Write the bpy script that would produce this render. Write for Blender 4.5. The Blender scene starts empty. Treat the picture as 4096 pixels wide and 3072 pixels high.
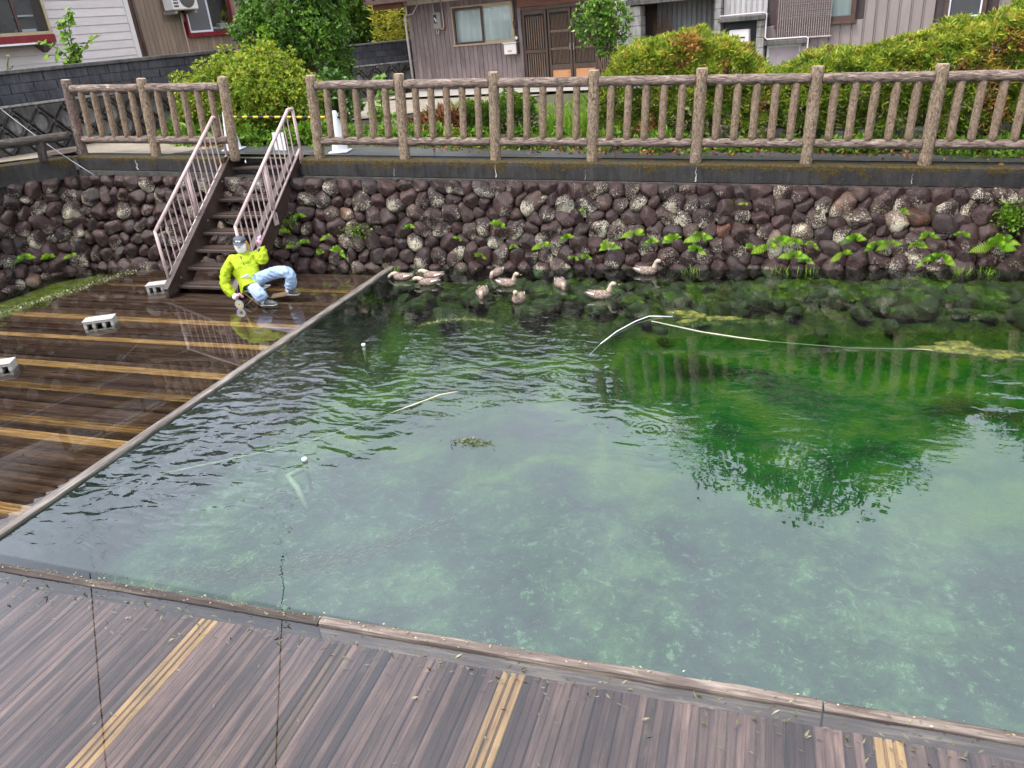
import bpy, math, random
import numpy as np
from mathutils import Vector, Matrix, Euler, noise as mnoise
from math import sin, cos, pi, radians, sqrt, atan2, exp

random.seed(7)
rng = np.random.default_rng(7)
sc = bpy.context.scene
COL = sc.collection

# ------------------------------------------------------------------ camera
CAM_PITCH, CAM_ROLL, CAM_YAW, CAM_F = 0.44609, -0.09231, 0.35889, 26.809
_fw = Vector((-sin(CAM_YAW) * cos(CAM_PITCH), cos(CAM_YAW) * cos(CAM_PITCH), -sin(CAM_PITCH)))
_rt = Vector((cos(CAM_YAW), sin(CAM_YAW), 0))
_up = _rt.cross(_fw)
_r2 = _rt * cos(CAM_ROLL) + _up * sin(CAM_ROLL)
_u2 = _up * cos(CAM_ROLL) - _rt * sin(CAM_ROLL)
cam_data = bpy.data.cameras.new('camera')
cam_data.sensor_width = 36.0
cam_data.lens = CAM_F
cam_data.clip_start = 0.05
cam_data.clip_end = 2000
cam = bpy.data.objects.new('camera', cam_data)
COL.objects.link(cam)
_m = Matrix((_r2, _u2, -_fw)).transposed().to_4x4()
_m.translation = (0, 0, 3.0)
cam.matrix_world = _m
sc.camera = cam

# ------------------------------------------------------------------ sky, sun, exposure
SUN_EL, SUN_AZ = radians(64), radians(-140)
world = bpy.data.worlds.new('World')
sc.world = world
world.use_nodes = True
wt = world.node_tree
wt.nodes.clear()
w_out = wt.nodes.new('ShaderNodeOutputWorld')
w_bg = wt.nodes.new('ShaderNodeBackground')
w_sky = wt.nodes.new('ShaderNodeTexSky')
w_sky.sky_type = 'NISHITA'
w_sky.sun_disc = False
w_sky.sun_elevation = SUN_EL
w_sky.sun_rotation = SUN_AZ
w_sky.air_density = 1.0
w_sky.dust_density = 4.0
w_hs = wt.nodes.new('ShaderNodeHueSaturation')
w_hs.inputs['Saturation'].default_value = 0.42
w_hs.inputs['Value'].default_value = 1.0
wt.links.new(w_sky.outputs[0], w_hs.inputs['Color'])
w_tc = wt.nodes.new('ShaderNodeTexCoord')
w_nz = wt.nodes.new('ShaderNodeTexNoise')
w_nz.inputs['Scale'].default_value = 3.2
w_nz.inputs['Detail'].default_value = 4
wt.links.new(w_tc.outputs['Generated'], w_nz.inputs['Vector'])
w_mr = wt.nodes.new('ShaderNodeMapRange')
w_mr.inputs['From Min'].default_value = 0.3
w_mr.inputs['From Max'].default_value = 0.7
w_mr.inputs['To Min'].default_value = 0.8
w_mr.inputs['To Max'].default_value = 1.2
wt.links.new(w_nz.outputs['Fac'], w_mr.inputs['Value'])
w_mul = wt.nodes.new('ShaderNodeVectorMath')
w_mul.operation = 'SCALE'
w_mix = wt.nodes.new('ShaderNodeMix')
w_mix.data_type = 'RGBA'
w_mix.inputs[0].default_value = 0.7
w_mix.inputs[7].default_value = (6.0, 6.3, 7.1, 1)      # even overcast cloud
wt.links.new(w_hs.outputs[0], w_mix.inputs[6])
wt.links.new(w_mix.outputs[2], w_mul.inputs[0])
wt.links.new(w_mr.outputs[0], w_mul.inputs['Scale'])
wt.links.new(w_mul.outputs[0], w_bg.inputs['Color'])
w_bg.inputs['Strength'].default_value = 0.15
wt.links.new(w_bg.outputs[0], w_out.inputs['Surface'])

sun_d = bpy.data.lights.new('sun', 'SUN')
sun_d.energy = 1.5
sun_d.angle = radians(16)
sun_d.color = (1.0, 0.97, 0.92)
sun = bpy.data.objects.new('sun', sun_d)
COL.objects.link(sun)
_sd = Vector((sin(SUN_AZ) * cos(SUN_EL), cos(SUN_AZ) * cos(SUN_EL), sin(SUN_EL)))
sun.rotation_euler = _sd.to_track_quat('Z', 'Y').to_euler()
sun.location = (0, 0, 30)

sc.view_settings.view_transform = 'Standard'
sc.view_settings.look = 'None'
sc.view_settings.exposure = 1.35
sc.view_settings.gamma = 1.0
sc.cycles.max_bounces = 5
sc.cycles.diffuse_bounces = 2
sc.cycles.glossy_bounces = 3
sc.cycles.use_light_tree = False
sc.cycles.transparent_max_bounces = 12
sc.cycles.use_denoising = True
sc.cycles.use_adaptive_sampling = True
sc.cycles.adaptive_threshold = 0.03
sc.cycles.caustics_reflective = False
sc.cycles.caustics_refractive = False

# ------------------------------------------------------------------ helpers: objects
def tag(o, label=None, cat=None, group=None, kind=None):
    if label: o['label'] = label
    if cat: o['category'] = cat
    if group: o['group'] = group
    if kind: o['kind'] = kind
    return o

def empty(name, loc=(0, 0, 0), rz=0.0, label=None, cat=None, group=None):
    o = bpy.data.objects.new(name, None)
    COL.objects.link(o)
    o.empty_display_size = 0.1
    o.location = loc
    o.rotation_euler = (0, 0, rz)
    return tag(o, label, cat, group)

def link(name, me, parent=None, loc=None, rot=None, scale=None):
    o = bpy.data.objects.new(name, me)
    COL.objects.link(o)
    if parent: o.parent = parent
    if loc is not None: o.location = loc
    if rot is not None: o.rotation_euler = rot
    if scale is not None: o.scale = scale
    return o

def copy_tree(o, parent=None):
    c = o.copy()
    COL.objects.link(c)
    c.parent = parent
    for ch in o.children:
        copy_tree(ch, c)
    return c

def mesh_np(name, V, F, mat=None, smooth=False, tint=None):
    me = bpy.data.meshes.new(name)
    me.from_pydata(np.asarray(V).tolist(), [], [list(map(int, f)) for f in F])
    if mat is not None: me.materials.append(mat)
    if smooth: me.polygons.foreach_set('use_smooth', [True] * len(me.polygons))
    if tint is not None:
        a = me.attributes.new('tint', 'FLOAT', 'POINT')
        a.data.foreach_set('value', np.asarray(tint, np.float32))
    me.update()
    return me

class MB:
    """collects boxes, tubes and patches, then makes one mesh"""
    def __init__(s): s.v, s.f = [], []
    def add(s, V, F):
        b = len(s.v)
        s.v += [tuple(map(float, p)) for p in V]
        s.f += [tuple(i + b for i in q) for q in F]
        return s
    def box(s, x0, x1, y0, y1, z0, z1):
        V = [(x0, y0, z0), (x1, y0, z0), (x1, y1, z0), (x0, y1, z0), (x0, y0, z1), (x1, y0, z1), (x1, y1, z1), (x0, y1, z1)]
        return s.add(V, [(0, 3, 2, 1), (4, 5, 6, 7), (0, 1, 5, 4), (1, 2, 6, 5), (2, 3, 7, 6), (3, 0, 4, 7)])
    def bbox(s, x0, x1, y0, y1, z0, z1, b=0.01):
        """box with chamfered edges"""
        V, idx = [], {}
        xs, ys, zs = (x0, x1), (y0, y1), (z0, z1)
        for i in (0, 1):
            for j in (0, 1):
                for k in (0, 1):
                    for a in range(3):
                        p = [xs[i], ys[j], zs[k]]
                        for c in range(3):
                            if c != a:
                                p[c] += b if (i, j, k)[c] == 0 else -b
                        idx[(i, j, k, a)] = len(V); V.append(p)
        F = []
        def q(*ks): F.append(tuple(idx[k] for k in ks))
        for i in (0, 1):
            L = [(i, 0, 0, 0), (i, 1, 0, 0), (i, 1, 1, 0), (i, 0, 1, 0)]; q(*(L if i else L[::-1]))
            L = [(0, i, 0, 1), (0, i, 1, 1), (1, i, 1, 1), (1, i, 0, 1)]; q(*(L if i else L[::-1]))
            L = [(0, 0, i, 2), (1, 0, i, 2), (1, 1, i, 2), (0, 1, i, 2)]; q(*(L if i else L[::-1]))
        for i in (0, 1):
            for j in (0, 1):
                q((i, j, 0, 0), (i, j, 1, 0), (i, j, 1, 1), (i, j, 0, 1))
                q((i, 0, j, 0), (i, 1, j, 0), (i, 1, j, 2), (i, 0, j, 2))
                q((0, i, j, 1), (1, i, j, 1), (1, i, j, 2), (0, i, j, 2))
                for k in (0, 1): q((i, j, k, 0), (i, j, k, 1), (i, j, k, 2))
        return s.add(V, F)
    def tube(s, pts, rad, n=10, cap=True):
        pts = [Vector(p) for p in pts]
        if not hasattr(rad, '__len__'): rad = [rad] * len(pts)
        V, F = [], []
        ref = None
        for i, p in enumerate(pts):
            d = (pts[min(i + 1, len(pts) - 1)] - pts[max(i - 1, 0)]).normalized()
            if ref is None:
                ref = d.orthogonal().normalized()
            ref = (ref - d * ref.dot(d)).normalized()
            bi = d.cross(ref)
            for k in range(n):
                a = 2 * pi * k / n
                V.append(p + (ref * cos(a) + bi * sin(a)) * rad[i])
        for i in range(len(pts) - 1):
            for k in range(n):
                k2 = (k + 1) % n
                F.append((i * n + k, i * n + k2, (i + 1) * n + k2, (i + 1) * n + k))
        if cap:
            F.append(tuple(range(n - 1, -1, -1)))
            F.append(tuple((len(pts) - 1) * n + k for k in range(n)))
        return s.add(V, F)
    def lathe(s, prof, n=16, c=(0, 0, 0)):
        V, F = [], []
        for r, z in prof:
            for k in range(n):
                a = 2 * pi * k / n
                V.append((c[0] + r * cos(a), c[1] + r * sin(a), c[2] + z))
        for i in range(len(prof) - 1):
            for k in range(n):
                k2 = (k + 1) % n
                F.append((i * n + k, i * n + k2, (i + 1) * n + k2, (i + 1) * n + k))
        F.append(tuple(range(n - 1, -1, -1)))
        F.append(tuple((len(prof) - 1) * n + k for k in range(n)))
        return s.add(V, F)
    def mesh(s, name, mat=None, smooth=False):
        return mesh_np(name, s.v, s.f, mat, smooth)
    def build(s, name, mat=None, parent=None, smooth=False, loc=None, rot=None):
        return link(name, s.mesh(name, mat, smooth), parent, loc, rot)

def smooth_by_angle(o, ang=35):
    me = o.data
    me.polygons.foreach_set('use_smooth', [True] * len(me.polygons))
    try:
        me.set_sharp_from_angle(angle=radians(ang))
    except Exception:
        pass
    return o

# ------------------------------------------------------------------ helpers: materials
def nd(nt, typ, ins=None, **at):
    n = nt.nodes.new(typ)
    for k, v in at.items(): setattr(n, k, v)
    for k, v in (ins or {}).items():
        s = n.inputs[k]
        if isinstance(v, bpy.types.NodeSocket): nt.links.new(v, s)
        elif hasattr(s, 'default_value'):
            if hasattr(v, '__len__') and len(v) == 3 and s.type == 'RGBA': v = (*v, 1)
            s.default_value = v
    return n

class Mat:
    def __init__(s, name):
        s.m = bpy.data.materials.new(name)
        s.m.use_nodes = True
        s.nt = s.m.node_tree
        s.nt.nodes.clear()
        s.out = s.nt.nodes.new('ShaderNodeOutputMaterial')
    def n(s, typ, ins=None, **at): return nd(s.nt, typ, ins, **at)
    def co(s, which='Object', scale=None, rot=None, loc=None):
        c = s.n('ShaderNodeTexCoord').outputs[which]
        if scale or rot or loc:
            c = s.n('ShaderNodeMapping', {'Vector': c, 'Scale': scale or (1, 1, 1), 'Rotation': rot or (0, 0, 0), 'Location': loc or (0, 0, 0)}).outputs[0]
        return c
    def noise(s, vec, scale, detail=4, rough=0.55, dist=0.0, w=None):
        n = s.n('ShaderNodeTexNoise', {'Vector': vec, 'Scale': scale, 'Detail': detail, 'Roughness': rough, 'Distortion': dist})
        if w is not None:
            n.noise_dimensions = '4D'
            if isinstance(w, bpy.types.NodeSocket): s.nt.links.new(w, n.inputs['W'])
            else: n.inputs['W'].default_value = w
        return n.outputs['Fac']
    def vor(s, vec, scale, feature='F1', rnd=1.0, out='Distance'):
        return s.n('ShaderNodeTexVoronoi', {'Vector': vec, 'Scale': scale, 'Randomness': rnd}, feature=feature).outputs[out]
    def ramp(s, fac, stops, interp='LINEAR'):
        r = s.n('ShaderNodeValToRGB', {'Fac': fac})
        r.color_ramp.interpolation = interp
        el = r.color_ramp.elements
        while len(el) < len(stops): el.new(0.5)
        for e, (p, c) in zip(el, stops):
            e.position = p
            e.color = (c, c, c, 1) if not hasattr(c, '__len__') else (*c, 1)
        return r.outputs['Color']
    def mix(s, fac, a, b, blend='MIX'):
        n = s.n('ShaderNodeMix', None, data_type='RGBA', blend_type=blend)
        for i, v in ((0, fac), (6, a), (7, b)):
            k = n.inputs[i]
            if isinstance(v, bpy.types.NodeSocket): s.nt.links.new(v, k)
            else: k.default_value = v if not hasattr(v, '__len__') else (*v, 1)[:4]
        return n.outputs[2]
    def math(s, op, a, b=0.0, c=None, clamp=False):
        n = s.n('ShaderNodeMath', {0: a, 1: b}, operation=op, use_clamp=clamp)
        if c is not None:
            if isinstance(c, bpy.types.NodeSocket): s.nt.links.new(c, n.inputs[2])
            else: n.inputs[2].default_value = c
        return n.outputs[0]
    def mr(s, v, a, b, c=0.0, d=1.0):
        return s.n('ShaderNodeMapRange', {'Value': v, 'From Min': a, 'From Max': b, 'To Min': c, 'To Max': d}, interpolation_type='SMOOTHSTEP').outputs[0]
    def sep(s, vec): return s.n('ShaderNodeSeparateXYZ', {0: vec}).outputs
    def rnd(s): return s.n('ShaderNodeObjectInfo').outputs['Random']
    def bump(s, h, strength=0.5, dist=0.01, nrm=None):
        ins = {'Height': h, 'Strength': strength, 'Distance': dist}
        if nrm is not None: ins['Normal'] = nrm
        return s.n('ShaderNodeBump', ins).outputs[0]
    def pbr(s, col, rough=0.7, nrm=None, metal=0.0, spec=0.5, **kw):
        ins = {'Base Color': col, 'Roughness': rough, 'Metallic': metal, 'Specular IOR Level': spec}
        if nrm is not None: ins['Normal'] = nrm
        ins.update(kw)
        b = s.n('ShaderNodeBsdfPrincipled', ins)
        s.nt.links.new(b.outputs[0], s.out.inputs[0])
        return s.m
    def surf(s, sh):
        s.nt.links.new(sh, s.out.inputs[0])
        return s.m

def simple(name, c1, c2, scale=6.0, rough=0.65, bump=0.3, dist=0.005, stretch=None, spec=0.4, detail=5, metal=0.0):
    """two-tone mottled surface with fine relief"""
    m = Mat(name)
    v = m.co('Object', scale=stretch)
    a = m.noise(v, scale, detail, 0.6, w=m.math('MULTIPLY', m.rnd(), 37.0))
    b = m.noise(v, scale * 7, 3, 0.6)
    f = m.math('ADD', m.math('MULTIPLY', a, 0.7), m.math('MULTIPLY', b, 0.3))
    col = m.ramp(f, [(0.32, c1), (0.68, c2)])
    return m.pbr(col, rough, m.bump(b, bump, dist), metal=metal, spec=spec)

def leaf_mat(name, stops, rough=0.5, trans=0.3, spec=0.35):
    m = Mat(name)
    t = m.n('ShaderNodeAttribute', None, attribute_name='tint').outputs['Fac']
    col = m.ramp(t, stops)
    p = m.n('ShaderNodeBsdfPrincipled', {'Base Color': col, 'Roughness': rough, 'Specular IOR Level': spec})
    tr = m.n('ShaderNodeBsdfTranslucent', {'Color': col})
    mx = m.n('ShaderNodeMixShader', {0: trans, 1: p.outputs[0], 2: tr.outputs[0]})
    return m.surf(mx.outputs[0])

# ------------------------------------------------------------------ materials
def make_stone():
    m = Mat('river_stone')
    r = m.rnd()
    v = m.co('Object')
    w = m.math('MULTIPLY', r, 91.0)
    base = m.ramp(r, [(0.0, (0.050, 0.028, 0.028)), (0.16, (0.085, 0.050, 0.048)), (0.3, (0.040, 0.030, 0.031)), (0.45, (0.105, 0.064, 0.062)),
                      (0.6, (0.060, 0.036, 0.033)), (0.74, (0.12, 0.085, 0.072)), (0.86, (0.062, 0.050, 0.050)), (0.955, (0.075, 0.046, 0.045)),
                      (0.965, (0.16, 0.075, 0.04)), (0.982, (0.36, 0.29, 0.24)), (0.988, (0.06, 0.05, 0.05))])
    base = m.mix(1.0, base, (0.68, 0.58, 0.54), 'MULTIPLY')
    n1 = m.noise(v, 9.0, 5, 0.6, w=w)
    n2 = m.noise(v, 75.0, 4, 0.7, w=w)
    n3 = m.noise(v, 5.0, 3, 0.5, w=m.math('ADD', w, 7.0))
    col = m.mix(m.mr(n1, 0.3, 0.75), m.mix(0.7, base, (0.010, 0.008, 0.009), 'MIX'), base)
    col = m.mix(m.mr(n2, 0.5, 0.72, 0, 0.5), col, (0.19, 0.14, 0.12))
    # pale lichen crust
    amt = m.mr(m.math('FRACT', m.math('MULTIPLY', r, 17.3)), 0.15, 1.0, 0.70, 0.60)
    z = m.sep(v)[2]
    lich = m.math('SUBTRACT', m.math('ADD', m.math('MULTIPLY', n2, 0.75), m.math('MULTIPLY', n3, 0.5)), m.math('ADD', amt, 0.045))
    lich = m.math('SUBTRACT', lich, m.math('MULTIPLY', z, 0.5))
    lf = m.mr(lich, 0.0, 0.05)
    col = m.mix(m.math('MULTIPLY', lf, 0.85), col, m.ramp(n1, [(0.3, (0.60, 0.54, 0.44)), (0.7, (0.40, 0.38, 0.25))]))
    moss = m.mr(m.noise(v, 6.0, 3, 0.5, w=m.math('ADD', w, 19.0)), 0.66, 0.76, 0, 0.8)
    col = m.mix(moss, col, (0.055, 0.062, 0.012))
    rough = m.math('ADD', m.math('MULTIPLY', lf, 0.4), 0.3)
    h = m.math('ADD', m.math('MULTIPLY', n1, 0.6), m.math('MULTIPLY', n2, 0.4))
    return m.pbr(col, rough, m.bump(h, 0.9, 0.025), spec=0.22)

def make_mossy_concrete(name, c1=(0.009, 0.008, 0.008), c2=(0.052, 0.048, 0.045), moss_z=None, moss_amt=0.5, scale=3.0):
    m = Mat(name)
    v = m.co('Object')
    a = m.noise(v, scale, 6, 0.65)
    b = m.noise(v, 60, 3, 0.7)
    c = m.noise(m.co('Object', scale=(7, 7, 1.0)), 3.0, 5, 0.65)
    col = m.ramp(m.math('ADD', m.math('MULTIPLY', a, 0.45), m.math('MULTIPLY', c, 0.55)), [(0.34, c1), (0.66, c2)])
    col = m.mix(m.mr(b, 0.6, 0.72, 0, 0.5), col, (0.13, 0.12, 0.105))
    col = m.mix(m.mr(b, 0.42, 0.3, 0, 0.7), col, (0.012, 0.012, 0.012))
    if moss_z is not None:
        vz = m.n('ShaderNodeAttribute', None, attribute_name='tint').outputs['Fac']
        mm = m.math('ADD', m.math('MULTIPLY', vz, 1.1), m.math('MULTIPLY', m.math('SUBTRACT', m.noise(v, 3.3, 7, 0.75), 0.5), 4.2))
        mf = m.mr(mm, moss_amt + 0.2, moss_amt + 0.36, 0, 0.92)
        mc = m.ramp(m.noise(v, 30, 3, 0.6), [(0.3, (0.014, 0.013, 0.003)), (0.5, (0.05, 0.032, 0.005)), (0.72, (0.085, 0.06, 0.012))])
        col = m.mix(mf, col, mc)
    return m.pbr(col, 0.75, m.bump(m.math('ADD', b, a), 0.6, 0.012), spec=0.3)

def make_bark(name, c0, c1, c2, vert=True):
    m = Mat(name)
    w = m.math('MULTIPLY', m.rnd(), 53.0)
    v = m.co('Object', scale=(1, 1, 0.55 if vert else 0.2))
    n = m.noise(v, 44 if vert else 40, 5, 0.7, 0.9, w=w)
    big = m.noise(m.co('Object'), 3.0, 3, 0.6, w=w)
    col = m.ramp(n, [(0.34, c0), (0.5, c1), (0.68, c2)])
    col = m.mix(m.mr(big, 0.35, 0.7, 0, 0.5), col, m.mix(0.5, col, (0.10, 0.085, 0.06)))
    return m.pbr(col, 0.78, m.bump(n, 1.0, 0.03), spec=0.25)

def make_plank(name, stops, yellow=False, wet=0.35):
    m = Mat(name)
    r = m.rnd()
    w = m.math('MULTIPLY', r, 71.0)
    v = m.co('Object', scale=(1, 0.06, 1))
    g = m.noise(v, 55, 5, 0.65, 0.3, w=w)
    g2 = m.noise(m.co('Object', scale=(1, 0.12, 1)), 22, 4, 0.6, w=w)
    bl = m.noise(m.co('Object'), 2.6, 4, 0.6, w=w)
    col = m.ramp(m.math('ADD', m.math('MULTIPLY', g, 0.5), m.math('MULTIPLY', g2, 0.5)), stops)
    strip_id = m.math('FLOOR', m.math('MULTIPLY', m.sep(m.co('Object'))[0], 24.79))
    wn = m.n('ShaderNodeTexWhiteNoise', {'W': m.math('ADD', m.math('MULTIPLY', strip_id, 1.37), w)}, noise_dimensions='1D').outputs['Value']
    br = m.math('MULTIPLY', m.mr(wn, 0, 1, 0.55, 1.5), m.mr(r, 0, 1, 0.75, 1.25))
    if yellow: br = m.mr(wn, 0, 1, 0.8, 1.1)
    col = m.mix(1.0, col, m.n('ShaderNodeCombineColor', {0: br, 1: br, 2: br}).outputs[0], 'MULTIPLY')
    col = m.mix(m.mr(bl, 0.55, 0.75, 0, 0.55), col, (0.035, 0.03, 0.022))
    if not yellow:
        ww = m.noise(m.co('Object', scale=(1, 0.35, 1)), 5.5, 5, 0.7, w=m.math('ADD', w, 4.0))
        col = m.mix(m.mr(ww, 0.56, 0.7, 0, 0.55), col, (0.20, 0.135, 0.10))
    return m.pbr(col, wet, m.bump(g, 0.6, 0.005), spec=0.2)

M = {}
M['stone'] = make_stone()
M['coping'] = make_mossy_concrete('coping_concrete', moss_z=1, moss_amt=0.42)
M['dark_concrete'] = make_mossy_concrete('weathered_concrete', (0.02, 0.02, 0.02), (0.16, 0.15, 0.14), scale=2.0)
M['joint'] = simple('wall_mortar', (0.008, 0.007, 0.006), (0.035, 0.032, 0.024), 14, 0.9, 0.6, 0.02)
M['ledge'] = make_mossy_concrete('rough_ledge_concrete', (0.02, 0.019, 0.018), (0.09, 0.085, 0.075), scale=9)
M['post'] = make_bark('fence_post_concrete', (0.05, 0.033, 0.021), (0.28, 0.20, 0.135), (0.54, 0.42, 0.31))
M['post_peel'] = make_bark('peeling_fence_post', (0.075, 0.045, 0.036), (0.17, 0.11, 0.09), (0.44, 0.38, 0.33))
M['post_top'] = simple('post_top_concrete', (0.28, 0.20, 0.14), (0.42, 0.33, 0.25), 30, 0.85)
M['rail'] = make_bark('fence_rail_concrete', (0.020, 0.013, 0.010), (0.20, 0.145, 0.118), (0.46, 0.36, 0.305), False)
M['baluster'] = make_bark('fence_baluster_concrete', (0.09, 0.06, 0.038), (0.28, 0.195, 0.13), (0.45, 0.34, 0.245))
M['low_rail'] = make_bark('dark_log_concrete', (0.022, 0.018, 0.016), (0.07, 0.057, 0.05), (0.15, 0.125, 0.11), False)
M['asphalt'] = simple('wet_asphalt', (0.045, 0.045, 0.047), (0.115, 0.112, 0.11), 45, 0.42, 0.6, 0.006)
M['street'] = simple('pale_concrete_street', (0.20, 0.165, 0.125), (0.34, 0.29, 0.225), 2.5, 0.7, 0.3, 0.004)
M['soil'] = simple('garden_soil', (0.05, 0.036, 0.024), (0.14, 0.105, 0.07), 6, 0.9, 0.8, 0.03)
M['apron'] = simple('house_apron_concrete', (0.25, 0.23, 0.20), (0.40, 0.37, 0.33), 3, 0.8)
M['earth'] = simple('bank_earth', (0.045, 0.055, 0.02), (0.10, 0.085, 0.05), 1.2, 0.9, 0.6, 0.04)
M['plank'] = make_plank('wet_deck_wood', [(0.3, (0.020, 0.011, 0.008)), (0.5, (0.052, 0.031, 0.023)), (0.7, (0.105, 0.068, 0.05))])
M['plank_pale'] = make_plank('worn_pale_deck_wood', [(0.30, (0.032, 0.020, 0.020)), (0.5, (0.095, 0.060, 0.056)), (0.7, (0.21, 0.14, 0.122))])
M['plank_yellow'] = make_plank('yellow_painted_deck_wood', [(0.33, (0.10, 0.062, 0.034)), (0.46, (0.36, 0.22, 0.095)), (0.66, (0.60, 0.40, 0.19))], True)
M['plank_old_yellow'] = make_plank('worn_yellow_deck_wood', [(0.35, (0.06, 0.036, 0.02)), (0.5, (0.18, 0.105, 0.045)), (0.7, (0.40, 0.25, 0.09))], True)
M['timber'] = make_plank('grey_edge_timber', [(0.3, (0.035, 0.03, 0.026)), (0.5, (0.10, 0.085, 0.075)), (0.68, (0.22, 0.20, 0.175))], wet=0.6)
M['timber_dark'] = make_plank('dark_edge_timber', [(0.3, (0.03, 0.022, 0.02)), (0.5, (0.09, 0.07, 0.06)), (0.68, (0.26, 0.22, 0.18))], wet=0.6)
M['stair'] = simple('dark_stair_wood', (0.022, 0.014, 0.011), (0.075, 0.05, 0.04), 5, 0.45, 0.4, 0.004, stretch=(1, 1, 1))
M['stair_line'] = simple('tread_groove', (0.012, 0.01, 0.01), (0.03, 0.026, 0.025), 20, 0.4)
M['tread'] = simple('tread_wood', (0.03, 0.019, 0.015), (0.10, 0.07, 0.058), 9, 0.35, 0.4, 0.004, stretch=(0.2, 1, 1))
M['railpaint'] = simple('dusty_pink_paint', (0.40, 0.285, 0.27), (0.55, 0.43, 0.41), 25, 0.45, 0.2, 0.002)
M['block'] = simple('concrete_block', (0.30, 0.28, 0.25), (0.50, 0.48, 0.44), 14, 0.9, 0.6, 0.006)
M['white'] = simple('white_plastic', (0.74, 0.76, 0.80), (0.86, 0.87, 0.9), 8, 0.5, 0.1, 0.002)
M['paper'] = simple('white_paper', (0.78, 0.79, 0.80), (0.86, 0.86, 0.86), 5, 0.7, 0.05)
M['lime'] = simple('lime_deposit', (0.22, 0.21, 0.19), (0.62, 0.6, 0.56), 40, 0.9)
M['black'] = simple('black_paint', (0.012, 0.014, 0.02), (0.03, 0.03, 0.04), 20, 0.4, 0.1)
M['yellow'] = simple('yellow_paint', (0.62, 0.36, 0.02), (0.78, 0.5, 0.04), 20, 0.4, 0.1)
M['iron'] = simple('rusty_iron', (0.04, 0.03, 0.028), (0.12, 0.08, 0.065), 20, 0.7)
M['wire'] = simple('galvanised_wire', (0.25, 0.25, 0.26), (0.45, 0.45, 0.47), 30, 0.5)
M['cable'] = simple('black_cable', (0.008, 0.008, 0.008), (0.015, 0.015, 0.015), 30, 0.6)
# houses
M['mauve'] = simple('mauve_steel_siding', (0.10, 0.075, 0.076), (0.27, 0.21, 0.205), 1.6, 0.5, 0.15, 0.002, stretch=(1.4, 1, 0.5))
M['mauve_dark'] = simple('dark_mauve_brown', (0.05, 0.035, 0.035), (0.08, 0.06, 0.06), 10, 0.7)  # plain dark colour of the backing that shows in the siding joints
M['greymauve'] = simple('grey_mauve_ribbed_steel', (0.20, 0.165, 0.155), (0.275, 0.23, 0.215), 1.2, 0.5, 0.1, 0.002, stretch=(1, 1, 0.3))
M['palerib'] = simple('pale_grey_ribbed_steel', (0.36, 0.34, 0.34), (0.50, 0.47, 0.46), 1.4, 0.5, 0.1, 0.002, stretch=(1, 1, 0.3))
M['greyrib'] = simple('grey_ribbed_steel', (0.18, 0.18, 0.19), (0.33, 0.33, 0.345), 1.4, 0.5, 0.1, 0.002, stretch=(1, 1, 0.3))
M['tan'] = simple('tan_steel_siding', (0.16, 0.115, 0.085), (0.34, 0.25, 0.185), 1.1, 0.55, 0.15, 0.002, stretch=(1.6, 1, 0.35))
M['white_siding'] = simple('white_siding', (0.55, 0.49, 0.475), (0.70, 0.64, 0.62), 1.2, 0.6, 0.1, 0.002, stretch=(0.6, 1, 2))
M['trim_white'] = simple('pale_trim', (0.62, 0.58, 0.56), (0.74, 0.7, 0.68), 6, 0.6)
M['brown_trim'] = simple('brown_trim', (0.05, 0.026, 0.02), (0.10, 0.058, 0.045), 8, 0.5)
M['red_trim'] = simple('dark_red_trim', (0.14, 0.012, 0.018), (0.25, 0.03, 0.035), 6, 0.4)
M['lintel'] = simple('reddish_brown_board', (0.11, 0.042, 0.026), (0.19, 0.078, 0.05), 5, 0.5, stretch=(0.3, 1, 2))
M['door'] = simple('dark_door_frame', (0.06, 0.038, 0.028), (0.115, 0.076, 0.058), 7, 0.45, stretch=(1, 1, 0.3))
M['slat'] = simple('brown_door_slat', (0.085, 0.055, 0.038), (0.19, 0.125, 0.085), 9, 0.5, stretch=(1, 1, 0.3))
M['kick'] = simple('orange_wicker_panel', (0.42, 0.19, 0.075), (0.60, 0.32, 0.16), 40, 0.6, 0.6, 0.006)
M['alu'] = simple('beige_window_frame', (0.34, 0.27, 0.16), (0.46, 0.38, 0.25), 10, 0.4)
M['sash_white'] = simple('white_window_sash', (0.66, 0.67, 0.70), (0.78, 0.79, 0.82), 10, 0.4)
M['curtain'] = simple('pale_curtain', (0.62, 0.70, 0.66), (0.80, 0.86, 0.83), 4, 0.9, 0.1, stretch=(4, 1, 0.4))
M['room'] = simple('dim_room', (0.035, 0.038, 0.042), (0.10, 0.10, 0.105), 1.5, 0.8)
M['screen'] = simple('dark_insect_screen', (0.045, 0.047, 0.05), (0.07, 0.072, 0.075), 200, 0.8)
M['pipe_pale'] = simple('pale_drain_pipe', (0.50, 0.43, 0.44), (0.62, 0.55, 0.56), 8, 0.5)
M['pipe_pink'] = simple('salmon_pipe', (0.45, 0.22, 0.18), (0.58, 0.32, 0.27), 8, 0.5)
M['meter'] = simple('grey_meter_case', (0.20, 0.19, 0.165), (0.30, 0.285, 0.25), 14, 0.5)
M['roof_tile'] = simple('brown_roof_tile', (0.05, 0.03, 0.026), (0.12, 0.075, 0.06), 5, 0.45)
M['old_block'] = make_mossy_concrete('old_block_concrete', (0.10, 0.095, 0.09), (0.40, 0.38, 0.35), scale=3)
M['wall_block'] = make_mossy_concrete('blackened_wall_block', (0.007, 0.008, 0.011), (0.10, 0.10, 0.115), scale=1.9)
M['wall_diamond'] = make_mossy_concrete('blackened_diamond_block', (0.006, 0.006, 0.006), (0.10, 0.092, 0.085), scale=2.6)
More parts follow.
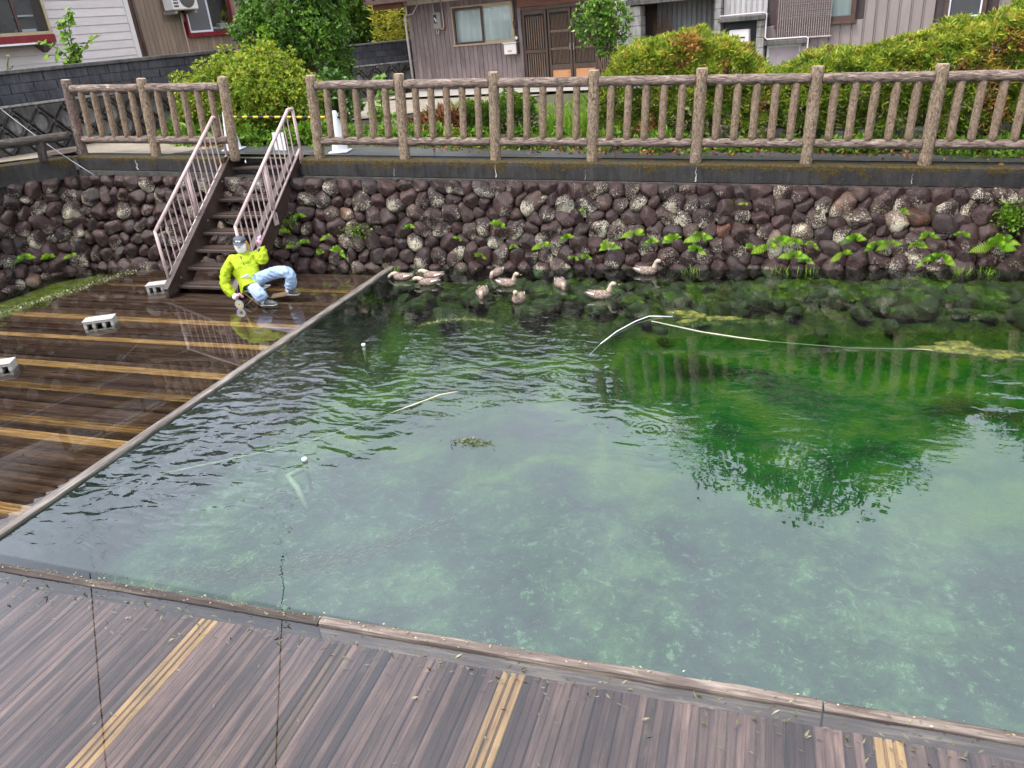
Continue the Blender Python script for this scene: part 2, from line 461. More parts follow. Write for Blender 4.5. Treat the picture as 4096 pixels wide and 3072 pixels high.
M['diamond_recess'] = make_mossy_concrete('bare_grey_recess', (0.03, 0.03, 0.03), (0.36, 0.35, 0.34), scale=3.0)
M['grout'] = simple('pale_wall_joint', (0.012, 0.011, 0.010), (0.42, 0.38, 0.34), 3.2, 0.9)
M['broom'] = simple('brown_twigs', (0.10, 0.05, 0.025), (0.24, 0.13, 0.065), 20, 0.8)
M['trunk'] = simple('tree_bark', (0.06, 0.035, 0.022), (0.24, 0.15, 0.09), 12, 0.8, 0.8, 0.01, stretch=(1, 1, 0.3))
M['twig'] = simple('thin_twig', (0.045, 0.03, 0.02), (0.12, 0.08, 0.055), 20, 0.8)
# figure
M['jacket'] = simple('lime_rain_jacket', (0.32, 0.43, 0.003), (0.46, 0.58, 0.010), 14, 0.4, 0.8, 0.02)
M['jeans'] = simple('faded_denim', (0.20, 0.29, 0.44), (0.42, 0.53, 0.68), 11, 0.8, 0.6, 0.012)
M['cloth_white'] = simple('white_cotton', (0.80, 0.81, 0.82), (0.88, 0.88, 0.88), 9, 0.8, 0.5, 0.008)
M['glove'] = simple('pink_rubber_glove', (0.66, 0.26, 0.38), (0.80, 0.42, 0.54), 16, 0.5, 0.5, 0.008)
M['navy'] = simple('navy_cap', (0.045, 0.05, 0.07), (0.11, 0.12, 0.15), 30, 0.8)
M['hair'] = simple('orange_hair', (0.36, 0.14, 0.01), (0.72, 0.40, 0.03), 40, 0.5)
M['ink'] = simple('dark_ink', (0.02, 0.02, 0.02), (0.05, 0.05, 0.05), 30, 0.6)
M['shoe'] = simple('teal_grey_shoe', (0.03, 0.06, 0.065), (0.14, 0.13, 0.12), 30, 0.6)
M['sole'] = simple('pale_shoe_sole', (0.40, 0.35, 0.30), (0.56, 0.5, 0.44), 20, 0.7)
M['wood_pale'] = simple('pale_wood', (0.30, 0.20, 0.11), (0.46, 0.34, 0.20), 9, 0.6)
m_ = Mat('disc_coating')
M['disc'] = m_.pbr(m_.ramp(m_.noise(m_.co('Object'), 14, 2), [(0.35, (0.75, 0.55, 0.5)), (0.5, (0.6, 0.72, 0.62)), (0.65, (0.72, 0.62, 0.78))]), 0.18, metal=0.9)
# ducks
def make_duck():
    m = Mat('duck_plumage')
    v = m.co('Object')
    w = m.math('MULTIPLY', m.rnd(), 31.0)
    c = m.vor(m.co('Object', scale=(0.6, 1, 1)), 70)
    n = m.noise(v, 30, 3, 0.6, w=w)
    s = m.sep(v)
    col = m.ramp(m.math('ADD', c, m.math('MULTIPLY', n, 0.4)), [(0.35, (0.06, 0.036, 0.026)), (0.6, (0.15, 0.098, 0.074)), (0.9, (0.36, 0.28, 0.23))])
    head = m.mr(m.math('ADD', s[2], m.math('MULTIPLY', s[0], 0.55)), 0.16, 0.20)
    col = m.mix(head, col, (0.44, 0.36, 0.28))
    return m.pbr(col, 0.7, m.bump(c, 0.4, 0.006), spec=0.2)
M['duck'] = make_duck()
M['duck_dark'] = simple('dark_feathers', (0.03, 0.02, 0.018), (0.075, 0.05, 0.042), 40, 0.7)
M['duck_white'] = simple('white_feathers', (0.66, 0.62, 0.58), (0.78, 0.75, 0.72), 40, 0.7)
M['bill'] = simple('black_bill', (0.02, 0.02, 0.022), (0.05, 0.05, 0.05), 30, 0.35)
M['bill_tip'] = simple('orange_bill_tip', (0.66, 0.34, 0.06), (0.75, 0.45, 0.10), 30, 0.4)
M['foot'] = simple('orange_webbed_foot', (0.5, 0.16, 0.04), (0.6, 0.24, 0.08), 30, 0.5)
# leaves
G = lambda *s: s
M['azalea'] = leaf_mat('azalea_leaf', [(0.0, (0.020, 0.04, 0.004)), (0.3, (0.09, 0.15, 0.010)), (0.6, (0.22, 0.31, 0.018)), (0.86, (0.44, 0.50, 0.045)), (0.93, (0.32, 0.20, 0.05)), (1.0, (0.22, 0.07, 0.025))])
M['camellia'] = leaf_mat('camellia_leaf', [(0.0, (0.02, 0.055, 0.010)), (0.4, (0.075, 0.17, 0.022)), (0.75, (0.19, 0.34, 0.04)), (1.0, (0.34, 0.48, 0.06))], 0.38, 0.3, 0.4)
M['thuja'] = leaf_mat('thuja_leaf', [(0.0, (0.018, 0.045, 0.008)), (0.25, (0.07, 0.13, 0.012)), (0.5, (0.17, 0.25, 0.018)), (0.66, (0.40, 0.46, 0.04)), (0.78, (0.55, 0.30, 0.08)), (0.9, (0.36, 0.14, 0.045)), (1.0, (0.12, 0.045, 0.02))])
M['boxwood'] = leaf_mat('boxwood_leaf', [(0.0, (0.02, 0.05, 0.006)), (0.5, (0.06, 0.13, 0.012)), (1.0, (0.19, 0.30, 0.025))], 0.4)
M['weed'] = leaf_mat('weed_leaf', [(0.0, (0.05, 0.11, 0.012)), (0.5, (0.13, 0.27, 0.02)), (1.0, (0.28, 0.42, 0.04))])
M['fern'] = leaf_mat('fern_leaf', [(0.0, (0.07, 0.18, 0.015)), (0.5, (0.20, 0.42, 0.02)), (1.0, (0.42, 0.60, 0.035))])
M['variegated'] = leaf_mat('variegated_leaf', [(0.0, (0.12, 0.2, 0.03)), (0.6, (0.42, 0.46, 0.16)), (1.0, (0.62, 0.6, 0.30))])
M['hillside'] = leaf_mat('hillside_leaf', [(0.0, (0.03, 0.07, 0.012)), (0.5, (0.10, 0.19, 0.02)), (1.0, (0.25, 0.36, 0.04))])
M['goldweed'] = leaf_mat('golden_weed_leaf', [(0.0, (0.12, 0.17, 0.02)), (0.5, (0.32, 0.34, 0.03)), (1.0, (0.55, 0.44, 0.06))])
M['litter'] = leaf_mat('dead_leaf', [(0.0, (0.03, 0.016, 0.012)), (0.5, (0.17, 0.062, 0.022)), (0.8, (0.36, 0.16, 0.05)), (1.0, (0.58, 0.30, 0.10))], 0.8, 0.1)
M['litterpale'] = leaf_mat('pale_dried_weed', [(0.0, (0.10, 0.10, 0.04)), (0.5, (0.30, 0.27, 0.16)), (1.0, (0.55, 0.5, 0.36))], 0.8, 0.1)
M['pondweed'] = leaf_mat('pond_scum', [(0.0, (0.03, 0.04, 0.012)), (0.5, (0.11, 0.13, 0.04)), (1.0, (0.36, 0.37, 0.2))], 0.6, 0.1)
M['algae'] = None

def make_algae(name, stops, bub=True):
    m = Mat(name)
    v = m.co('Object')
    n = m.noise(v, 11, 6, 0.7)
    col = m.ramp(n, stops)
    if bub:
        b = m.mr(m.noise(v, 24, 5, 0.75), 0.60, 0.68)
        col = m.mix(b, col, (0.42, 0.42, 0.24))
    return m.pbr(col, 0.45, m.bump(n, 0.8, 0.03), spec=0.4)
M['algae'] = make_algae('floating_algae', [(0.36, (0.018, 0.03, 0.004)), (0.5, (0.075, 0.085, 0.008)), (0.64, (0.19, 0.18, 0.022))])
M['algae_grey'] = make_algae('floating_scum', [(0.3, (0.05, 0.065, 0.03)), (0.5, (0.12, 0.14, 0.06)), (0.7, (0.22, 0.23, 0.11))])
M['hose'] = simple('yellowed_hose', (0.36, 0.34, 0.18), (0.62, 0.60, 0.48), 6, 0.5)

def make_glass(name, tint=(0.95, 0.97, 0.97), ior=1.4):
    m = Mat(name)
    fr = m.n('ShaderNodeFresnel', {'IOR': ior}).outputs[0]
    gl = m.n('ShaderNodeBsdfGlossy', {'Color': (1, 1, 1), 'Roughness': 0.02})
    tr = m.n('ShaderNodeBsdfTransparent', {'Color': tint})
    return m.surf(m.n('ShaderNodeMixShader', {0: fr, 1: tr.outputs[0], 2: gl.outputs[0]}).outputs[0])
M['glass'] = make_glass('window_glass')

def make_water():
    m = Mat('pond_water')
    v = m.co('Object')
    x, y, z = m.sep(v)
    pond = m.math('MULTIPLY', m.mr(x, -5.10, -5.06), m.mr(y, 2.78, 2.82))
    def blob(cx, cy, r, amp, inner=0.15):
        d = m.n('ShaderNodeVectorMath', {0: v, 1: (cx, cy, 0)}, operation='DISTANCE').outputs['Value']
        return m.math('MULTIPLY', m.mr(d, r, r * inner), amp)
    amp = None
    for b in ((-2.5, 6.5, 1.5, 1.5), (-4.2, 4.3, 2.0, 1.25), (-4.4, 6.3, 1.5, 0.55), (-3.2, 5.3, 1.3, 0.95), (0.1, 6.1, 1.0, 0.45), (0.9, 5.6, 1.1, 0.2), (2.2, 6.6, 1.0, 0.6), (-3.4, 8.4, 1.5, 0.4), (-1.0, 5.2, 0.9, 0.4)):
        q = blob(*b)
        amp = q if amp is None else m.math('ADD', amp, q)
    amp = m.math('ADD', amp, 0.025)
    amp = m.math('MULTIPLY', amp, pond)
    warp = m.n('ShaderNodeVectorMath', {0: v, 1: m.n('ShaderNodeVectorMath', {0: m.n('ShaderNodeTexNoise', {'Vector': v, 'Scale': 2.2, 'Detail': 2}).outputs['Color'], 'Scale': 0.25}, operation='SCALE').outputs[0]}, operation='ADD').outputs[0]
    c1 = m.n('ShaderNodeMapping', {'Vector': warp, 'Rotation': (0, 0, 0.38), 'Scale': (0.55, 1.25, 1)}).outputs[0]
    n1 = m.noise(c1, 6.4, 1.5, 0.45, 0.3)
    n2 = m.noise(c1, 19.0, 2, 0.5, 0.2)
    n3 = m.noise(v, 2.2, 1, 0.5)
    def rings(cx, cy, k, r):
        d = m.n('ShaderNodeVectorMath', {0: v, 1: (cx, cy, 0)}, operation='DISTANCE').outputs['Value']
        return m.math('MULTIPLY', m.math('SINE', m.math('MULTIPLY', d, k)), m.mr(d, r, r * 0.05))
    h = m.math('ADD', m.math('MULTIPLY', n1, 0.9), m.math('MULTIPLY', n2, 0.12))
    h = m.math('MULTIPLY', h, amp)
    h = m.math('ADD', h, m.math('MULTIPLY', rings(-2.3, 6.9, 48, 1.3), 0.045))
    h = m.math('ADD', h, m.math('MULTIPLY', rings(-0.85, 5.25, 120, 0.22), 0.035))
    h = m.math('ADD', h, m.math('MULTIPLY', rings(-3.5, 4.6, 55, 0.9), 0.03))
    h = m.math('ADD', h, m.math('MULTIPLY', m.math('MULTIPLY', n3, pond), 0.05))
    nrm = m.bump(h, 1.0, 0.02)
    fr = m.n('ShaderNodeFresnel', {'IOR': m.mr(pond, 0, 1, 1.66, 1.96), 'Normal': nrm}).outputs[0]
    gl = m.n('ShaderNodeBsdfGlossy', {'Color': (0.92, 0.95, 1.0), 'Roughness': 0.0, 'Normal': nrm})
    tint = m.mix(pond, (0.95, 0.95, 0.90), (0.66, 0.90, 0.74))
    tr = m.n('ShaderNodeBsdfTransparent', {'Color': tint})
    # suspended silt
    silt = m.n('ShaderNodeBsdfDiffuse', {'Color': (0.07, 0.145, 0.105)})
    sf = m.math('MULTIPLY', pond, m.mr(m.math('ADD', y, m.math('MULTIPLY', x, 0.12)), 8.3, 4.2, 0.0, 0.07))
    body = m.n('ShaderNodeMixShader', {0: sf, 1: tr.outputs[0], 2: silt.outputs[0]})
    return m.surf(m.n('ShaderNodeMixShader', {0: fr, 1: body.outputs[0], 2: gl.outputs[0]}).outputs[0])
M['water'] = make_water()

def make_floor():
    m = Mat('pond_floor_algae')
    v = m.co('Object')
    x, y, z = m.sep(v)
    a = m.noise(v, 1.5, 5, 0.6, 0.4)
    b = m.noise(v, 8.0, 6, 0.7, 0.5)
    c = m.noise(v, 26, 4, 0.7)
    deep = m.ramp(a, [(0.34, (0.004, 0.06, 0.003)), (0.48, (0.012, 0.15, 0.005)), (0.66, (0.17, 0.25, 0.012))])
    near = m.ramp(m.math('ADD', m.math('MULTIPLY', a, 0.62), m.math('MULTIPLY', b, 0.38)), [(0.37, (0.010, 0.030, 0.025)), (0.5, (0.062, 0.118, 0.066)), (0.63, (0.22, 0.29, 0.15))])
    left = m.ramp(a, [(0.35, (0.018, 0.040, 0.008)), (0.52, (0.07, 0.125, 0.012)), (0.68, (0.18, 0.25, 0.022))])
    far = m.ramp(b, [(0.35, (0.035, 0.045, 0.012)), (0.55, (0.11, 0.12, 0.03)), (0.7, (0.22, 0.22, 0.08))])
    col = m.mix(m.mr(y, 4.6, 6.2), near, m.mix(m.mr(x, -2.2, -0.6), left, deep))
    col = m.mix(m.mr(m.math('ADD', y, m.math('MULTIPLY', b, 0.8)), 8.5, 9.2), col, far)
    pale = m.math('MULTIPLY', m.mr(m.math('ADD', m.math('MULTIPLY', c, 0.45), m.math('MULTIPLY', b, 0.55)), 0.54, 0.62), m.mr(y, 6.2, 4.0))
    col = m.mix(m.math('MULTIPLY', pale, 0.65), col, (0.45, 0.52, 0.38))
    return m.pbr(col, 0.9, m.bump(m.math('ADD', b, c), 0.8, 0.05), spec=0.1)
M['floor'] = make_floor()

# ------------------------------------------------------------------ setting: ground, street, path, water
def gz(x, y):
    xc = min(max(x, -13.0), 4.5)
    a = 1.121 - 0.049 * xc
    t = min(max((y - 11.5) / 8.0, 0), 1)
    t = t * t * (3 - 2 * t)
    return a + (1.38 - a) * t
fence_y = lambda x: 10.12 + 0.055 * x
fence_z = lambda x: 1.121 - 0.049 * x

def sheared(x, y): return y + 0.055 * min(max(x, -13), 3.2)
xs = [-600, -150, -60, -30, -20, -16, -14, -12.6, -12, -11, -10, -9, -8, -7, -6, -5, -4, -3, -2, -1, 0, 1, 2, 2.95, 4, 6, 9, 14, 25, 60, 150, 600]
ys = [-600, -100, -30, -10, -4, -1.2, 2, 6, 10.17, 10.7, 11.3, 12, 13, 14, 15, 16, 17, 18, 19, 20, 22, 26, 35, 60, 120, 600]
V, F = [], []
for j, y in enumerate(ys):
    for i, x in enumerate(xs):
        yy = sheared(x, y) if abs(x) < 100 and -5 < y < 60 else y
        V.append((x, yy, gz(x, yy) - 0.03))
nx = len(xs)
for j in range(len(ys) - 1):
    for i in range(nx - 1):
        if -12 <= xs[i] and xs[i + 1] <= 2.95 and -1.2 <= ys[j] and ys[j + 1] <= 10.17: continue
        F.append((j * nx + i, j * nx + i + 1, (j + 1) * nx + i + 1, (j + 1) * nx + i))
tag(link('ground', mesh_np('ground', V, F, M['earth'], True)), kind='structure')

def sheet(name, A, B, dz, mat, na=24, nb=10, zf=gz):
    """ground-following sheet between two polylines given as lists of (x, y)"""
    def along(P, t):
        P = [Vector(p) for p in P]
        L = [0]
        for a, b in zip(P, P[1:]): L.append(L[-1] + (b - a).length)
        d = t * L[-1]
        for k in range(len(P) - 1):
            if d <= L[k + 1] + 1e-9: return P[k].lerp(P[k + 1], (d - L[k]) / max(1e-9, L[k + 1] - L[k]))
        return P[-1]
    V, F = [], []
    for i in range(na + 1):
        a, b = along(A, i / na), along(B, i / na)
        for j in range(nb + 1):
            p = a.lerp(b, j / nb)
            V.append((p.x, p.y, zf(p.x, p.y) + dz))
    for i in range(na):
        for j in range(nb):
            k = i * (nb + 1) + j
            F.append((k, k + nb + 1, k + nb + 2, k + 1))
    o = link(name, mesh_np(name, V, F, mat, True))
    if V and (Vector(V[1]) - Vector(V[0])).cross(Vector(V[nb + 1]) - Vector(V[0])).z > 0:
        o.data.flip_normals()
    return tag(o, kind='structure')

sheet('asphalt_path', [(-8.9, 9.78), (3.6, 10.47)], [(-8.3, 10.55), (3.6, 10.98)], 0.012, M['asphalt'], 40, 6)
sheet('concrete_street', [(-12.7, 3.5), (-11.75, 7.6), (-11.3, 8.72), (-10.6, 9.7), (-8.7, 9.8), (-8.25, 10.6), (-8.0, 13.5), (-6.6, 15.5), (-4.4, 18.8)],
      [(-13.6, 3.5), (-12.9, 7.6), (-11.9, 8.6), (-11.2, 10.6), (-10.9, 11.6), (-10.6, 12.6), (-10.2, 14.2), (-10.6, 17.0), (-9.0, 20.4)], 0.004, M['street'], 60, 10)
sheet('planting_bed', [(-8.3, 10.57), (3.6, 11.0)], [(-7.4, 14.0), (4.5, 14.5)], 0.0, M['soil'], 40, 12)
sheet('yard', [(-7.4, 14.01), (4.5, 14.51)], [(-4.4, 18.6), (4.5, 18.0)], -0.004, M['earth'], 30, 12)
sheet('house_apron', [(-9.6, 18.2), (3.6, 16.6)], [(-9.4, 19.9), (4.0, 17.6)], 0.06, M['apron'], 30, 4)

V = [(-12.2, -1.3, 0), (2.96, -1.3, 0), (2.96, 10.2, 0), (-12.2, 10.2, 0)]
tag(link('water', mesh_np('water', V, [(0, 1, 2, 3)], M['water'])), kind='structure')

def fbm(x, y, o=4, s=1.0):
    return mnoise.fractal(Vector((x * s, y * s, 3.7)), 1.0, 2.0, o)
nxp, nyp = 110, 100
V, F = [], []
for j in range(nyp + 1):
    for i in range(nxp + 1):
        x = -5.2 + 8.2 * i / nxp
        y = 2.5 + 7.5 * j / nyp
        d = -0.75 + 0.10 * fbm(x, y, 4, 0.8) + 0.05 * fbm(x, y, 3, 3.1)
        sh = min(max((y - 8.2) / 1.2, 0), 1)
        d = d * (1 - sh) + (-0.12 + 0.04 * fbm(x, y, 3, 3.0)) * sh
        V.append((x, y, min(d, -0.05)))
for j in range(nyp):
    for i in range(nxp):
        k = j * (nxp + 1) + i
        F.append((k, k + 1, k + nxp + 2, k + nxp + 1))
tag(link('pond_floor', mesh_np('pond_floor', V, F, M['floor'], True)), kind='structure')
# shallow gravel bed between the low wall and the sunken deck
V = [(-12.2, -1.3, -0.13), (-5.1, -1.3, -0.16), (-5.1, 10.2, -0.16), (-12.2, 10.2, -0.11)]
tag(link('channel_bed', mesh_np('channel_bed', V, [(0, 1, 2, 3)], make_algae('channel_bed_algae', [(0.3, (0.03, 0.045, 0.01)), (0.5, (0.09, 0.13, 0.015)), (0.7, (0.20, 0.27, 0.03))], False))), kind='structure')

# ------------------------------------------------------------------ decks of grooved boards
def grooved_board(length, w=0.121, t=0.03, g=0.004, gd=0.004):
    """board along local y, top at z=0, with two grooves along it"""
    xs_ = [0, 0.004, w / 3 - g, w / 3, w / 3 + g, 2 * w / 3 - g, 2 * w / 3, 2 * w / 3 + g, w - 0.004, w]
    zs_ = [-0.006, 0, 0, -gd, 0, 0, -gd, 0, 0, -0.006]
    V, F = [], []
    for y in (0, length):
        for x, z in zip(xs_, zs_): V.append((x, y, z))
        V += [(w, y, -t), (0, y, -t)]
    n = len(xs_) + 2
    for k in range(n): F.append((k, (k + 1) % n, n + (k + 1) % n, n + k))
    F.append(tuple(range(n - 1, -1, -1))); F.append(tuple(range(n, 2 * n)))
    return V, [f[::-1] for f in F]

deck_a = empty('sunken_deck', (-5.17, 0, -0.045), 0, 'flooded timber deck with yellow board lines at the stair foot', 'deck')
Lb = 4.58
bm_dark = [mesh_np('board', *grooved_board(Lb), M['plank']) for _ in range(1)]
bm_yel = mesh_np('board', *grooved_board(Lb, g=0.009, gd=0.02), M['plank_yellow'])
bm_oyel = mesh_np('board', *grooved_board(Lb, g=0.009, gd=0.02), M['plank_old_yellow'])
yel = {8.30: 1, 7.05: 0, 6.45: 0, 5.66: 0, 5.17: 1, 4.62: 1, 4.36: 0, 3.33: 0, 2.2: 0}
y = -1.0
while y < 9.0:
    me = bm_dark[0]
    for k, o_ in yel.items():
        if abs(y + 0.06 - k) < 0.063: me = bm_oyel if o_ else bm_yel
    b = link('board', me, deck_a, (random.uniform(-0.01, 0), y, random.uniform(-0.004, 0.002)), (random.uniform(-.004, .004), 0, pi / 2))
    y += 0.125
deck_b = empty('front_deck', (0, 2.835, -0.028), 0.0222, 'wide weathered timber deck with yellow boards beside the pond', 'deck')
Lb = 3.6
M['plank_faint'] = make_plank('faded_ochre_deck_wood', [(0.30, (0.035, 0.022, 0.018)), (0.5, (0.12, 0.075, 0.05)), (0.7, (0.26, 0.17, 0.11))])
fm = {k: mesh_np('board', *(grooved_board(Lb) if k == 'plank_pale' else grooved_board(Lb, g=0.008, gd=0.02)), M[k]) for k in ('plank_pale', 'plank_yellow', 'plank_faint')}
x = -7.2
fy = {-3.06: 0, -2.13: 1, -1.15: 0, 0.60: 0}
while x < 3.0:
    me = fm['plank_pale']
    for k, o_ in fy.items():
        if abs(x + 0.06 - k) < 0.063: me = fm['plank_faint'] if o_ else fm['plank_yellow']
    link('board', me, deck_b, (x, -Lb - 0.14, random.uniform(-0.003, 0.003)), (0, random.uniform(-.01, .01), 0))
    x += 0.125

def timber(name, a, b, w, z0, z1, label, cat='timber', seed=0, mat='timber'):
    a, b = Vector((*a, 0)), Vector((*b, 0))
    d = b - a
    L = d.length
    n = max(6, int(L / 0.12))
    V, F = [], []
    for i in range(n + 1):
        yy = L * i / n
        j = lambda k: 0.004 * fbm(yy * 3 + k * 7.1, seed * 3.3 + k, 3, 2.0)
        V += [(-w / 2 + j(1), yy, z0), (-w / 2 + 0.008 + j(2), yy, z1 - 0.006 + j(3)), (-w / 2 + 0.02 + j(2), yy, z1 + j(4)), (w / 2 - 0.02, yy, z1 + j(5)), (w / 2 - 0.006 + j(6), yy, z1 - 0.008 + j(7)), (w / 2 + j(8), yy, z0)]
    for i in range(n):
        for k in range(5):
            F.append((i * 6 + k, i * 6 + 6 + k, i * 6 + 7 + k, i * 6 + k + 1))
    F.append((0, 1, 2, 3, 4, 5)); F.append(tuple(n * 6 + k for k in (5, 4, 3, 2, 1, 0)))
    o = link(name, mesh_np(name, V, F, M[mat]), None, (a.x, a.y, 0), (0, 0, atan2(-d.x, d.y)))
    return tag(o, label, cat, None)
timber('edge_timber', (-5.11, -1.0), (-5.075, 9.18), 0.10, -1.1, 0.028, 'long grey timber along the sunken deck beside dark water', seed=1)
kd = lambda x: 2.835 + 0.0222 * x
timber('edge_timber', (-5.03, kd(-5.03) - .045), (-2.325, kd(-2.325) - .045), 0.07, -1.1, 0.016, 'pale mottled edge timber beside the unpainted front deck corner', seed=2, mat='timber_dark')
timber('edge_timber', (-2.315, kd(-2.315) - .045), (0.335, kd(.335) - .045), 0.07, -1.1, 0.024, 'weathered edge timber with crumbling bark along front deck', seed=3, mat='timber_dark')
timber('edge_timber', (0.345, kd(.345) - .045), (2.95, kd(2.95) - .045), 0.07, -1.1, 0.018, 'dark edge timber past the joint on front deck', seed=4, mat='timber_dark')

# ------------------------------------------------------------------ cobblestone walls
def stone_layout(U, W, pitch_u, pitch_v, seed, row_lean=True):
    """packed, leaning cells in a U x W rectangle -> list of (cx, cy, radii[24])"""
    rg = np.random.default_rng(seed)
    S, th = [], []
    rows = max(1, int(round(W / pitch_v)))
    for j in range(rows):
        n = int(round(U / pitch_u))
        off = 0.5 * (j % 2)
        lean = radians(52) * (1 if j % 2 else -1)
        for i in range(n):
            S.append(((i + 0.5 * off + 0.25 + rg.uniform(-.28, .28)) * U / n, (j + 0.5 + rg.uniform(-.22, .22)) * W / rows))
            th.append((lean if rg.random() < 0.7 else rg.uniform(-1.5, 1.5)) + rg.normal(0, 0.25))
    S = np.array(S); th = np.array(th); N = len(S)
    asp = rg.uniform(1.1, 1.9, N)
    siz = rg.uniform(0.65, 1.38, N)
    ca, sa = np.cos(th), np.sin(th)
    res = 0.011
    gx, gy = np.arange(0, U, res), np.arange(0, W, res)
    for it in range(3):
        lab = np.zeros((len(gy), len(gx)), int)
        for a0 in range(0, len(gx), 60):
            X, Y = np.meshgrid(gx[a0:a0 + 60], gy)
            sel = np.where(np.abs(S[:, 0] - X.mean()) < 0.9)[0]
            dx = X[..., None] - S[sel, 0]; dy = Y[..., None] - S[sel, 1]
            p = (dx * ca[sel] + dy * sa[sel]) / np.sqrt(asp[sel]) / siz[sel]
            q = (-dx * sa[sel] + dy * ca[sel]) * np.sqrt(asp[sel]) / siz[sel]
            lab[:, a0:a0 + 60] = sel[np.argmin(p * p + q * q, -1)]
        X, Y = np.meshgrid(gx, gy)
        cnt = np.bincount(lab.ravel(), minlength=N).clip(1)
        cx = np.bincount(lab.ravel(), X.ravel(), N) / cnt
        cy = np.bincount(lab.ravel(), Y.ravel(), N) / cnt
        S = np.stack([cx, cy], 1) if it == 2 else S * 0.3 + np.stack([cx, cy], 1) * 0.7
    out = []
    K = 24
    order = np.argsort(lab.ravel(), kind='stable')
    ends = np.searchsorted(lab.ravel()[order], np.arange(N + 1))
    Xr, Yr = X.ravel()[order], Y.ravel()[order]
    for i in range(N):
        px, py = Xr[ends[i]:ends[i + 1]] - S[i, 0], Yr[ends[i]:ends[i + 1]] - S[i, 1]
        if len(px) < 40: continue
        ang = (np.arctan2(py, px) / (2 * pi) * K).astype(int) % K
        rr = np.zeros(K)
        np.maximum.at(rr, ang, np.hypot(px, py))
        rr[rr == 0] = rr.mean()
        area = len(px) * res * res
        Cv = np.cov(np.stack([px, py]))
        w_, v_ = np.linalg.eigh(Cv)
        t = (np.arange(K) + .5) / K * 2 * pi
        e = np.stack([np.cos(t), np.sin(t)], 1)
        el = 1 / np.sqrt(((e @ v_[:, 0]) ** 2) / (4 * w_[0]) + ((e @ v_[:, 1]) ** 2) / (4 * w_[1]))
        r = 0.74 * rr + 0.26 * el
        for _ in range(1): r = (np.roll(r, 1) + 2 * r + np.roll(r, -1)) / 4
        out.append((S[i, 0], S[i, 1], r * 0.975, area))
    return out

def stone_mesh(r, P0, ex, ey, en, seed, flat=1.0):
    """cobble: outline r in the wall plane, domed along en; verts relative to P0"""
    K = len(r)
    rg = np.random.default_rng(seed)
    h = 0.66 * np.mean(r) * rg.uniform(0.85, 1.25) * flat
    tilt = rg.normal(0, 0.18, 2)
    rho = [1.0, 1.02, 0.97, 0.85, 0.60, 0.30]
    hz = [-0.9, -0.15, 0.36, 0.70, 0.92, 0.99]
    fac = [(rg.uniform(0, 2 * pi), rg.uniform(0.5, 1.0)) for _ in range(rg.integers(1, 5))]
    t = (np.arange(K) + .5) / K * 2 * pi
    V = []
    for a, b in zip(rho, hz):
        x, y = r * a * np.cos(t), r * a * np.sin(t)
        for i in range(K):
            nn = mnoise.noise(Vector((x[i] * 9 + seed, y[i] * 9, b * 2))) * 0.2
            z = h * (b + (nn if b > 0 else 0)) + (x[i] * tilt[0] + y[i] * tilt[1]) * max(0, b)
            for fa, fl in fac:                     # broken, flattened sides
                q = (x[i] * cos(fa) + y[i] * sin(fa)) / np.mean(r)
                if b > 0: z = min(z, h * (1.12 - 0.8 * max(0, q + 0.05) / fl) if q > -0.05 else z)
            V.append(ex * x[i] + ey * y[i] + en * z)
    V.append(en * h * 0.99)
    F = []
    n = len(rho)
    for k in range(n - 1):
        for i in range(K):
            i2 = (i + 1) % K
            F.append((k * K + i, k * K + i2, (k + 1) * K + i2, (k + 1) * K + i))
    for i in range(K): F.append(((n - 1) * K + i, (n - 1) * K + (i + 1) % K, n * K))
    return V, F

def cobble_wall(parent, surf, U, W, pu, pv, seed, rest=lambda P: False, limit=300):
    """surf(u, v) -> point; stones as children of parent; the hidden rest joined"""
    cells = stone_layout(U, W, pu, pv, seed)
    todo = []
    for k, (cx, cy, r, area) in enumerate(cells):
        P0 = surf(cx, cy)
        ex = (surf(cx + .02, cy) - surf(cx - .02, cy)).normalized()
        ey = (surf(cx, cy + .02) - surf(cx, cy - .02)).normalized()
        en = ex.cross(ey).normalized()
        ey = en.cross(ex)
        todo.append((k, P0, ex, ey, en, r, area, rest(P0)))
    todo.sort(key=lambda t: (t[7], -t[6]))
    jv, jf = [], []
    for i, (k, P0, ex, ey, en, r, area, rs) in enumerate(todo):
        V_, F_ = stone_mesh(r, P0, ex, ey, en, seed * 100 + k)
        if i < limit and not rs:
            link('stone', mesh_np('stone', V_, F_, M['stone'], True), parent, P0)
        else:
            b = len(jv)
            jv += [tuple(p + P0) for p in V_]
            jf += [tuple(q + b for q in f) for f in F_]
    if jv:
        o = link('stones', mesh_np('stones', jv, jf, M['stone'], True), parent)
        o['kind'] = 'stuff'

wall_b = lambda x: Vector((x, 9.4516 + 0.0434 * x - 0.05, -0.12))
wall_t = lambda x: Vector((x, fence_y(x) - 0.20, 0.863 - 0.0475 * x + 0.02))
def far_surf(u, v):
    x = -10.55 + u
    return wall_b(x).lerp(wall_t(x), v / 1.36)
wall = empty('cobblestone_wall', (0, 0, 0), 0, 'long dark cobblestone retaining wall under the log fence', 'wall')
cobble_wall(wall, far_surf, 13.6, 1.36, 0.222, 0.196, 3, rest=lambda P: P.x > 2.72 or P.z < -0.05)
# mortar behind the stones
V, F = [], []
for i in range(41):
    x = -10.9 + 14 * i / 40
    back = Vector((0, 0.05, -0.03))
    V += [wall_b(x) + back + Vector((0, -.03, -.3)), wall_t(x) + back, wall_t(x) + Vector((0, 0.3, 0))]
for i in range(40):
    for k in (0, 1): F.append((i * 3 + k, i * 3 + 3 + k, i * 3 + 4 + k, i * 3 + k + 1))
link('mortar', mesh_np('mortar', V, F, M['joint'], True), wall)

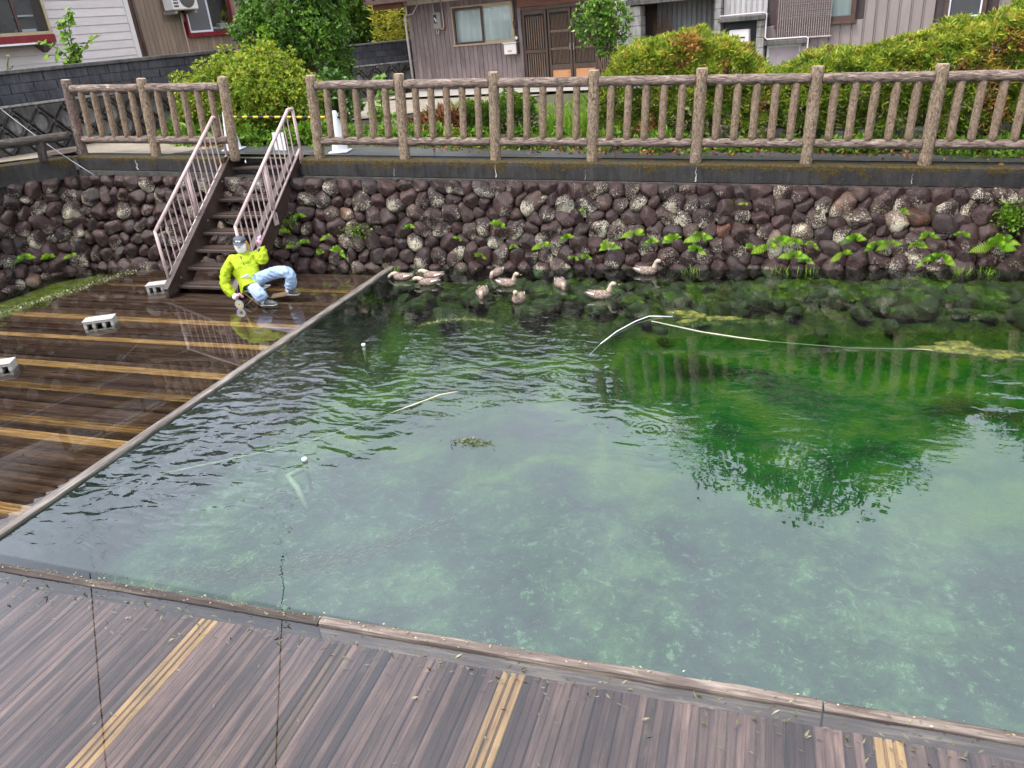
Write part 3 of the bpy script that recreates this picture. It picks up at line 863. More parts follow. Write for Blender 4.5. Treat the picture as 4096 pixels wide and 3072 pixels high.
# low-side wall, curving round the corner
top_pl = [Vector(p) for p in ((-10.40, 9.38, 1.36), (-10.80, 9.03, 1.37), (-11.16, 8.6, 1.36), (-11.42, 7.6, 1.38), (-11.65, 6.2, 1.42), (-11.8, 3.0, 1.5))]
bot_pl = [Vector(p) for p in ((-10.28, 8.83, -0.12), (-10.50, 8.72, -0.12), (-10.68, 8.40, -0.12), (-10.72, 7.6, -0.12), (-10.72, 6.2, -0.12), (-10.8, 3.0, -0.12))]
def poly_at(P, d):
    L = 0
    for a, b in zip(P, P[1:]):
        l = (b - a).length
        if d <= L + l: return a.lerp(b, (d - L) / l)
        L += l
    return P[-1].copy()
def frac(P, f):
    return poly_at(P, f * sum((b - a).length for a, b in zip(P, P[1:])))
def seg_at(P, f):
    f = min(max(f, 0), 0.99999) * (len(P) - 1)
    k = int(f)
    return P[k].lerp(P[k + 1], f - k)
UL = 6.4
brk = [0, 0.42, 0.95, 1.95, 3.35, 6.4]
def left_surf(u, v):
    u = min(max(UL - u, 0.0), UL - 1e-4)
    k = max(i for i in range(5) if brk[i] <= u)
    t = (u - brk[k]) / (brk[k + 1] - brk[k])
    return bot_pl[k].lerp(bot_pl[k + 1], t).lerp(top_pl[k].lerp(top_pl[k + 1], t), v / 1.55)
wall2 = empty('cobblestone_wall', (0, 0, 0), 0, 'mossy cobblestone wall under the low dark log rail', 'wall')
cobble_wall(wall2, left_surf, UL, 1.55, 0.235, 0.205, 5, rest=lambda P: P.y < 6.4 or P.z < -0.05)
V, F = [], []
nn_ = 24
for i in range(nn_ + 1):
    u = UL * i / nn_
    a, b = left_surf(u, 0), left_surf(u, 1.55)
    out = Vector((-0.04, 0.03, -0.02))
    V += [a + out + Vector((0.02, -.02, -.3)), b + out, b + Vector((-0.3, 0.2, 0))]
for i in range(nn_):
    for k in (0, 1): F.append((i * 3 + k, i * 3 + 3 + k, i * 3 + 4 + k, i * 3 + k + 1))
link('mortar', mesh_np('mortar', V, F, M['joint'], True), wall2)

# other two sides of the basin, plain concrete
for nm, a, b, lab in (('concrete_wall', (2.95, 10.3), (2.95, -1.2), 'plain dark concrete wall closing the pond end'),
                      ('concrete_wall', (2.95, -1.25), (-12.2, -1.25), 'plain concrete wall behind the front deck')):
    a, b = Vector((*a, 0)), Vector((*b, 0))
    d = (b - a)
    o = MB().box(0, d.length, -0.3, 0, -0.9, 1.35).build(nm, M['dark_concrete'], None, False, (a.x, a.y, 0), (0, 0, atan2(d.y, d.x) + 0))
    o.location += Vector((-d.y, d.x, 0)).normalized() * 0.3
    tag(o, lab, 'wall')

# coping beams; tint drives where moss grows (upper edge)
def coping(name, top, width, drop, label, back):
    """top: list of front-edge points; beam profile hangs below"""
    o_ = empty(name, (0, 0, 0), 0, label, 'coping')
    prof = [(0.0, -drop, 0.0), (0.0, -drop * .6, .25), (0.0, -drop * .25, 0.62), (0.004, -0.02, 1.0), (0.03, 0.0, 1.0), (0.12, 0.002, .75), (width * .6, 0.002, 0.5), (width, 0.0, .4), (width, -drop, .3)]
    V, F, T = [], [], []
    n = len(prof)
    for p in top:
        for (w, dz, t) in prof:
            V.append(p + back * w + Vector((0, 0, dz))); T.append(t)
    for i in range(len(top) - 1):
        for k in range(n): F.append((i * n + k, i * n + (k + 1) % n, (i + 1) * n + (k + 1) % n, (i + 1) * n + k))
    F.append(tuple(range(n))); F.append(tuple((len(top) - 1) * n + k for k in range(n - 1, -1, -1)))
    F = [f[::-1] for f in F]
    link('beam', mesh_np('beam', V, F, M['coping'], False, T), o_)
    return o_
cop_front = lambda x: Vector((x, fence_y(x) - 0.115, fence_z(x)))
N_ = 60
cop = coping('concrete_coping', [cop_front(-6.52 + 9.7 * i / N_) for i in range(N_ + 1)], 0.34, 0.225, 'mossy dark concrete coping from the stair under the long fence', Vector((0, 1, 0)))
cop2 = coping('concrete_coping', [cop_front(-10.40 + 2.63 * i / 20) for i in range(21)], 0.34, 0.20, 'short mossy concrete coping under the two-panel fence', Vector((0, 1, 0)))
tp = [Vector((p.x, p.y, 1.655 - 0.005 * k)) for k, p in enumerate([seg_at(top_pl, i / 20) for i in range(21)])]
tp = [Vector((p.x - 0.02, p.y - 0.03 if i else p.y, 1.625 + 0.02 * min(1, i / 5))) for i, p in enumerate(tp)]
cop3 = coping('concrete_coping', tp[::-1], 0.30, 0.31, 'cracked grey concrete coping below the low dark log rail', Vector((-0.8, 0.6, 0)))
# rough ledge course between coping and stones
def ledge(parent, x0, x1):
    V, F = [], []
    n = int((x1 - x0) / 0.06)
    for i in range(n + 1):
        x = x0 + (x1 - x0) * i / n
        f = cop_front(x)
        dp = 0.225 if x0 > -7 else 0.20
        j = 0.012 * fbm(x, 1.3, 3, 6)
        V += [f + Vector((0, -0.045 + j, -dp - 0.012)), f + Vector((0, -0.05 + j, -dp - 0.075 + j)), f + Vector((0, 0.1, -dp - 0.10)), f + Vector((0, 0.1, -dp - 0.005))]
    for i in range(n):
        for k in range(4): F.append((i * 4 + k, i * 4 + (k + 1) % 4, i * 4 + 4 + (k + 1) % 4, i * 4 + 4 + k))
    F.append((0, 1, 2, 3)); F.append(tuple(n * 4 + k for k in (3, 2, 1, 0)))
    link('ledge', mesh_np('ledge', V, [f[::-1] for f in F], M['ledge']), parent)
ledge(cop, -6.5, 3.15)
ledge(cop2, -10.38, -7.8)
# lime runs on the coping face
for par, x, w, h0, h1 in ((cop, -3.98 + .35, 0.03, -0.04, -0.21), (cop, -1.02, 0.03, -0.03, -0.22), (cop, -5.1, 0.012, -0.10, -0.215), (cop, 1.45, 0.012, -0.07, -0.2), (cop2, -9.32, 0.035, -0.03, -0.19), (cop, -2.42, .008, -.07, -.22)):
    f = cop_front(x)
    V, F = [], []
    for i in range(9):
        t = i / 8
        ww = 0.7 * w * (0.12 + 0.9 * t ** 1.6) * (0.7 + 0.5 * random.random())
        ox = 0.02 * fbm(t * 3, x, 3, 2)
        for sx in (-1, 1):
            for dy in (-0.0045, 0.002):
                V.append((f.x + ox + sx * ww / 2, f.y + dy + (0.01 if t == 0 else 0), f.z + h0 + (h1 - h0) * t))
    for i in range(8):
        a = i * 4
        F += [(a, a + 4, a + 6, a + 2), (a, a + 1, a + 5, a + 4), (a + 2, a + 6, a + 7, a + 3)]
    link('lime_run', mesh_np('lime_run', V, F, M['lime']), par)

# ------------------------------------------------------------------ log-look concrete fence
def log_mesh(name, L, r, mat, seed, nz=14, n=16, taper=0.0, knob=0.05, z0=0.0, capmat=None):
    V, F = [], []
    prof = []
    for i in range(nz + 1):
        t = i / nz
        prof.append((z0 + (L - z0) * t, r * (1 - taper * t)))
    prof = [(z0, r * 0.8), (z0 + 0.006, r * 0.96)] + prof[1:-1] + [(L - 0.008, r * (1 - taper) * 0.98), (L, r * (1 - taper) * 0.86)]
    m_ = len(prof)
    for z, rr in prof:
        for k in range(n):
            a = 2 * pi * k / n
            d = 1 + knob * mnoise.noise(Vector((cos(a) * 1.6 + seed * 5.3, sin(a) * 1.6, z * 6))) + knob * 0.6 * mnoise.noise(Vector((cos(a) * 4 + seed, sin(a) * 4, z * 17)))
            V.append((rr * d * cos(a), rr * d * sin(a), z))
    for i in range(m_ - 1):
        for k in range(n):
            k2 = (k + 1) % n
            F.append((i * n + k, i * n + k2, (i + 1) * n + k2, (i + 1) * n + k))
    F.append(tuple(range(n - 1, -1, -1)))
    F.append(tuple((m_ - 1) * n + k for k in range(n)))
    me = mesh_np(name, V, F, mat, True)
    me.polygons[-1].use_smooth = False
    if capmat is not None:
        me.materials.append(capmat)
        me.polygons[-1].material_index = 1
    return me

post_me = [log_mesh('post', 1.1, 0.073, M['post'], s, 16, 18, 0.04, 0.05, -0.06, M['post_top']) for s in range(3)]
peel_me = log_mesh('post', 1.1, 0.073, M['post_peel'], 9, 16, 18, 0.04, 0.05, -0.06, M['post_top'])
PS = 1.308
def rail_span(a, b):
    d = (b - a)
    return d, d.to_track_quat('Z', 'Y').to_euler()
rail_hi = [log_mesh('rail', 1.21, 0.061, M['rail'], 20 + s, 16, 16, 0, 0.06, 0, M['post_top']) for s in range(3)]
rail_lo = [log_mesh('rail', 1.21, 0.055, M['rail'], 30 + s, 16, 16, 0, 0.06, 0, M['post_top']) for s in range(3)]
bal_me = [log_mesh('baluster', 0.70, 0.047, M['baluster'], 40 + s, 9, 12, 0, 0.06) for s in range(4)]

def log_fence(posts, label, peel=False):
    o0 = Vector((posts[0], fence_y(posts[0]), fence_z(posts[0])))
    root = empty('log_fence', o0, 0, label, 'fence')
    lean = lambda x: 0.072 - 0.005 * (x + 4.5)
    base = [Vector((x, fence_y(x), fence_z(x))) - o0 for x in posts]
    upv = [Vector((lean(x), 0.0, 1.0)).normalized() for x in posts]
    for i, x in enumerate(posts):
        link('post', peel_me if (peel and i == 0) else post_me[i % 3], root, base[i], upv[i].to_track_quat('Z', 'Y').to_euler())
    for i in range(len(posts) - 1):
        for h, ms, rr in ((0.965, rail_hi, .066), (0.235, rail_lo, .066)):
            a = base[i] + upv[i] * h
            b = base[i + 1] + upv[i + 1] * h
            d = (b - a); L = d.length; d.normalize()
            a2 = a + d * rr
            o = link('rail', ms[i % 3], root, a2, d.to_track_quat('Z', 'Y').to_euler())
            o.scale = (1, 1, (L - 2 * rr) / 1.21)
        for k in range(1, 6):
            t = k / 6
            a = (base[i] + upv[i] * 0.265).lerp(base[i + 1] + upv[i + 1] * 0.265, t)
            b = (base[i] + upv[i] * 0.935).lerp(base[i + 1] + upv[i + 1] * 0.935, t)
            d = b - a
            o = link('baluster', bal_me[(i + k) % 4], root, a, d.to_track_quat('Z', 'Y').to_euler())
            o.scale = (1, 1, d.length / 0.70)
    return root
log_fence([-10.367, -9.02, -7.66], 'short two-panel log-look fence with a peeling end post', True)
log_fence([-6.273 + PS * i for i in range(8)], 'long log-look concrete fence above the cobblestone wall')

lr = empty('log_rail', (-10.6, 9.2, 1.6), 0, 'low dark log rail on short stubs beside the street', 'rail')
def log_between(name, a, b, r, mat, seed, parent, knob=0.07):
    a, b = Vector(a), Vector(b)
    d = b - a
    o = link(name, log_mesh(name, d.length, r, mat, seed, 14, 16, 0, knob), parent, a - parent.location, d.to_track_quat('Z', 'Y').to_euler())
    return o
log_between('rail', (-10.44, 9.46, 1.93), (-11.00, 8.22, 1.965), 0.066, M['low_rail'], 3, lr)
log_between('rail', (-11.02, 8.18, 1.965), (-11.6, 6.6, 1.985), 0.066, M['low_rail'], 4, lr)
for i, (x, y) in enumerate(((-10.62, 9.08), (-10.90, 8.46), (-11.3, 7.4))):
    log_between('stub', (x - .03, y - .02, 1.62), (x, y, 1.92), 0.064, M['low_rail'], 6 + i, lr)

# ------------------------------------------------------------------ stair with two railings
XL, XR = -7.78, -6.68
st = empty('stair', (XL, 7.8, 0), 0, 'open dark wooden stair with pink metal railings down to the deck', 'stair')
SL = (1.30 - 0.03) / (9.73 - 8.04)
def sv(x, y, z): return Vector((x, y, z)) - st.location
for X, nm in ((XL, 'stringer'), (XR, 'stringer')):
    th = 0.05
    # side profile in (y, z)
    prof = [(7.80, -0.12), (7.80, 0.045), (7.86, 0.075), (9.68, 1.47), (9.74, 1.49), (10.02, 1.465), (10.02, 1.33), (9.86, 1.27), (9.75, 1.18), (8.08, -0.12)]
    if X == XR:
        prof = [(y, z - 0.015) for y, z in prof]
    n = len(prof)
    V = [sv(X - th / 2, y, z) for y, z in prof] + [sv(X + th / 2, y, z) for y, z in prof]
    F = [tuple(range(n)), tuple(range(2 * n - 1, n - 1, -1))] + [(i + n, (i + 1) % n + n, (i + 1) % n, i) for i in range(n)]
    s_ = link(nm, mesh_np(nm, V, F, M['stair']), st)
    # flat cap board along the slope
    cap = MB()
    a, b = Vector((X, 7.80, 0.085)), Vector((X, 9.70, 1.50))
    d = (b - a).normalized(); up = Vector((0, -d.z, d.y))
    pts = []
    for p in (a, b):
        for sx in (-0.045, 0.045):
            for su in (-0.012, 0.014): pts.append(sv(*(p + Vector((sx, 0, 0)) + up * su)))
    cap.add(pts, [(0, 2, 3, 1), (4, 5, 7, 6), (0, 1, 5, 4), (2, 6, 7, 3), (1, 3, 7, 5), (0, 4, 6, 2)])
    cap.build('cap_board', M['tread'], s_)
for k in range(8):
    z = 0.075 + 0.1815 * k
    y = 8.00 + 0.2415 * k
    dp = 0.26 if k < 7 else 0.66
    t_ = MB().bbox(XL + 0.03, XR - 0.03, y, y + dp, z - 0.042, z, 0.006).build('tread', M['tread'], st, False, -st.location)
    for gk in range(3):
        MB().box(XL + 0.06, XR - 0.06, y + 0.03 + 0.022 * gk, y + 0.038 + 0.022 * gk, z - 0.002, z + 0.002).build('grip_strip', M['stair_line'], t_, False)
tag(MB().bbox(-7.765, -6.53, 9.80, 10.32, 0.6, 1.30, 0.01).box(-7.74, -6.55, 10.03, 10.38, 1.347, 1.462).build('concrete_sill', M['dark_concrete']), 'dark concrete sill block behind the top stair tread', 'sill')
# bolts
for (y, z) in ((9.72, 1.44), (8.1, 0.16), (8.9, 0.75), (9.4, 1.2)):
    MB().lathe([(0.0001, 0), (0.010, 0), (0.010, 0.005), (0.006, 0.008)], 8).build('bolt', M['wire'], st, False, sv(XL + 0.028, y, z), (0, pi / 2, 0))
def railing(X, y0, zoff, name):
    slope = (2.055 - 0.84) / (9.60 - 7.95)
    top = lambda y: 0.84 + slope * (y - 7.95) + zoff
    low = lambda y: 0.19 + (1.47 - 0.19) / (9.66 - 7.95) * (y - 7.95) + zoff
    r = empty(name, sv(X, y0, 0)); r.parent = st
    q = lambda y, z: (0, y - y0, z)
    y1 = y0 + 1.66
    MB().tube([q(y0, top(y0)), q(y1, top(y1))], 0.024, 10).tube([q(y1 - 0.01, top(y1)), q(y1 + 0.13, top(y1) + 0.0)], 0.024, 10).build('handrail', M['railpaint'], r, True)
    MB().tube([q(y0, low(y0)), q(y1 + .1, low(y1 + .1))], 0.02, 8).build('lower_rail', M['railpaint'], r, True)
    MB().tube([q(y0, top(y0) + .01), q(y0, low(y0) - 0.12)], 0.021, 10).build('post', M['railpaint'], r, True)
    MB().tube([q(y1 + .12, top(y1)), q(y1 + .12, low(y1) - 0.10)], 0.021, 10).build('post', M['railpaint'], r, True)
    ym = y0 + 0.86
    MB().tube([q(ym, top(ym)), q(ym, low(ym) - 0.12)], 0.021, 10).build('post', M['railpaint'], r, True)
    for k in range(1, 15):
        y = y0 + 1.72 * k / 15
        if abs(y - ym) < 0.045: continue
        MB().tube([q(y, min(top(y), top(y1))), q(y, low(y))], 0.0095, 6, False).build('baluster', M['railpaint'], r, True)
    for y in (y0 + .02, ym, y1 + .11):
        sgn = -1 if X < -7.2 else 1
        MB().bbox(-0.012, 0.012, y - y0 - 0.045, y - y0 + 0.05, low(y) - 0.20, low(y) - 0.03, 0.003).build('bracket', M['railpaint'], r)
    return r
railing(XL - 0.045, 7.95, 0.0, 'railing')
railing(XR + 0.05, 8.08, -0.06, 'railing')

# ------------------------------------------------------------------ hollow concrete blocks on the deck
def hollow_block(loc, rz, label, L=0.40, tilt=0.0):
    o = empty('concrete_block', loc, rz, label, 'block')
    b = MB()
    L *= 0.87
    W, H, t = 0.17, 0.078, 0.032
    # lies on its side: hollows open to the front (-y)
    b.bbox(-L / 2, L / 2, -W / 2, W / 2, H - 0.026, H, 0.005)
    b.bbox(-L / 2, L / 2, -W / 2, W / 2, -0.06, -0.03, 0.004)
    for x in (-L / 2 + 0.018, -L / 6, L / 6, L / 2 - 0.018):
        b.box(x - 0.018, x + 0.018, -W / 2 + 0.004, W / 2 - 0.004, -0.031, H - 0.025)
    b.box(-L / 2 + 0.01, L / 2 - 0.01, W / 2 - 0.03, W / 2 - 0.008, -0.03, H - 0.026)
    b.build('body', M['block'], o)
    MB().bbox(-L / 2 - 0.006, L / 2 + 0.006, -W / 2 - 0.006, W / 2 + 0.006, H + 0.001, H + 0.016, 0.004).build('slab', M['block'], o)
    o.rotation_euler.x = tilt
    return o
hollow_block((-7.87, 6.72, 0.0), 0.52, 'hollow concrete block alone in the middle of the flooded deck')
hollow_block((-8.12, 8.05, 0.0), 0.45, 'hollow concrete block touching the foot of the stair', 0.36)
hollow_block((-7.98, 5.36, 0.0), 0.55, 'hollow concrete block on the deck far from the stair')

# ------------------------------------------------------------------ cones, striped bar, notice
def cone(loc, label, rz=0.2):
    o = empty('traffic_cone', loc, rz, label, 'cone')
    MB().lathe([(0.125, 0.0), (0.118, 0.02), (0.05, 0.52), (0.035, 0.56), (0.025, 0.565)], 20).build('body', M['white'], o, True)
    MB().bbox(-0.14, 0.14, -0.14, 0.14, -0.012, 0.012, 0.008).build('base', M['white'], o)
    return o
c1_ = (-6.16, 10.17, gz(-6.16, 10.17) + 0.024)
c2_ = (-8.02, 10.17, gz(-8.02, 10.17) + 0.024)
cone(c1_, 'white traffic cone behind the long fence end post')
cone(c2_, 'white traffic cone behind the post beside the stair')
bar = empty('barrier_bar', (-8.02, 10.17, c2_[2] + 0.47), 0, 'black and yellow striped bar across the stair top', 'barrier')
Bv = Vector((c1_[0] - c2_[0] + .12, 0, c1_[2] - c2_[2]))
d_ = Bv.normalized(); L_ = Bv.length
MB().tube([(0, 0, 0), Bv], 0.0165, 10).build('rod', M['black'], bar, True)
for k in range(10):
    a = d_ * (0.10 + 0.19 * k)
    if a.length + 0.09 < L_:
        MB().tube([a, a + d_ * 0.09], 0.0178, 10).build('yellow_band', M['yellow'], bar, True)
nt_ = empty('notice_sheet', (-7.16, 10.145, 1.655), 0, 'white paper notice hanging from the striped bar', 'notice')
MB().box(-0.10, 0.10, -0.003, 0.0, -0.16, 0.10).build('sheet', M['paper'], nt_, rot=(0.03, 0.05, 0))
MB().box(-0.012, 0.012, -0.005, 0.045, 0.09, 0.13).build('clip', M['black'], nt_)
tag(MB().lathe([(0.33, 0.0), (0.33, 0.006), (0.31, 0.008)], 32).build('manhole_cover', M['iron'], None, True, (-10.96, 9.68, gz(-10.96, 9.68) + 0.006)), 'round rusty manhole cover in the pale street', 'manhole')
# wire from the wall top to the stones
wa, wb = Vector((-11.50, 9.30, 2.44)), Vector((-10.02, 9.33, 1.34))
tag(MB().tube([wa.lerp(wb, t) - Vector((0, 0, 0.05 * sin(pi * t))) for t in np.linspace(0, 1, 9)], 0.006, 6).build('guy_wire', M['wire'], None, True), 'thin grey wire slanting down in front of the low log rail', 'wire')

# ------------------------------------------------------------------ boundary walls of blocks and diamond panels
def clip_poly(P, z0, z1):
    for sgn, lim in ((1, z0), (-1, -z1)):
        out = []
        for i in range(len(P)):
            a, b = P[i], P[(i + 1) % len(P)]
            ia, ib = sgn * a[1] >= lim, sgn * b[1] >= lim
            if ia: out.append(a)
            if ia != ib:
                t = (lim - sgn * a[1]) / (sgn * b[1] - sgn * a[1])
                out.append((a[0] + t * (b[0] - a[0]), a[1] + t * (b[1] - a[1])))
        P = out
        if len(P) < 3: return []
    return P

def block_wall(loc, rz, u0, u1, zb, zd, zc, zt, label, bl, dw, dh, seed):
    """zb base, zd top of diamond panels, zc top of block courses, zt top of cap"""
    root = empty('block_wall', (loc[0], loc[1], 0), rz, label, 'wall')
    rg = random.Random(seed)
    MB().box(u0, u1, 0.03, 0.16, zb - 0.4, zc).build('core', M['grout'], root)
    MB().bbox(u0, u1, -0.045, 0.19, zc + 0.001, zt, 0.008).build('cap', M['dark_concrete'], root)
    MB().bbox(u0, u1, -0.03, 0.05, zd - 0.035, zd + 0.004, 0.006).build('ledge', M['old_block'], root)
    rows = 3
    ch = (zc - zd - 0.006) / rows
    for j in range(rows):
        u = u0 + (bl / 2 if j % 2 else 0)
        while u < u1 - 0.05:
            e = min(u + bl, u1)
            z0 = zd + 0.006 + j * ch
            MB().bbox(u + 0.005, e - 0.005, rg.uniform(-0.004, 0.004), 0.12, z0 + 0.004, z0 + ch - 0.004, 0.006).build('block', M['wall_block'], root)
            u += bl
    zt_, zb_ = zd - 0.04, zb - 0.05
    j = 0
    z = zt_ - dh * 0.08
    while z > zb_ - dh * 0.5:
        u = u0 + (dw / 2 if j % 2 else 0)
        while u < u1:
            P = clip_poly([(u - dw / 2 + .008, z), (u, z - dh / 2 + .008), (u + dw / 2 - .008, z), (u, z + dh / 2 - .008)], zb_, zt_)
            P = [p for p in P]
            if len(P) >= 3:
                cx = sum(p[0] for p in P) / len(P); cz = sum(p[1] for p in P) / len(P)
                full = len(P) == 4
                V, F = [], []
                rings = [(1.0, 0.06), (0.93, -0.01), (0.82, -0.05), (0.60, -0.05), (0.48, 0.02), (0.2, 0.028)] if full else [(1.0, 0.06), (0.93, -0.012), (0.75, -0.05), (0.3, -0.05)]
                m4 = []
                for i in range(len(P)):
                    a, b = P[i], P[(i + 1) % len(P)]
                    for k in range(4): m4.append((a[0] + (b[0] - a[0]) * k / 4, a[1] + (b[1] - a[1]) * k / 4))
                rmin = min(dw, dh) * 0.30
                for s, y in rings:
                    for p in m4:
                        dx, dz = p[0] - cx, p[1] - cz
                        if s <= 0.6:
                            q = rmin / max(1e-6, sqrt(dx * dx + dz * dz)) * s / 0.6
                            dx, dz = dx * q * 1.0, dz * q * 1.35
                            V.append((cx + dx, y, cz + dz))
                        else: V.append((cx + dx * s, y, cz + dz * s))
                n = len(m4)
                for r_ in range(len(rings) - 1):
                    for i in range(n):
                        F.append((r_ * n + i, r_ * n + (i + 1) % n, (r_ + 1) * n + (i + 1) % n, (r_ + 1) * n + i))
                F.append(tuple((len(rings) - 1) * n + i for i in range(n)))
                me_ = mesh_np('diamond_block', V, F, M['wall_diamond'])
                if full:
                    me_.materials.append(M['diamond_recess'])
                    for k_, p_ in enumerate(me_.polygons): p_.material_index = 1 if k_ >= 4 * n else 0
                link('diamond_block', me_, root)
            u += dw
        z -= dh / 2
        j += 1
    return root
block_wall((-11.63, 9.13), atan2(.95, .3), -2.6, 7.0, 1.66, 2.42, 2.86, 2.92, 'blackened block wall with diamond panels along the pale street', 0.365, 0.40, 0.46, 1)
block_wall((-12.3, 19.1), atan2(.6, .8), -0.6, 6.2, 1.36, 2.17, 2.66, 2.71, 'stained block wall beside the mauve house, below the hillside', 0.40, 0.46, 0.56, 2)

# ------------------------------------------------------------------ houses
def boards(parent, u0, u1, z0, z1, pitch, mat, holes=(), y0=0.0, th=0.02, gap=0.008, name='siding_board', rib=0.0, horiz=False, lap=False):
    a, b = (z0, z1) if horiz else (u0, u1)
    n = max(1, int(round((b - a) / pitch)))
    p = (b - a) / n
    for i in range(n):
        s, e = a + i * p + gap / 2, a + (i + 1) * p - gap / 2
        c, d = (u0, u1) if horiz else (z0, z1)
        segs = [(c, d)]
        for (hu0, hu1, hz0, hz1) in holes:
            ha, hb, hc, hd = (hz0, hz1, hu0, hu1) if horiz else (hu0, hu1, hz0, hz1)
            if e > ha + 1e-3 and s < hb - 1e-3:
                ns = []
                for (g, h) in segs:
                    if hd <= g or hc >= h: ns.append((g, h)); continue
                    if g < hc: ns.append((g, hc))
                    if h > hd: ns.append((hd, h))
                segs = ns
        for (g, h) in segs:
            if h - g < 0.02: continue
            m_ = MB()
            if horiz:
                if lap:
                    V = [(g, y0 - th, s), (h, y0 - th, s), (h, y0 - th * .35, e), (g, y0 - th * .35, e), (g, y0 + .02, s), (h, y0 + .02, s), (h, y0 + .02, e), (g, y0 + .02, e)]
                    m_.add(V, [(0, 1, 2, 3), (4, 7, 6, 5), (0, 4, 5, 1), (3, 2, 6, 7), (0, 3, 7, 4), (1, 5, 6, 2)])
                else: m_.bbox(g, h, y0 - th, y0 + .02, s, e, 0.004)
            else:
                m_.bbox(s, e, y0 - th, y0 + .02, g, h, 0.005)
                if rib:
                    m_.bbox(s, s + rib, y0 - th - 0.022, y0 - th + .002, g, h, 0.006)
            m_.build(name, mat, parent)

def frame(parent, u0, u1, z0, z1, w, y0, y1, mat, name='window_frame'):
    return MB().box(u0, u1, y0, y1, z1 - w, z1).box(u0, u1, y0, y1, z0, z0 + w).box(u0, u0 + w, y0, y1, z0 + w, z1 - w).box(u1 - w, u1, y0, y1, z0 + w, z1 - w).build(name, mat, parent)

def curtain(parent, u0, u1, z0, z1, y, seed=0, amp=0.045):
    n = 60
    V, F = [], []
    for i in range(n + 1):
        t = i / n
        u = u0 + (u1 - u0) * t
        for j, z in enumerate((z0, (z0 + z1) / 2, z1)):
            V.append((u, y + amp * sin(t * 34 + seed + 0.7 * sin(t * 9 + j)) * (1.0 - 0.25 * j), z))
    for i in range(n):
        for j in (0, 1): F.append((i * 3 + j, i * 3 + 3 + j, i * 3 + 4 + j, i * 3 + j + 1))
    return link('curtain', mesh_np('curtain', V, F, M['curtain'], True), parent)

def pane(parent, u0, u1, z0, z1, y): return MB().box(u0, u1, y, y + 0.006, z0, z1).build('pane', M['glass'], parent)

def slope_roof(parent, u0, u1, y0, y1, z0, z1, th=0.12, mat='roof_tile', tiles=0.28):
    """one roof plane from the eave (y0,z0) up to (y1,z1), with rolled tile courses"""
    V = [(u0, y0, z0), (u1, y0, z0), (u1, y1, z1), (u0, y1, z1), (u0, y0, z0 - th), (u1, y0, z0 - th), (u1, y1, z1 - th), (u0, y1, z1 - th)]
    o = MB().add(V, [(0, 1, 2, 3), (4, 7, 6, 5), (0, 4, 5, 1), (1, 5, 6, 2), (2, 6, 7, 3), (3, 7, 4, 0)]).build('roof', M[mat], parent)
    m_ = MB()
    n = int((u1 - u0) / tiles)
    for i in range(n + 1):
        u = u0 + (u1 - u0) * i / n
        m_.tube([(u, y0 - .02, z0 + 0.01), (u, y1, z1 + 0.01)], 0.045, 6)
    m_.build('tile_rolls', M[mat], o, True)
    return o

# --- mauve house with lattice entrance
h3 = empty('mauve_house', (-9.375, 19.875, 0), -radians(10), 'mauve steel-clad house with a dark lattice sliding entrance', 'house')
W3 = (1.335, 3.075, 2.475, 3.365)
MB().box(-0.02, W3[0], 0.03, 0.16, 1.30, 3.60).box(W3[1], 3.25, 0.03, 0.16, 1.3, 3.6).box(W3[0], W3[1], 0.03, 0.16, 1.3, W3[2]).box(W3[0], W3[1], 0.03, 0.16, W3[3], 3.6).box(0, 0.1, 0.16, 6, 1.3, 3.6).build('backing', M['mauve_dark'], h3)
boards(h3, 0.0, 3.2, 1.40, 3.50, 0.135, M['mauve'], [W3])
MB().box(-0.02, 3.22, -0.03, 0.05, 1.27, 1.385).build('plinth', M['apron'], h3)
MB().box(-0.1, 2.35, -0.05, 0.06, 3.50, 3.62).build('fascia', M['trim_white'], h3)
w_ = MB().box(W3[0], W3[1], -0.035, 0.0, W3[3] - 0.035, W3[3]).box(W3[0] - .03, W3[1] + .03, -0.06, 0.0, W3[2] - 0.012, W3[2] + 0.022).box(W3[0], W3[0] + .03, -0.035, 0, W3[2], W3[3]).box(W3[1] - .03, W3[1], -0.035, 0, W3[2], W3[3]).build('window', M['alu'], h3)
um = 2.19
frame(w_, W3[0] + .03, um + 0.03, W3[2] + .022, W3[3] - .035, 0.05, -0.03, -0.005, M['brown_trim'], 'sash')
frame(w_, um - 0.01, W3[1] - .03, W3[2] + .022, W3[3] - .035, 0.045, -0.002, 0.022, M['alu'], 'sash')
pane(w_, W3[0] + .07, um, W3[2] + .06, W3[3] - .07, -0.018)
pane(w_, um + .04, W3[1] - .06, W3[2] + .06, W3[3] - .07, 0.01)
curtain(w_, W3[0] + .03, W3[1] - .03, W3[2], W3[3], 0.07)
MB().box(W3[0] - .1, W3[1] + .1, 0.17, 0.2, W3[2] - .1, W3[3] + .1).build('room_wall', M['room'], w_)
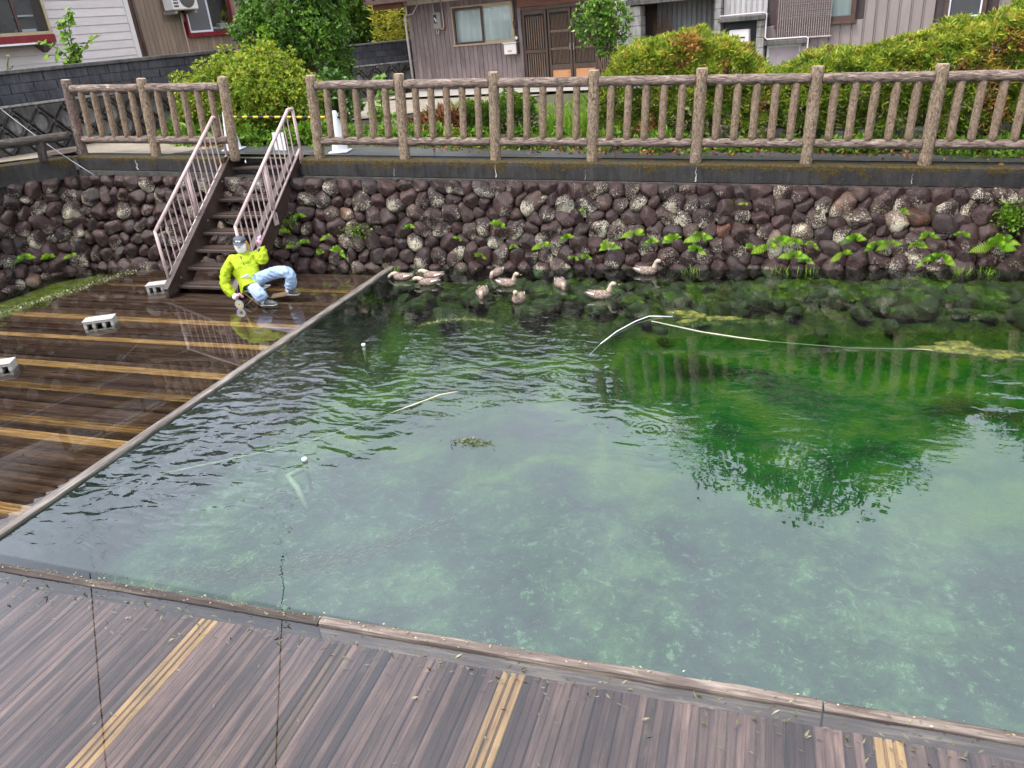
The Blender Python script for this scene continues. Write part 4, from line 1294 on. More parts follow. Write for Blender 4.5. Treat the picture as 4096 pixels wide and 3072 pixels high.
# electricity meter and pipes
mt = empty('electricity_meter', (0.95, -0.02, 3.09)); mt.parent = h3
MB().bbox(-0.115, 0.115, -0.13, -0.02, -0.2, 0.2, 0.02).build('case', M['meter'], mt)
MB().box(-0.02, 0.18, -0.022, -0.001, -0.24, 0.2).build('back_plate', M['lintel'], mt)
MB().box(-0.075, 0.02, -0.133, -0.128, -0.06, 0.14).build('dial_window', M['black'], mt)
MB().box(-0.05, -0.02, -0.135, -0.131, 0.02, 0.07).box(-0.02, 0.005, -0.135, -0.131, -0.03, 0.03).build('dial', M['white'], mt)
MB().tube([(-0.12, -0.03, 0.6), (-0.1, -0.04, -0.05), (-0.08, -0.05, -0.28), (-0.03, -0.05, -0.31), (0.0, -0.06, -0.2)], 0.014, 6).tube([(0.13, -0.03, 0.6), (0.15, -0.04, -0.13), (0.12, -0.05, -0.2), (0.06, -0.06, -0.2)], 0.016, 6).build('conduit', M['pipe_pale'], mt, True)
MB().tube([(-0.06, -0.06, 1.42), (-0.06, -0.06, 3.22), (0.03, -0.09, 3.32), (0.04, -0.12, 3.7)], 0.032, 8).build('drain_pipe', M['pipe_pale'], h3, True)
MB().tube([(0.0, -0.09, 3.27), (0.2, -0.06, 3.3), (0.38, -0.06, 3.5), (0.42, -0.1, 3.7)], 0.016, 6).build('cable_loop', M['pipe_pale'], h3, True)
ml = empty('mailbox', (2.99, -0.02, 2.33)); ml.parent = h3
MB().bbox(-0.17, 0.17, -0.13, -0.001, -0.13, 0.11, 0.012).build('box', M['trim_white'], ml)
MB().bbox(-0.185, 0.185, -0.15, 0.0, 0.112, 0.135, 0.004).build('lid', M['trim_white'], ml)
MB().box(-0.06, 0.05, -0.134, -0.129, -0.07, -0.04).build('name_slot', M['kick'], ml)
MB().box(0.172, 0.20, -0.12, 0.0, -0.13, 0.13).build('side', M['brown_trim'], ml)
MB().lathe([(0.0001, -.12), (0.035, -.08), (0.05, 0.02), (0.02, 0.06), (0.012, 0.13)], 10).build('wall_lamp', M['mauve_dark'], h3, True, (3.13, -0.08, 2.88))
MB().lathe([(0.04, 0), (0.04, 0.012), (0.03, 0.016)], 14).build('door_bell', M['white'], h3, True, (3.12, -0.022, 2.55), (pi / 2, 0, 0))
# entrance
MB().bbox(3.2, 3.29, -0.05, 0.05, 1.3, 3.26, 0.006).build('jamb', M['mauve'], h3)
MB().bbox(3.22, 5.75, -0.06, 0.10, 3.20, 3.75, 0.006).build('lintel_board', M['lintel'], h3)
MB().bbox(3.29, 5.62, -0.03, 0.10, 3.12, 3.199, 0.004).build('head_rail', M['door'], h3)
MB().box(4.42, 4.5, -0.064, -0.059, 3.31, 3.42).build('house_number_plate', M['white'], h3)
MB().box(4.56, 4.72, -0.064, -0.059, 3.27, 3.34).build('crest_sticker', simple('pale_blue_print', (0.3, 0.42, 0.62), (0.55, 0.65, 0.78), 30, 0.6), h3)
MB().box(3.28, 5.62, 0.085, 0.10, 1.42, 3.13).build('dark_glass', M['screen'], h3)
def lattice(name, u0, u1, slat_groups, rails, n, sw, mats, y0=0.0, mid=None):
    d = empty(name, (0, 0, 0)); d.parent = h3
    MB().bbox(u0, u0 + .055, y0, y0 + .05, 1.42, 3.12, .004).bbox(u1 - .055, u1, y0, y0 + .05, 1.42, 3.12, .004).bbox(u0 + .055, u1 - .055, y0, y0 + .05, 3.03, 3.12, .004).build('stile', M['door'], d)
    for z0, z1, mt_ in rails: MB().bbox(u0 + .055, u1 - .055, y0 + 0.004, y0 + .045, z0, z1, .004).build('rail', M[mt_], d)
    for z0, z1 in slat_groups:
        for i in range(n):
            u = u0 + .075 + (u1 - u0 - .15) * (i + .5) / n
            MB().box(u - sw / 2, u + sw / 2, y0 + 0.01, y0 + 0.035, z0, z1).build('slat', M[mats], d)
    return d
lattice('side_lattice', 3.30, 3.93, [(2.27, 2.98), (1.44, 2.17)], [(2.18, 2.26, 'door')], 8, 0.03, 'slat')
d1 = lattice('sliding_door', 3.96, 4.555, [(1.92, 2.98)], [(2.60, 2.66, 'slat'), (2.22, 2.28, 'slat'), (1.79, 1.90, 'door')], 13, 0.014, 'slat', 0.02)
d2 = lattice('sliding_door', 4.575, 5.19, [(1.92, 2.98)], [(2.60, 2.66, 'slat'), (2.22, 2.28, 'slat'), (1.79, 1.90, 'door')], 13, 0.014, 'slat', 0.03)
for d, u0, u1 in ((d1, 3.96, 4.555), (d2, 4.575, 5.19)):
    MB().bbox(u0 + .06, u1 - .06, 0.04, 0.075, 1.42, 1.785, .004).build('kick_panel', M['kick'], d)
    MB().bbox(u0 + .11, u1 - .11, 0.03, 0.04, 1.50, 1.74, .003).build('wicker_inset', M['kick'], d)
    uh = u1 - .035 if d is d1 else u0 + .035
    MB().bbox(uh - .012, uh + .012, 0.0, 0.02, 2.2, 2.36, .003).build('pull', M['meter'], d)
lattice('side_lattice', 5.2, 5.6, [(1.44, 2.98)], [(2.18, 2.26, 'door')], 5, 0.03, 'slat', 0.02)
# upper storey and roofs (seen mirrored in the pond)
slope_roof(h3, -0.75, 5.9, -0.75, 1.2, 3.70, 4.25)
MB().box(-0.7, 0.2, -0.5, -0.42, 3.45, 3.6).build('eave_beam', M['lintel'], h3)
MB().box(0.0, 5.7, 1.0, 6.5, 3.6, 6.1).build('upper_wall', M['mauve'], h3)
for u in (0.8, 3.2):
    fw_ = frame(h3, u, u + 1.5, 4.7, 5.7, 0.06, 0.95, 1.0, M['alu'], 'upper_window')
    pane(fw_, u + .05, u + 1.45, 4.75, 5.65, 0.985)
slope_roof(h3, -0.7, 6.2, 0.3, 3.8, 6.15, 7.75)
slope_roof(h3, -0.7, 6.2, 7.3, 3.8, 6.15, 7.75)

# --- grey ribbed house on the right
h4 = empty('ribbed_house', (-9.375, 19.875, 0), -radians(10), 'grey-brown ribbed steel house with roll blind behind the thuja hedge', 'house')
MB().box(5.72, 6.04, 0.0, 0.2, 1.2, 6.0).box(6.04, 8.0, 0.95, 1.0, 1.2, 3.1).box(6.04, 8.1, -0.2, 1.0, 3.12, 3.2).box(8.05, 13.36, 0.04, 0.2, 1.2, 6.3).box(5.72, 8.1, 0.2, 0.3, 3.1, 6.3).box(8.06, 13.36, 0.3, 9.0, 1.2, 6.0).box(5.72, 8.05, 1.02, 9.0, 1.2, 6.0).build('backing', M['mauve_dark'], h4)
boards(h4, 5.72, 6.02, 1.3, 6.0, 0.15, M['palerib'], rib=0.02, name='ribbed_panel')
MB().tube([(5.66, -0.05, 1.3), (5.66, -0.05, 5.8)], 0.03, 8).build('salmon_pipe', M['pipe_pink'], h4, True)
def column(name, u0, u1, z1, par, y0=-0.2, y1=0.12):
    c = empty(name, (0, 0, 0)); c.parent = par
    z = 1.2
    k = 0
    while z < z1 - 0.02:
        e = min(z + 0.2, z1)
        MB().bbox(u0 + random.uniform(-.004, .004), u1 + random.uniform(-.004, .004), y0, y1, z + .004, e - .002, .008).build('block', M['old_block'], c)
        z = e
    return c
column('block_column', 6.05, 6.34, 3.02, h4)
column('block_column', 7.97, 8.11, 3.25, h4)
MB().bbox(6.02, 8.0, -0.26, 0.14, 3.02, 3.12, 0.01).build('beam', M['dark_concrete'], h4)
boards(h4, 6.36, 7.96, 1.3, 3.02, 0.115, M['greyrib'], y0=0.9, rib=0.018, name='ribbed_panel')
boards(h4, 6.04, 8.05, 3.14, 6.0, 0.16, M['palerib'], rib=0.02, name='ribbed_panel')
# broom
br = MB()
for i in range(70):
    a = random.uniform(-1, 1)
    u = 6.62 + 0.05 * a
    br.tube([(u, 0.45, 1.6), (6.62 + 0.16 * a + random.uniform(-.02, .02), 0.45 + random.uniform(-.08, .08), 2.2), (6.62 + 0.26 * a + random.uniform(-.04, .04), 0.45 + random.uniform(-.1, .1), random.uniform(2.5, 2.9))], [0.006, 0.004, 0.002], 4, False)
tag(br.build('twig_broom', M['broom'], None, False, h4.location, h4.rotation_euler), 'upturned brown twig broom in the grey carport', 'broom')
# heater alcove
hu0, hu1 = 8.12, 8.86
ALC = (hu0, hu1 + .16, 1.2, 2.54)
WN3 = (9.05, 9.72, 1.2, 2.04)
BW = (9.2, 10.72, 2.40, 3.55)
SW = (12.26, 12.94, 2.24, 3.2)
boards(h4, 8.12, 9.02, 2.63, 6.2, 0.115, M['palerib'], y0=0.0, rib=0.02, name='ribbed_panel')
boards(h4, 9.02, 13.34, 1.3, 6.2, 0.205, M['greymauve'], [(9.02, 9.82, 1.2, 2.16), BW, SW], rib=0.022, name='ribbed_panel')
MB().bbox(8.08, 9.05, -0.30, 0.05, 2.54, 2.63, 0.01).build('alcove_beam', M['dark_concrete'], h4)
column('block_column', 8.86, 9.02, 2.53, h4, -0.22, 0.03)
column('block_column', 9.76, 9.88, 2.03, h4, -0.22, 0.03)
MB().box(8.12, 8.86, 0.005, 0.03, 1.2, 2.54).build('alcove_back', M['screen'], h4)
MB().bbox(9.04, 9.9, -0.30, 0.05, 2.04, 2.13, 0.01).build('alcove_beam', M['dark_concrete'], h4)
MB().tube([(9.9, -0.28, 1.3), (9.9, -0.28, 2.14), (9.86, -0.28, 2.16), (9.1, -0.28, 2.16), (9.05, -0.26, 2.2), (9.05, -0.24, 2.65), (8.98, -0.26, 2.67), (8.1, -0.26, 2.66)], 0.016, 8).build('pale_conduit', M['pipe_pale'], h4, True)
frame(h4, 9.06, 9.74, 1.4, 2.03, 0.04, -0.06, -0.02, M['sash_white'], 'low_window')
MB().box(9.1, 9.7, -0.035, -0.02, 1.44, 1.99).build('frosted_pane', simple('frosted_pink_glass', (0.36, 0.30, 0.33), (0.5, 0.44, 0.46), 3, 0.3), h4)
ht = empty('gas_water_heater', (8.50, -0.06, 2.05), 0); ht.parent = h4
MB().bbox(-0.21, 0.21, -0.14, 0.06, -0.5, 0.33, 0.02).build('case', M['trim_white'], ht)
MB().box(-0.13, 0.13, -0.145, -0.139, 0.16, 0.19).build('vent_slot', M['black'], ht)
MB().box(0.08, 0.15, -0.145, -0.139, 0.06, 0.08).build('badge', M['ink'], ht)
MB().bbox(-0.10, -0.03, -0.22, -0.15, -0.25, -0.05, .02).build('flue', M['meter'], ht)
# windows
w_ = frame(h4, BW[0], BW[1], BW[2], BW[3], 0.09, -0.07, 0.0, M['brown_trim'], 'window_frame')
MB().box(BW[0] - .02, BW[1] + .03, -0.11, 0.0, BW[2] - 0.05, BW[2]).build('sill', M['brown_trim'], w_)
curtain(w_, BW[0] + .05, BW[1] - .05, BW[2] + .05, BW[3] - .05, 0.02, 2, 0.02)
pane(w_, BW[0] + .09, BW[1] - .09, BW[2] + .09, BW[3] - .09, -0.03)
w_ = frame(h4, SW[0], SW[1], SW[2], SW[3], 0.07, -0.09, 0.0, M['brown_trim'], 'window_frame')
frame(w_, SW[0] + .07, SW[1] - .07, SW[2] + .07, SW[3] - .07, 0.028, -0.07, -0.04, M['sash_white'], 'sash')
MB().box(SW[0] + .09, SW[1] - .09, -0.045, -0.03, SW[2] + .09, SW[3] - .09).build('insect_screen', M['screen'], w_)
MB().box(SW[0] - .03, SW[1] + .03, -0.12, 0.0, SW[2] - 0.03, SW[2]).build('sill', M['brown_trim'], w_)
# roll blind of thin reeds
bl_ = empty('reed_blind', (0, 0, 0), 0); bl_.parent = h4
reed = simple('dark_reed', (0.035, 0.02, 0.02), (0.13, 0.085, 0.08), 60, 0.7)
cord = simple('pale_cord', (0.34, 0.28, 0.27), (0.46, 0.4, 0.38), 30, 0.8)
m_ = MB()
for i in range(64):
    z = 2.16 + 0.0175 * i
    dz = random.uniform(-.006, .006)
    m_.add([(9.24, -0.15, z), (9.24, -0.15, z + .014), (10.28, -0.15, z + dz), (10.28, -0.15, z + .014 + dz), (9.24, -0.142, z), (10.28, -0.142, z + dz)], [(0, 2, 3, 1), (0, 4, 5, 2)])
o = m_.build('reeds', reed, bl_); o['kind'] = 'stuff'
MB().bbox(9.22, 10.32, -0.16, -0.14, 2.135, 2.158, 0.003).build('bottom_batten', cord, bl_)
for i in range(24):
    u = 9.27 + 0.0435 * i
    MB().box(u, u + 0.008, -0.158, -0.152, 2.158, 3.28).build('cord', cord, bl_)
MB().tube([(13.40, -0.06, 1.3), (13.40, -0.06, 6.0)], 0.04, 8).build('corner_pipe', M['pipe_pink'], h4, True)
# gable roof
V = [(5.72, 0.1, 6.0), (13.36, 0.1, 6.0), (9.6, 0.1, 7.3), (5.72, 9, 6.0), (13.36, 9, 6.0), (9.6, 9, 7.3)]
MB().add(V, [(0, 1, 2), (3, 5, 4), (0, 2, 5, 3), (1, 4, 5, 2), (0, 3, 4, 1)]).build('gable', M['greymauve'], h4)
for s, (ua, ub) in ((0, (5.2, 9.6)), (1, (13.9, 9.6))):
    V = [(ua, -0.5, 5.95), (ub, -0.5, 7.45), (ub, 9.2, 7.45), (ua, 9.2, 5.95), (ua, -0.5, 5.8), (ub, -0.5, 7.3), (ub, 9.2, 7.3), (ua, 9.2, 5.8)]
    MB().add(V, [(0, 1, 2, 3), (4, 7, 6, 5), (0, 4, 5, 1), (1, 5, 6, 2), (2, 6, 7, 3), (3, 7, 4, 0)]).build('roof', M['roof_tile'], h4)

# --- white sided house and tan house at the left street
rz1 = atan2(.9887, .15)
h1 = empty('white_house', (-15.48, 10.8, 0), rz1, 'white lap-sided house with a red-trimmed bay window', 'house')
MB().box(-1.4, 5.28, 0.03, 7.0, 1.5, 5.55).build('backing', M['trim_white'], h1)
BAY = (0.4, 3.0, 3.34, 5.2)
boards(h1, -1.4, 5.2, 1.6, 5.5, 0.168, M['white_siding'], [], horiz=True, lap=True, th=0.025, gap=0.004)
MB().box(5.18, 5.30, -0.05, 0.05, 1.6, 5.5).build('corner_trim', M['trim_white'], h1)
by = empty('bay_window', (0, 0, 0)); by.parent = h1
MB().bbox(0.3, 3.0, -0.42, 0.0, 3.34, 3.50, 0.008).build('sill_box', M['red_trim'], by)
MB().box(0.3, 2.55, -0.44, -0.42, 3.325, 3.36).build('sill_edge', M['sash_white'], by)
V = [(2.7, -0.40, 3.335), (3.0, -0.40, 3.335), (3.0, 0.0, 3.335), (2.7, 0.0, 3.335), (2.9, 0.0, 3.15), (2.98, 0.0, 3.15)]
MB().add(V, [(0, 1, 2, 3), (0, 4, 5, 1), (1, 5, 2), (0, 3, 4)]).build('bracket', M['brown_trim'], by)
frame(by, 0.32, 2.98, 3.50, 5.2, 0.06, -0.40, -0.34, M['alu'], 'frame')
MB().box(2.28, 2.34, -0.39, -0.35, 3.56, 5.14).box(1.1, 1.16, -0.39, -0.35, 3.56, 5.14).build('mullion', M['brown_trim'], by)
MB().box(2.92, 2.99, -0.38, 0.0, 3.5, 5.2).build('side_post', M['brown_trim'], by)
pane(by, 0.38, 2.92, 3.56, 5.14, -0.37)
MB().box(0.3, 3.0, -0.05, -0.03, 3.5, 5.2).build('room_wall', M['room'], by)
MB().bbox(2.36, 2.75, -0.25, -0.12, 3.56, 3.62, .01).bbox(2.4, 2.8, -0.2, -0.1, 3.85, 3.88, .005).bbox(1.5, 2.1, -0.2, -0.1, 3.85, 3.88, .005).build('shelf', M['sash_white'], by)
slope_roof(h1, -1.9, 5.8, -0.6, 3.5, 5.6, 7.2)
slope_roof(h1, -1.9, 5.8, 7.6, 3.5, 5.6, 7.2)

h2 = empty('tan_house', (-15.48, 10.8, 0), rz1, 'tan steel-clad house with an outdoor air conditioner on its wall', 'house')
TW = (6.85, 8.45, 3.28, 4.75)
MB().box(5.36, TW[0], 0.03, 0.15, 1.5, 5.4).box(TW[1], 14.0, 0.03, 0.15, 1.5, 5.4).box(TW[0], TW[1], 0.03, 0.15, 1.5, TW[2]).box(TW[0], TW[1], 0.03, 0.15, TW[3], 5.4).box(5.36, 14.0, 0.6, 7.0, 1.5, 5.4).build('backing', M['mauve_dark'], h2)
MB().box(5.31, 5.38, -0.06, 0.04, 1.6, 5.4).build('corner_strip', M['brown_trim'], h2)
MB().tube([(5.42, -0.07, 1.7), (5.42, -0.07, 5.3)], 0.035, 8).build('drain_pipe', M['brown_trim'], h2, True)
boards(h2, 5.5, 12.5, 1.6, 5.3, 0.13, M['tan'], [TW])
w_ = frame(h2, TW[0], TW[1], TW[2], TW[3], 0.05, -0.08, 0.03, M['red_trim'], 'window_frame')
MB().box(TW[0] - .04, TW[1] + .04, -0.12, 0.0, TW[2] - 0.05, TW[2]).build('sill', M['red_trim'], w_)
um = 7.66
frame(w_, TW[0] + .05, um, TW[2] + .05, TW[3] - .05, 0.045, -0.07, -0.03, M['sash_white'], 'sash')
frame(w_, um - .01, TW[1] - .05, TW[2] + .05, TW[3] - .05, 0.05, -0.025, 0.01, M['brown_trim'], 'sash')
MB().box(TW[0] + .08, um - .04, -0.05, -0.045, TW[2] + .08, TW[3] - .08).build('insect_screen', simple('grey_insect_screen', (0.10, 0.10, 0.105), (0.15, 0.15, 0.155), 150, 0.7), w_)
pane(w_, um + .02, TW[1] - .09, TW[2] + .09, TW[3] - .09, -0.01)
MB().box(TW[0], TW[1], 0.3, 0.34, TW[2], TW[3]).build('room_wall', M['room'], w_)
MB().bbox(8.05, 8.35, 0.05, 0.2, 3.34, 3.52, .02).bbox(7.82, 8.0, 0.06, 0.2, 3.34, 3.44, .02).build('sill_things', M['paper'], w_)
ac = empty('air_conditioner', (0, 0, 0)); ac.parent = h2
MB().bbox(6.2, 6.98, -0.48, -0.14, 3.84, 4.42, 0.02).build('case', M['trim_white'], ac)
fan = MB()
cx, cz = 6.66, 4.13
for rr in (0.24, 0.20, 0.16, 0.12, 0.08):
    fan.tube([(cx + rr * cos(a), -0.487, cz + rr * sin(a)) for a in np.linspace(0, 2 * pi, 25)], 0.0035, 4, False)
for k in range(20):
    a = 2 * pi * k / 20
    fan.tube([(cx + 0.05 * cos(a), -0.487, cz + 0.05 * sin(a)), (cx + 0.16 * cos(a + .3), -0.489, cz + 0.16 * sin(a + .3)), (cx + 0.24 * cos(a + .45), -0.487, cz + 0.24 * sin(a + .45))], 0.0035, 4, False)
fan.build('fan_grille', M['meter'], ac)
MB().lathe([(0.25, 0), (0.25, 0.004), (0.2, 0.005)], 28).build('fan_opening', M['mauve_dark'], ac, False, (cx, -0.481, cz), (pi / 2, 0, 0))
g_ = MB()
for i in range(3):
    for j in range(7): g_.box(6.225 + .05 * i, 6.262 + .05 * i, -0.484, -0.479, 3.9 + .07 * j, 3.945 + .07 * j)
g_.build('side_vents', M['black'], ac)
MB().box(6.25, 6.32, -0.45, 0.0, 3.76, 3.835).box(6.86, 6.93, -0.45, 0.0, 3.76, 3.835).box(6.2, 6.98, -0.02, 0.0, 3.6, 3.8).build('wall_bracket', M['meter'], ac)
MB().tube([(6.72, -0.08, 3.8), (6.74, -0.05, 3.5), (6.74, -0.05, 1.8)], 0.018, 8).build('drain_tube', simple('beige_tube', (0.5, 0.36, 0.24), (0.62, 0.48, 0.34), 10, 0.6), ac, True)
slope_roof(h2, 5.0, 14.4, -0.6, 3.5, 5.45, 7.0)
slope_roof(h2, 5.0, 14.4, 7.6, 3.5, 5.45, 7.0)

# overhead service cables, mirrored in the film of water on the front deck
for k, (a, b) in enumerate((((-30.0, 24.0, 8.5), (10, -12, 7.5)), ((-22.0, 30.0, 9.0), (6, -14, 7.6)))):
    a, b = Vector(a), Vector(b)
    tag(MB().tube([a.lerp(b, t) - Vector((0, 0, 0.9 * sin(pi * t))) for t in np.linspace(0, 1, 24)], 0.014, 6).build('service_cable', M['cable'], None, True), ('black overhead cable mirrored as a straight thin line', 'black overhead cable mirrored as a wavering thin line')[k], 'cable')

# ------------------------------------------------------------------ vegetation helpers
def leaves(P, D, L, Wd, rg, spread=0.6, fold=0.25, up=None):
    """rhombic folded leaves at P pointing along D; returns V, F (quads as 2 tris)"""
    n = len(P)
    D = D + rg.normal(0, spread, (n, 3))
    D /= np.linalg.norm(D, axis=1, keepdims=True) + 1e-9
    R_ = rg.normal(0, 1, (n, 3)) if up is None else np.tile(np.asarray(up, float), (n, 1)) + rg.normal(0, 0.35, (n, 3))
    S = np.cross(D, R_)
    S /= np.linalg.norm(S, axis=1, keepdims=True) + 1e-9
    Nn = np.cross(S, D)
    L = np.broadcast_to(np.asarray(L, float), (n,))[:, None] * rg.uniform(0.7, 1.25, (n, 1))
    Wv = L * np.broadcast_to(np.asarray(Wd, float), (n,))[:, None]
    a = P
    b = P + D * L * 0.45 + S * Wv * 0.5 + Nn * Wv * fold
    c = P + D * L
    d = P + D * L * 0.45 - S * Wv * 0.5 + Nn * Wv * fold
    V = np.stack([a, b, c, d], 1).reshape(-1, 3)
    k = np.arange(n)[:, None] * 4
    F = np.concatenate([k + [0, 1, 2], k + [0, 2, 3]], 1).reshape(-1, 3)
    return V, F

def tri_mesh(name, V, F, mat, tint=None):
    me = bpy.data.meshes.new(name)
    nv, nf = len(V), len(F)
    me.vertices.add(nv)
    me.vertices.foreach_set('co', np.asarray(V, np.float32).ravel())
    me.loops.add(nf * 3)
    me.loops.foreach_set('vertex_index', np.asarray(F, np.int32).ravel())
    me.polygons.add(nf)
    me.polygons.foreach_set('loop_start', np.arange(0, nf * 3, 3, dtype=np.int32))
    me.materials.append(mat)
    if tint is not None:
        a = me.attributes.new('tint', 'FLOAT', 'POINT')
        a.data.foreach_set('value', np.repeat(np.asarray(tint, np.float32), nv // len(tint)))
    me.update()
    me.validate()
    return me

def vnoise(P, s, seed=0.0):
    return np.array([mnoise.noise(Vector((p[0] * s + seed, p[1] * s - seed, p[2] * s + 2 * seed))) for p in P])

def ellip_points(rg, n, c, r, shell=(0.75, 1.0), zmin=-1.0, lump=0.18, ls=1.6, seed=0.0):
    d = rg.normal(0, 1, (n, 3)); d /= np.linalg.norm(d, axis=1, keepdims=True)
    d = d[d[:, 2] > zmin]
    lum = 1 + lump * vnoise(d, ls, seed) * 1.6 + lump * 0.7 * vnoise(d, ls * 2.7, seed + 5)
    rad = rg.uniform(shell[0], shell[1], len(d)) ** 0.7 * lum
    P = np.asarray(c) + d * rad[:, None] * np.asarray(r)
    nrm = d / np.asarray(r); nrm /= np.linalg.norm(nrm, axis=1, keepdims=True)
    return P, nrm

def rosettes(P, N, k, L, Wd, rg, lift=0.6):
    """k leaves fanned around each tip"""
    n = len(P)
    P2 = np.repeat(P, k, 0)
    N2 = np.repeat(N, k, 0)
    a = rg.normal(0, 1, (n * k, 3))
    a -= N2 * (a * N2).sum(1, keepdims=True)
    a /= np.linalg.norm(a, axis=1, keepdims=True)
    return leaves(P2, a + N2 * lift, L, Wd, rg, 0.2, 0.2)

def blob_shrub(name, loc, label, cat, blobs, mat, L, Wd, dens, seed, k=4, tint_fn=None, trunks=None, group=None, zmin=-0.5, twigs=True, shell=(0.6, 1.0), lump=0.2):
    """shrub or tree: crown of rosettes over lumpy ellipsoids (world coords), stems below"""
    rg = np.random.default_rng(seed)
    root = empty(name, loc, 0, label, cat, group)
    Vs, Fs, Ts = [], [], []
    b = 0
    for i, (c, r) in enumerate(blobs):
        area = 4 * pi * ((r[0] * r[1]) ** 1.6 / 3 + (r[0] * r[2]) ** 1.6 / 3 + (r[1] * r[2]) ** 1.6 / 3) ** (1 / 1.6)
        n = int(area * dens)
        P, N = ellip_points(rg, n, c, r, shell, zmin, lump, 1.7, seed + i * 3.1)
        N = N + np.array([0, 0, 0.35])
        N /= np.linalg.norm(N, axis=1, keepdims=True)
        V, F = rosettes(P, N, k, L, Wd, rg)
        t = 0.45 + 0.22 * np.repeat(vnoise(P, 3.5, seed), k) + rg.normal(0, 0.17, len(P) * k)
        if tint_fn is not None: t = tint_fn(np.repeat(P, k, 0), t, rg)
        Vs.append(V); Fs.append(F + b); Ts.append(np.clip(t, 0, 1)); b += len(V)
    V = np.concatenate(Vs) - np.asarray(loc); F = np.concatenate(Fs); T = np.concatenate(Ts)
    link('crown', tri_mesh('crown', V, F, M[mat], T), root)
    lo = Vector(loc)
    if trunks:
        for pts, rr in trunks:
            MB().tube([Vector(p) - lo for p in pts], rr, 9).build('trunk', M['trunk'], root, True)
    if twigs:
        m_ = MB()
        rr_ = random.Random(seed)
        for (c, r) in blobs:
            for _ in range(14):
                d = Vector((rr_.gauss(0, 1), rr_.gauss(0, 1), rr_.gauss(0.2, 0.7))).normalized()
                a = Vector(c) + Vector((rr_.uniform(-.2, .2) * r[0], rr_.uniform(-.2, .2) * r[1], -0.6 * r[2]))
                e = Vector(c) + Vector((d.x * r[0], d.y * r[1], d.z * r[2])) * 0.85
                m_.tube([a - lo, a.lerp(e, .5) - lo + Vector((0, 0, .05)), e - lo], [0.012, 0.008, 0.003], 5, False)
        m_.build('branches', M['twig'], root)
    return root

# azalea mound beside the stair top
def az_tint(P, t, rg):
    # leaves turn paler yellow-green with height, some flushes of red-brown
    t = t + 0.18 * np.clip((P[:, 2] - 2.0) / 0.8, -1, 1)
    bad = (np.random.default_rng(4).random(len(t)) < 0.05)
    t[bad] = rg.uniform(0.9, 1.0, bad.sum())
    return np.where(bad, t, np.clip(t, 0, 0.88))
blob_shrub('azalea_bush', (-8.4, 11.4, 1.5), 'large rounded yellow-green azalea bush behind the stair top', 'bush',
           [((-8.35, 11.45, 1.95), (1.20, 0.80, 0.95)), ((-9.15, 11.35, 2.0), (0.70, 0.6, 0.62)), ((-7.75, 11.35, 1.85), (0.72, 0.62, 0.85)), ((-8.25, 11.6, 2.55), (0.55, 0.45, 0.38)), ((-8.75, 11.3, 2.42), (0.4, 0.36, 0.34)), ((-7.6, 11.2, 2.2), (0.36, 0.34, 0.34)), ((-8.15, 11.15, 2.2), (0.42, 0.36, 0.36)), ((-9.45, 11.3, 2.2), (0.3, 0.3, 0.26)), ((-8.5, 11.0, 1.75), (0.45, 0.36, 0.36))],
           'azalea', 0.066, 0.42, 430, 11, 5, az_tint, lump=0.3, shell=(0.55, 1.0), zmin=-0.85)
# camellia tree behind it
blob_shrub('camellia_tree', (-8.15, 12.9, 1.5), 'dense glossy green tree standing behind the azalea bush', 'tree',
           [((-8.35, 12.9, 3.45), (0.95, 0.7, 0.8)), ((-7.75, 12.8, 3.05), (0.62, 0.6, 0.55)), ((-9.05, 12.8, 3.2), (0.42, 0.4, 0.34)), ((-8.55, 12.7, 2.75), (0.42, 0.4, 0.32)), ((-7.55, 12.8, 2.55), (0.34, 0.36, 0.26)), ((-8.0, 13.0, 4.25), (0.8, 0.7, 0.5)), ((-7.62, 12.85, 3.75), (0.55, 0.5, 0.45))],
           'camellia', 0.085, 0.46, 260, 12, 4, None,
           [([(-8.12, 12.85, 1.4), (-8.08, 12.8, 2.3), (-7.93, 12.8, 2.85), (-8.1, 12.85, 3.5)], [0.09, 0.07, 0.055, 0.03]), ([(-8.2, 12.85, 1.4), (-8.3, 12.8, 2.4), (-8.5, 12.85, 3.2)], [0.07, 0.05, 0.03]), ([(-8.15, 12.9, 2.0), (-8.18, 12.85, 2.6), (-8.3, 12.9, 3.4)], [0.05, 0.04, 0.02])], lump=0.3, shell=(0.45, 1.0), zmin=-0.9)
# darker broadleaf shrub right of the azalea
blob_shrub('aucuba_shrub', (-7.25, 12.1, 1.4), 'dark broadleaf shrub tucked between the azalea and fence', 'shrub',
           [((-7.2, 12.0, 2.05), (0.42, 0.4, 0.42)), ((-7.15, 11.7, 1.75), (0.34, 0.3, 0.4))], 'camellia', 0.11, 0.45, 130, 13, 4, lambda P, t, rg: t * 0.7)

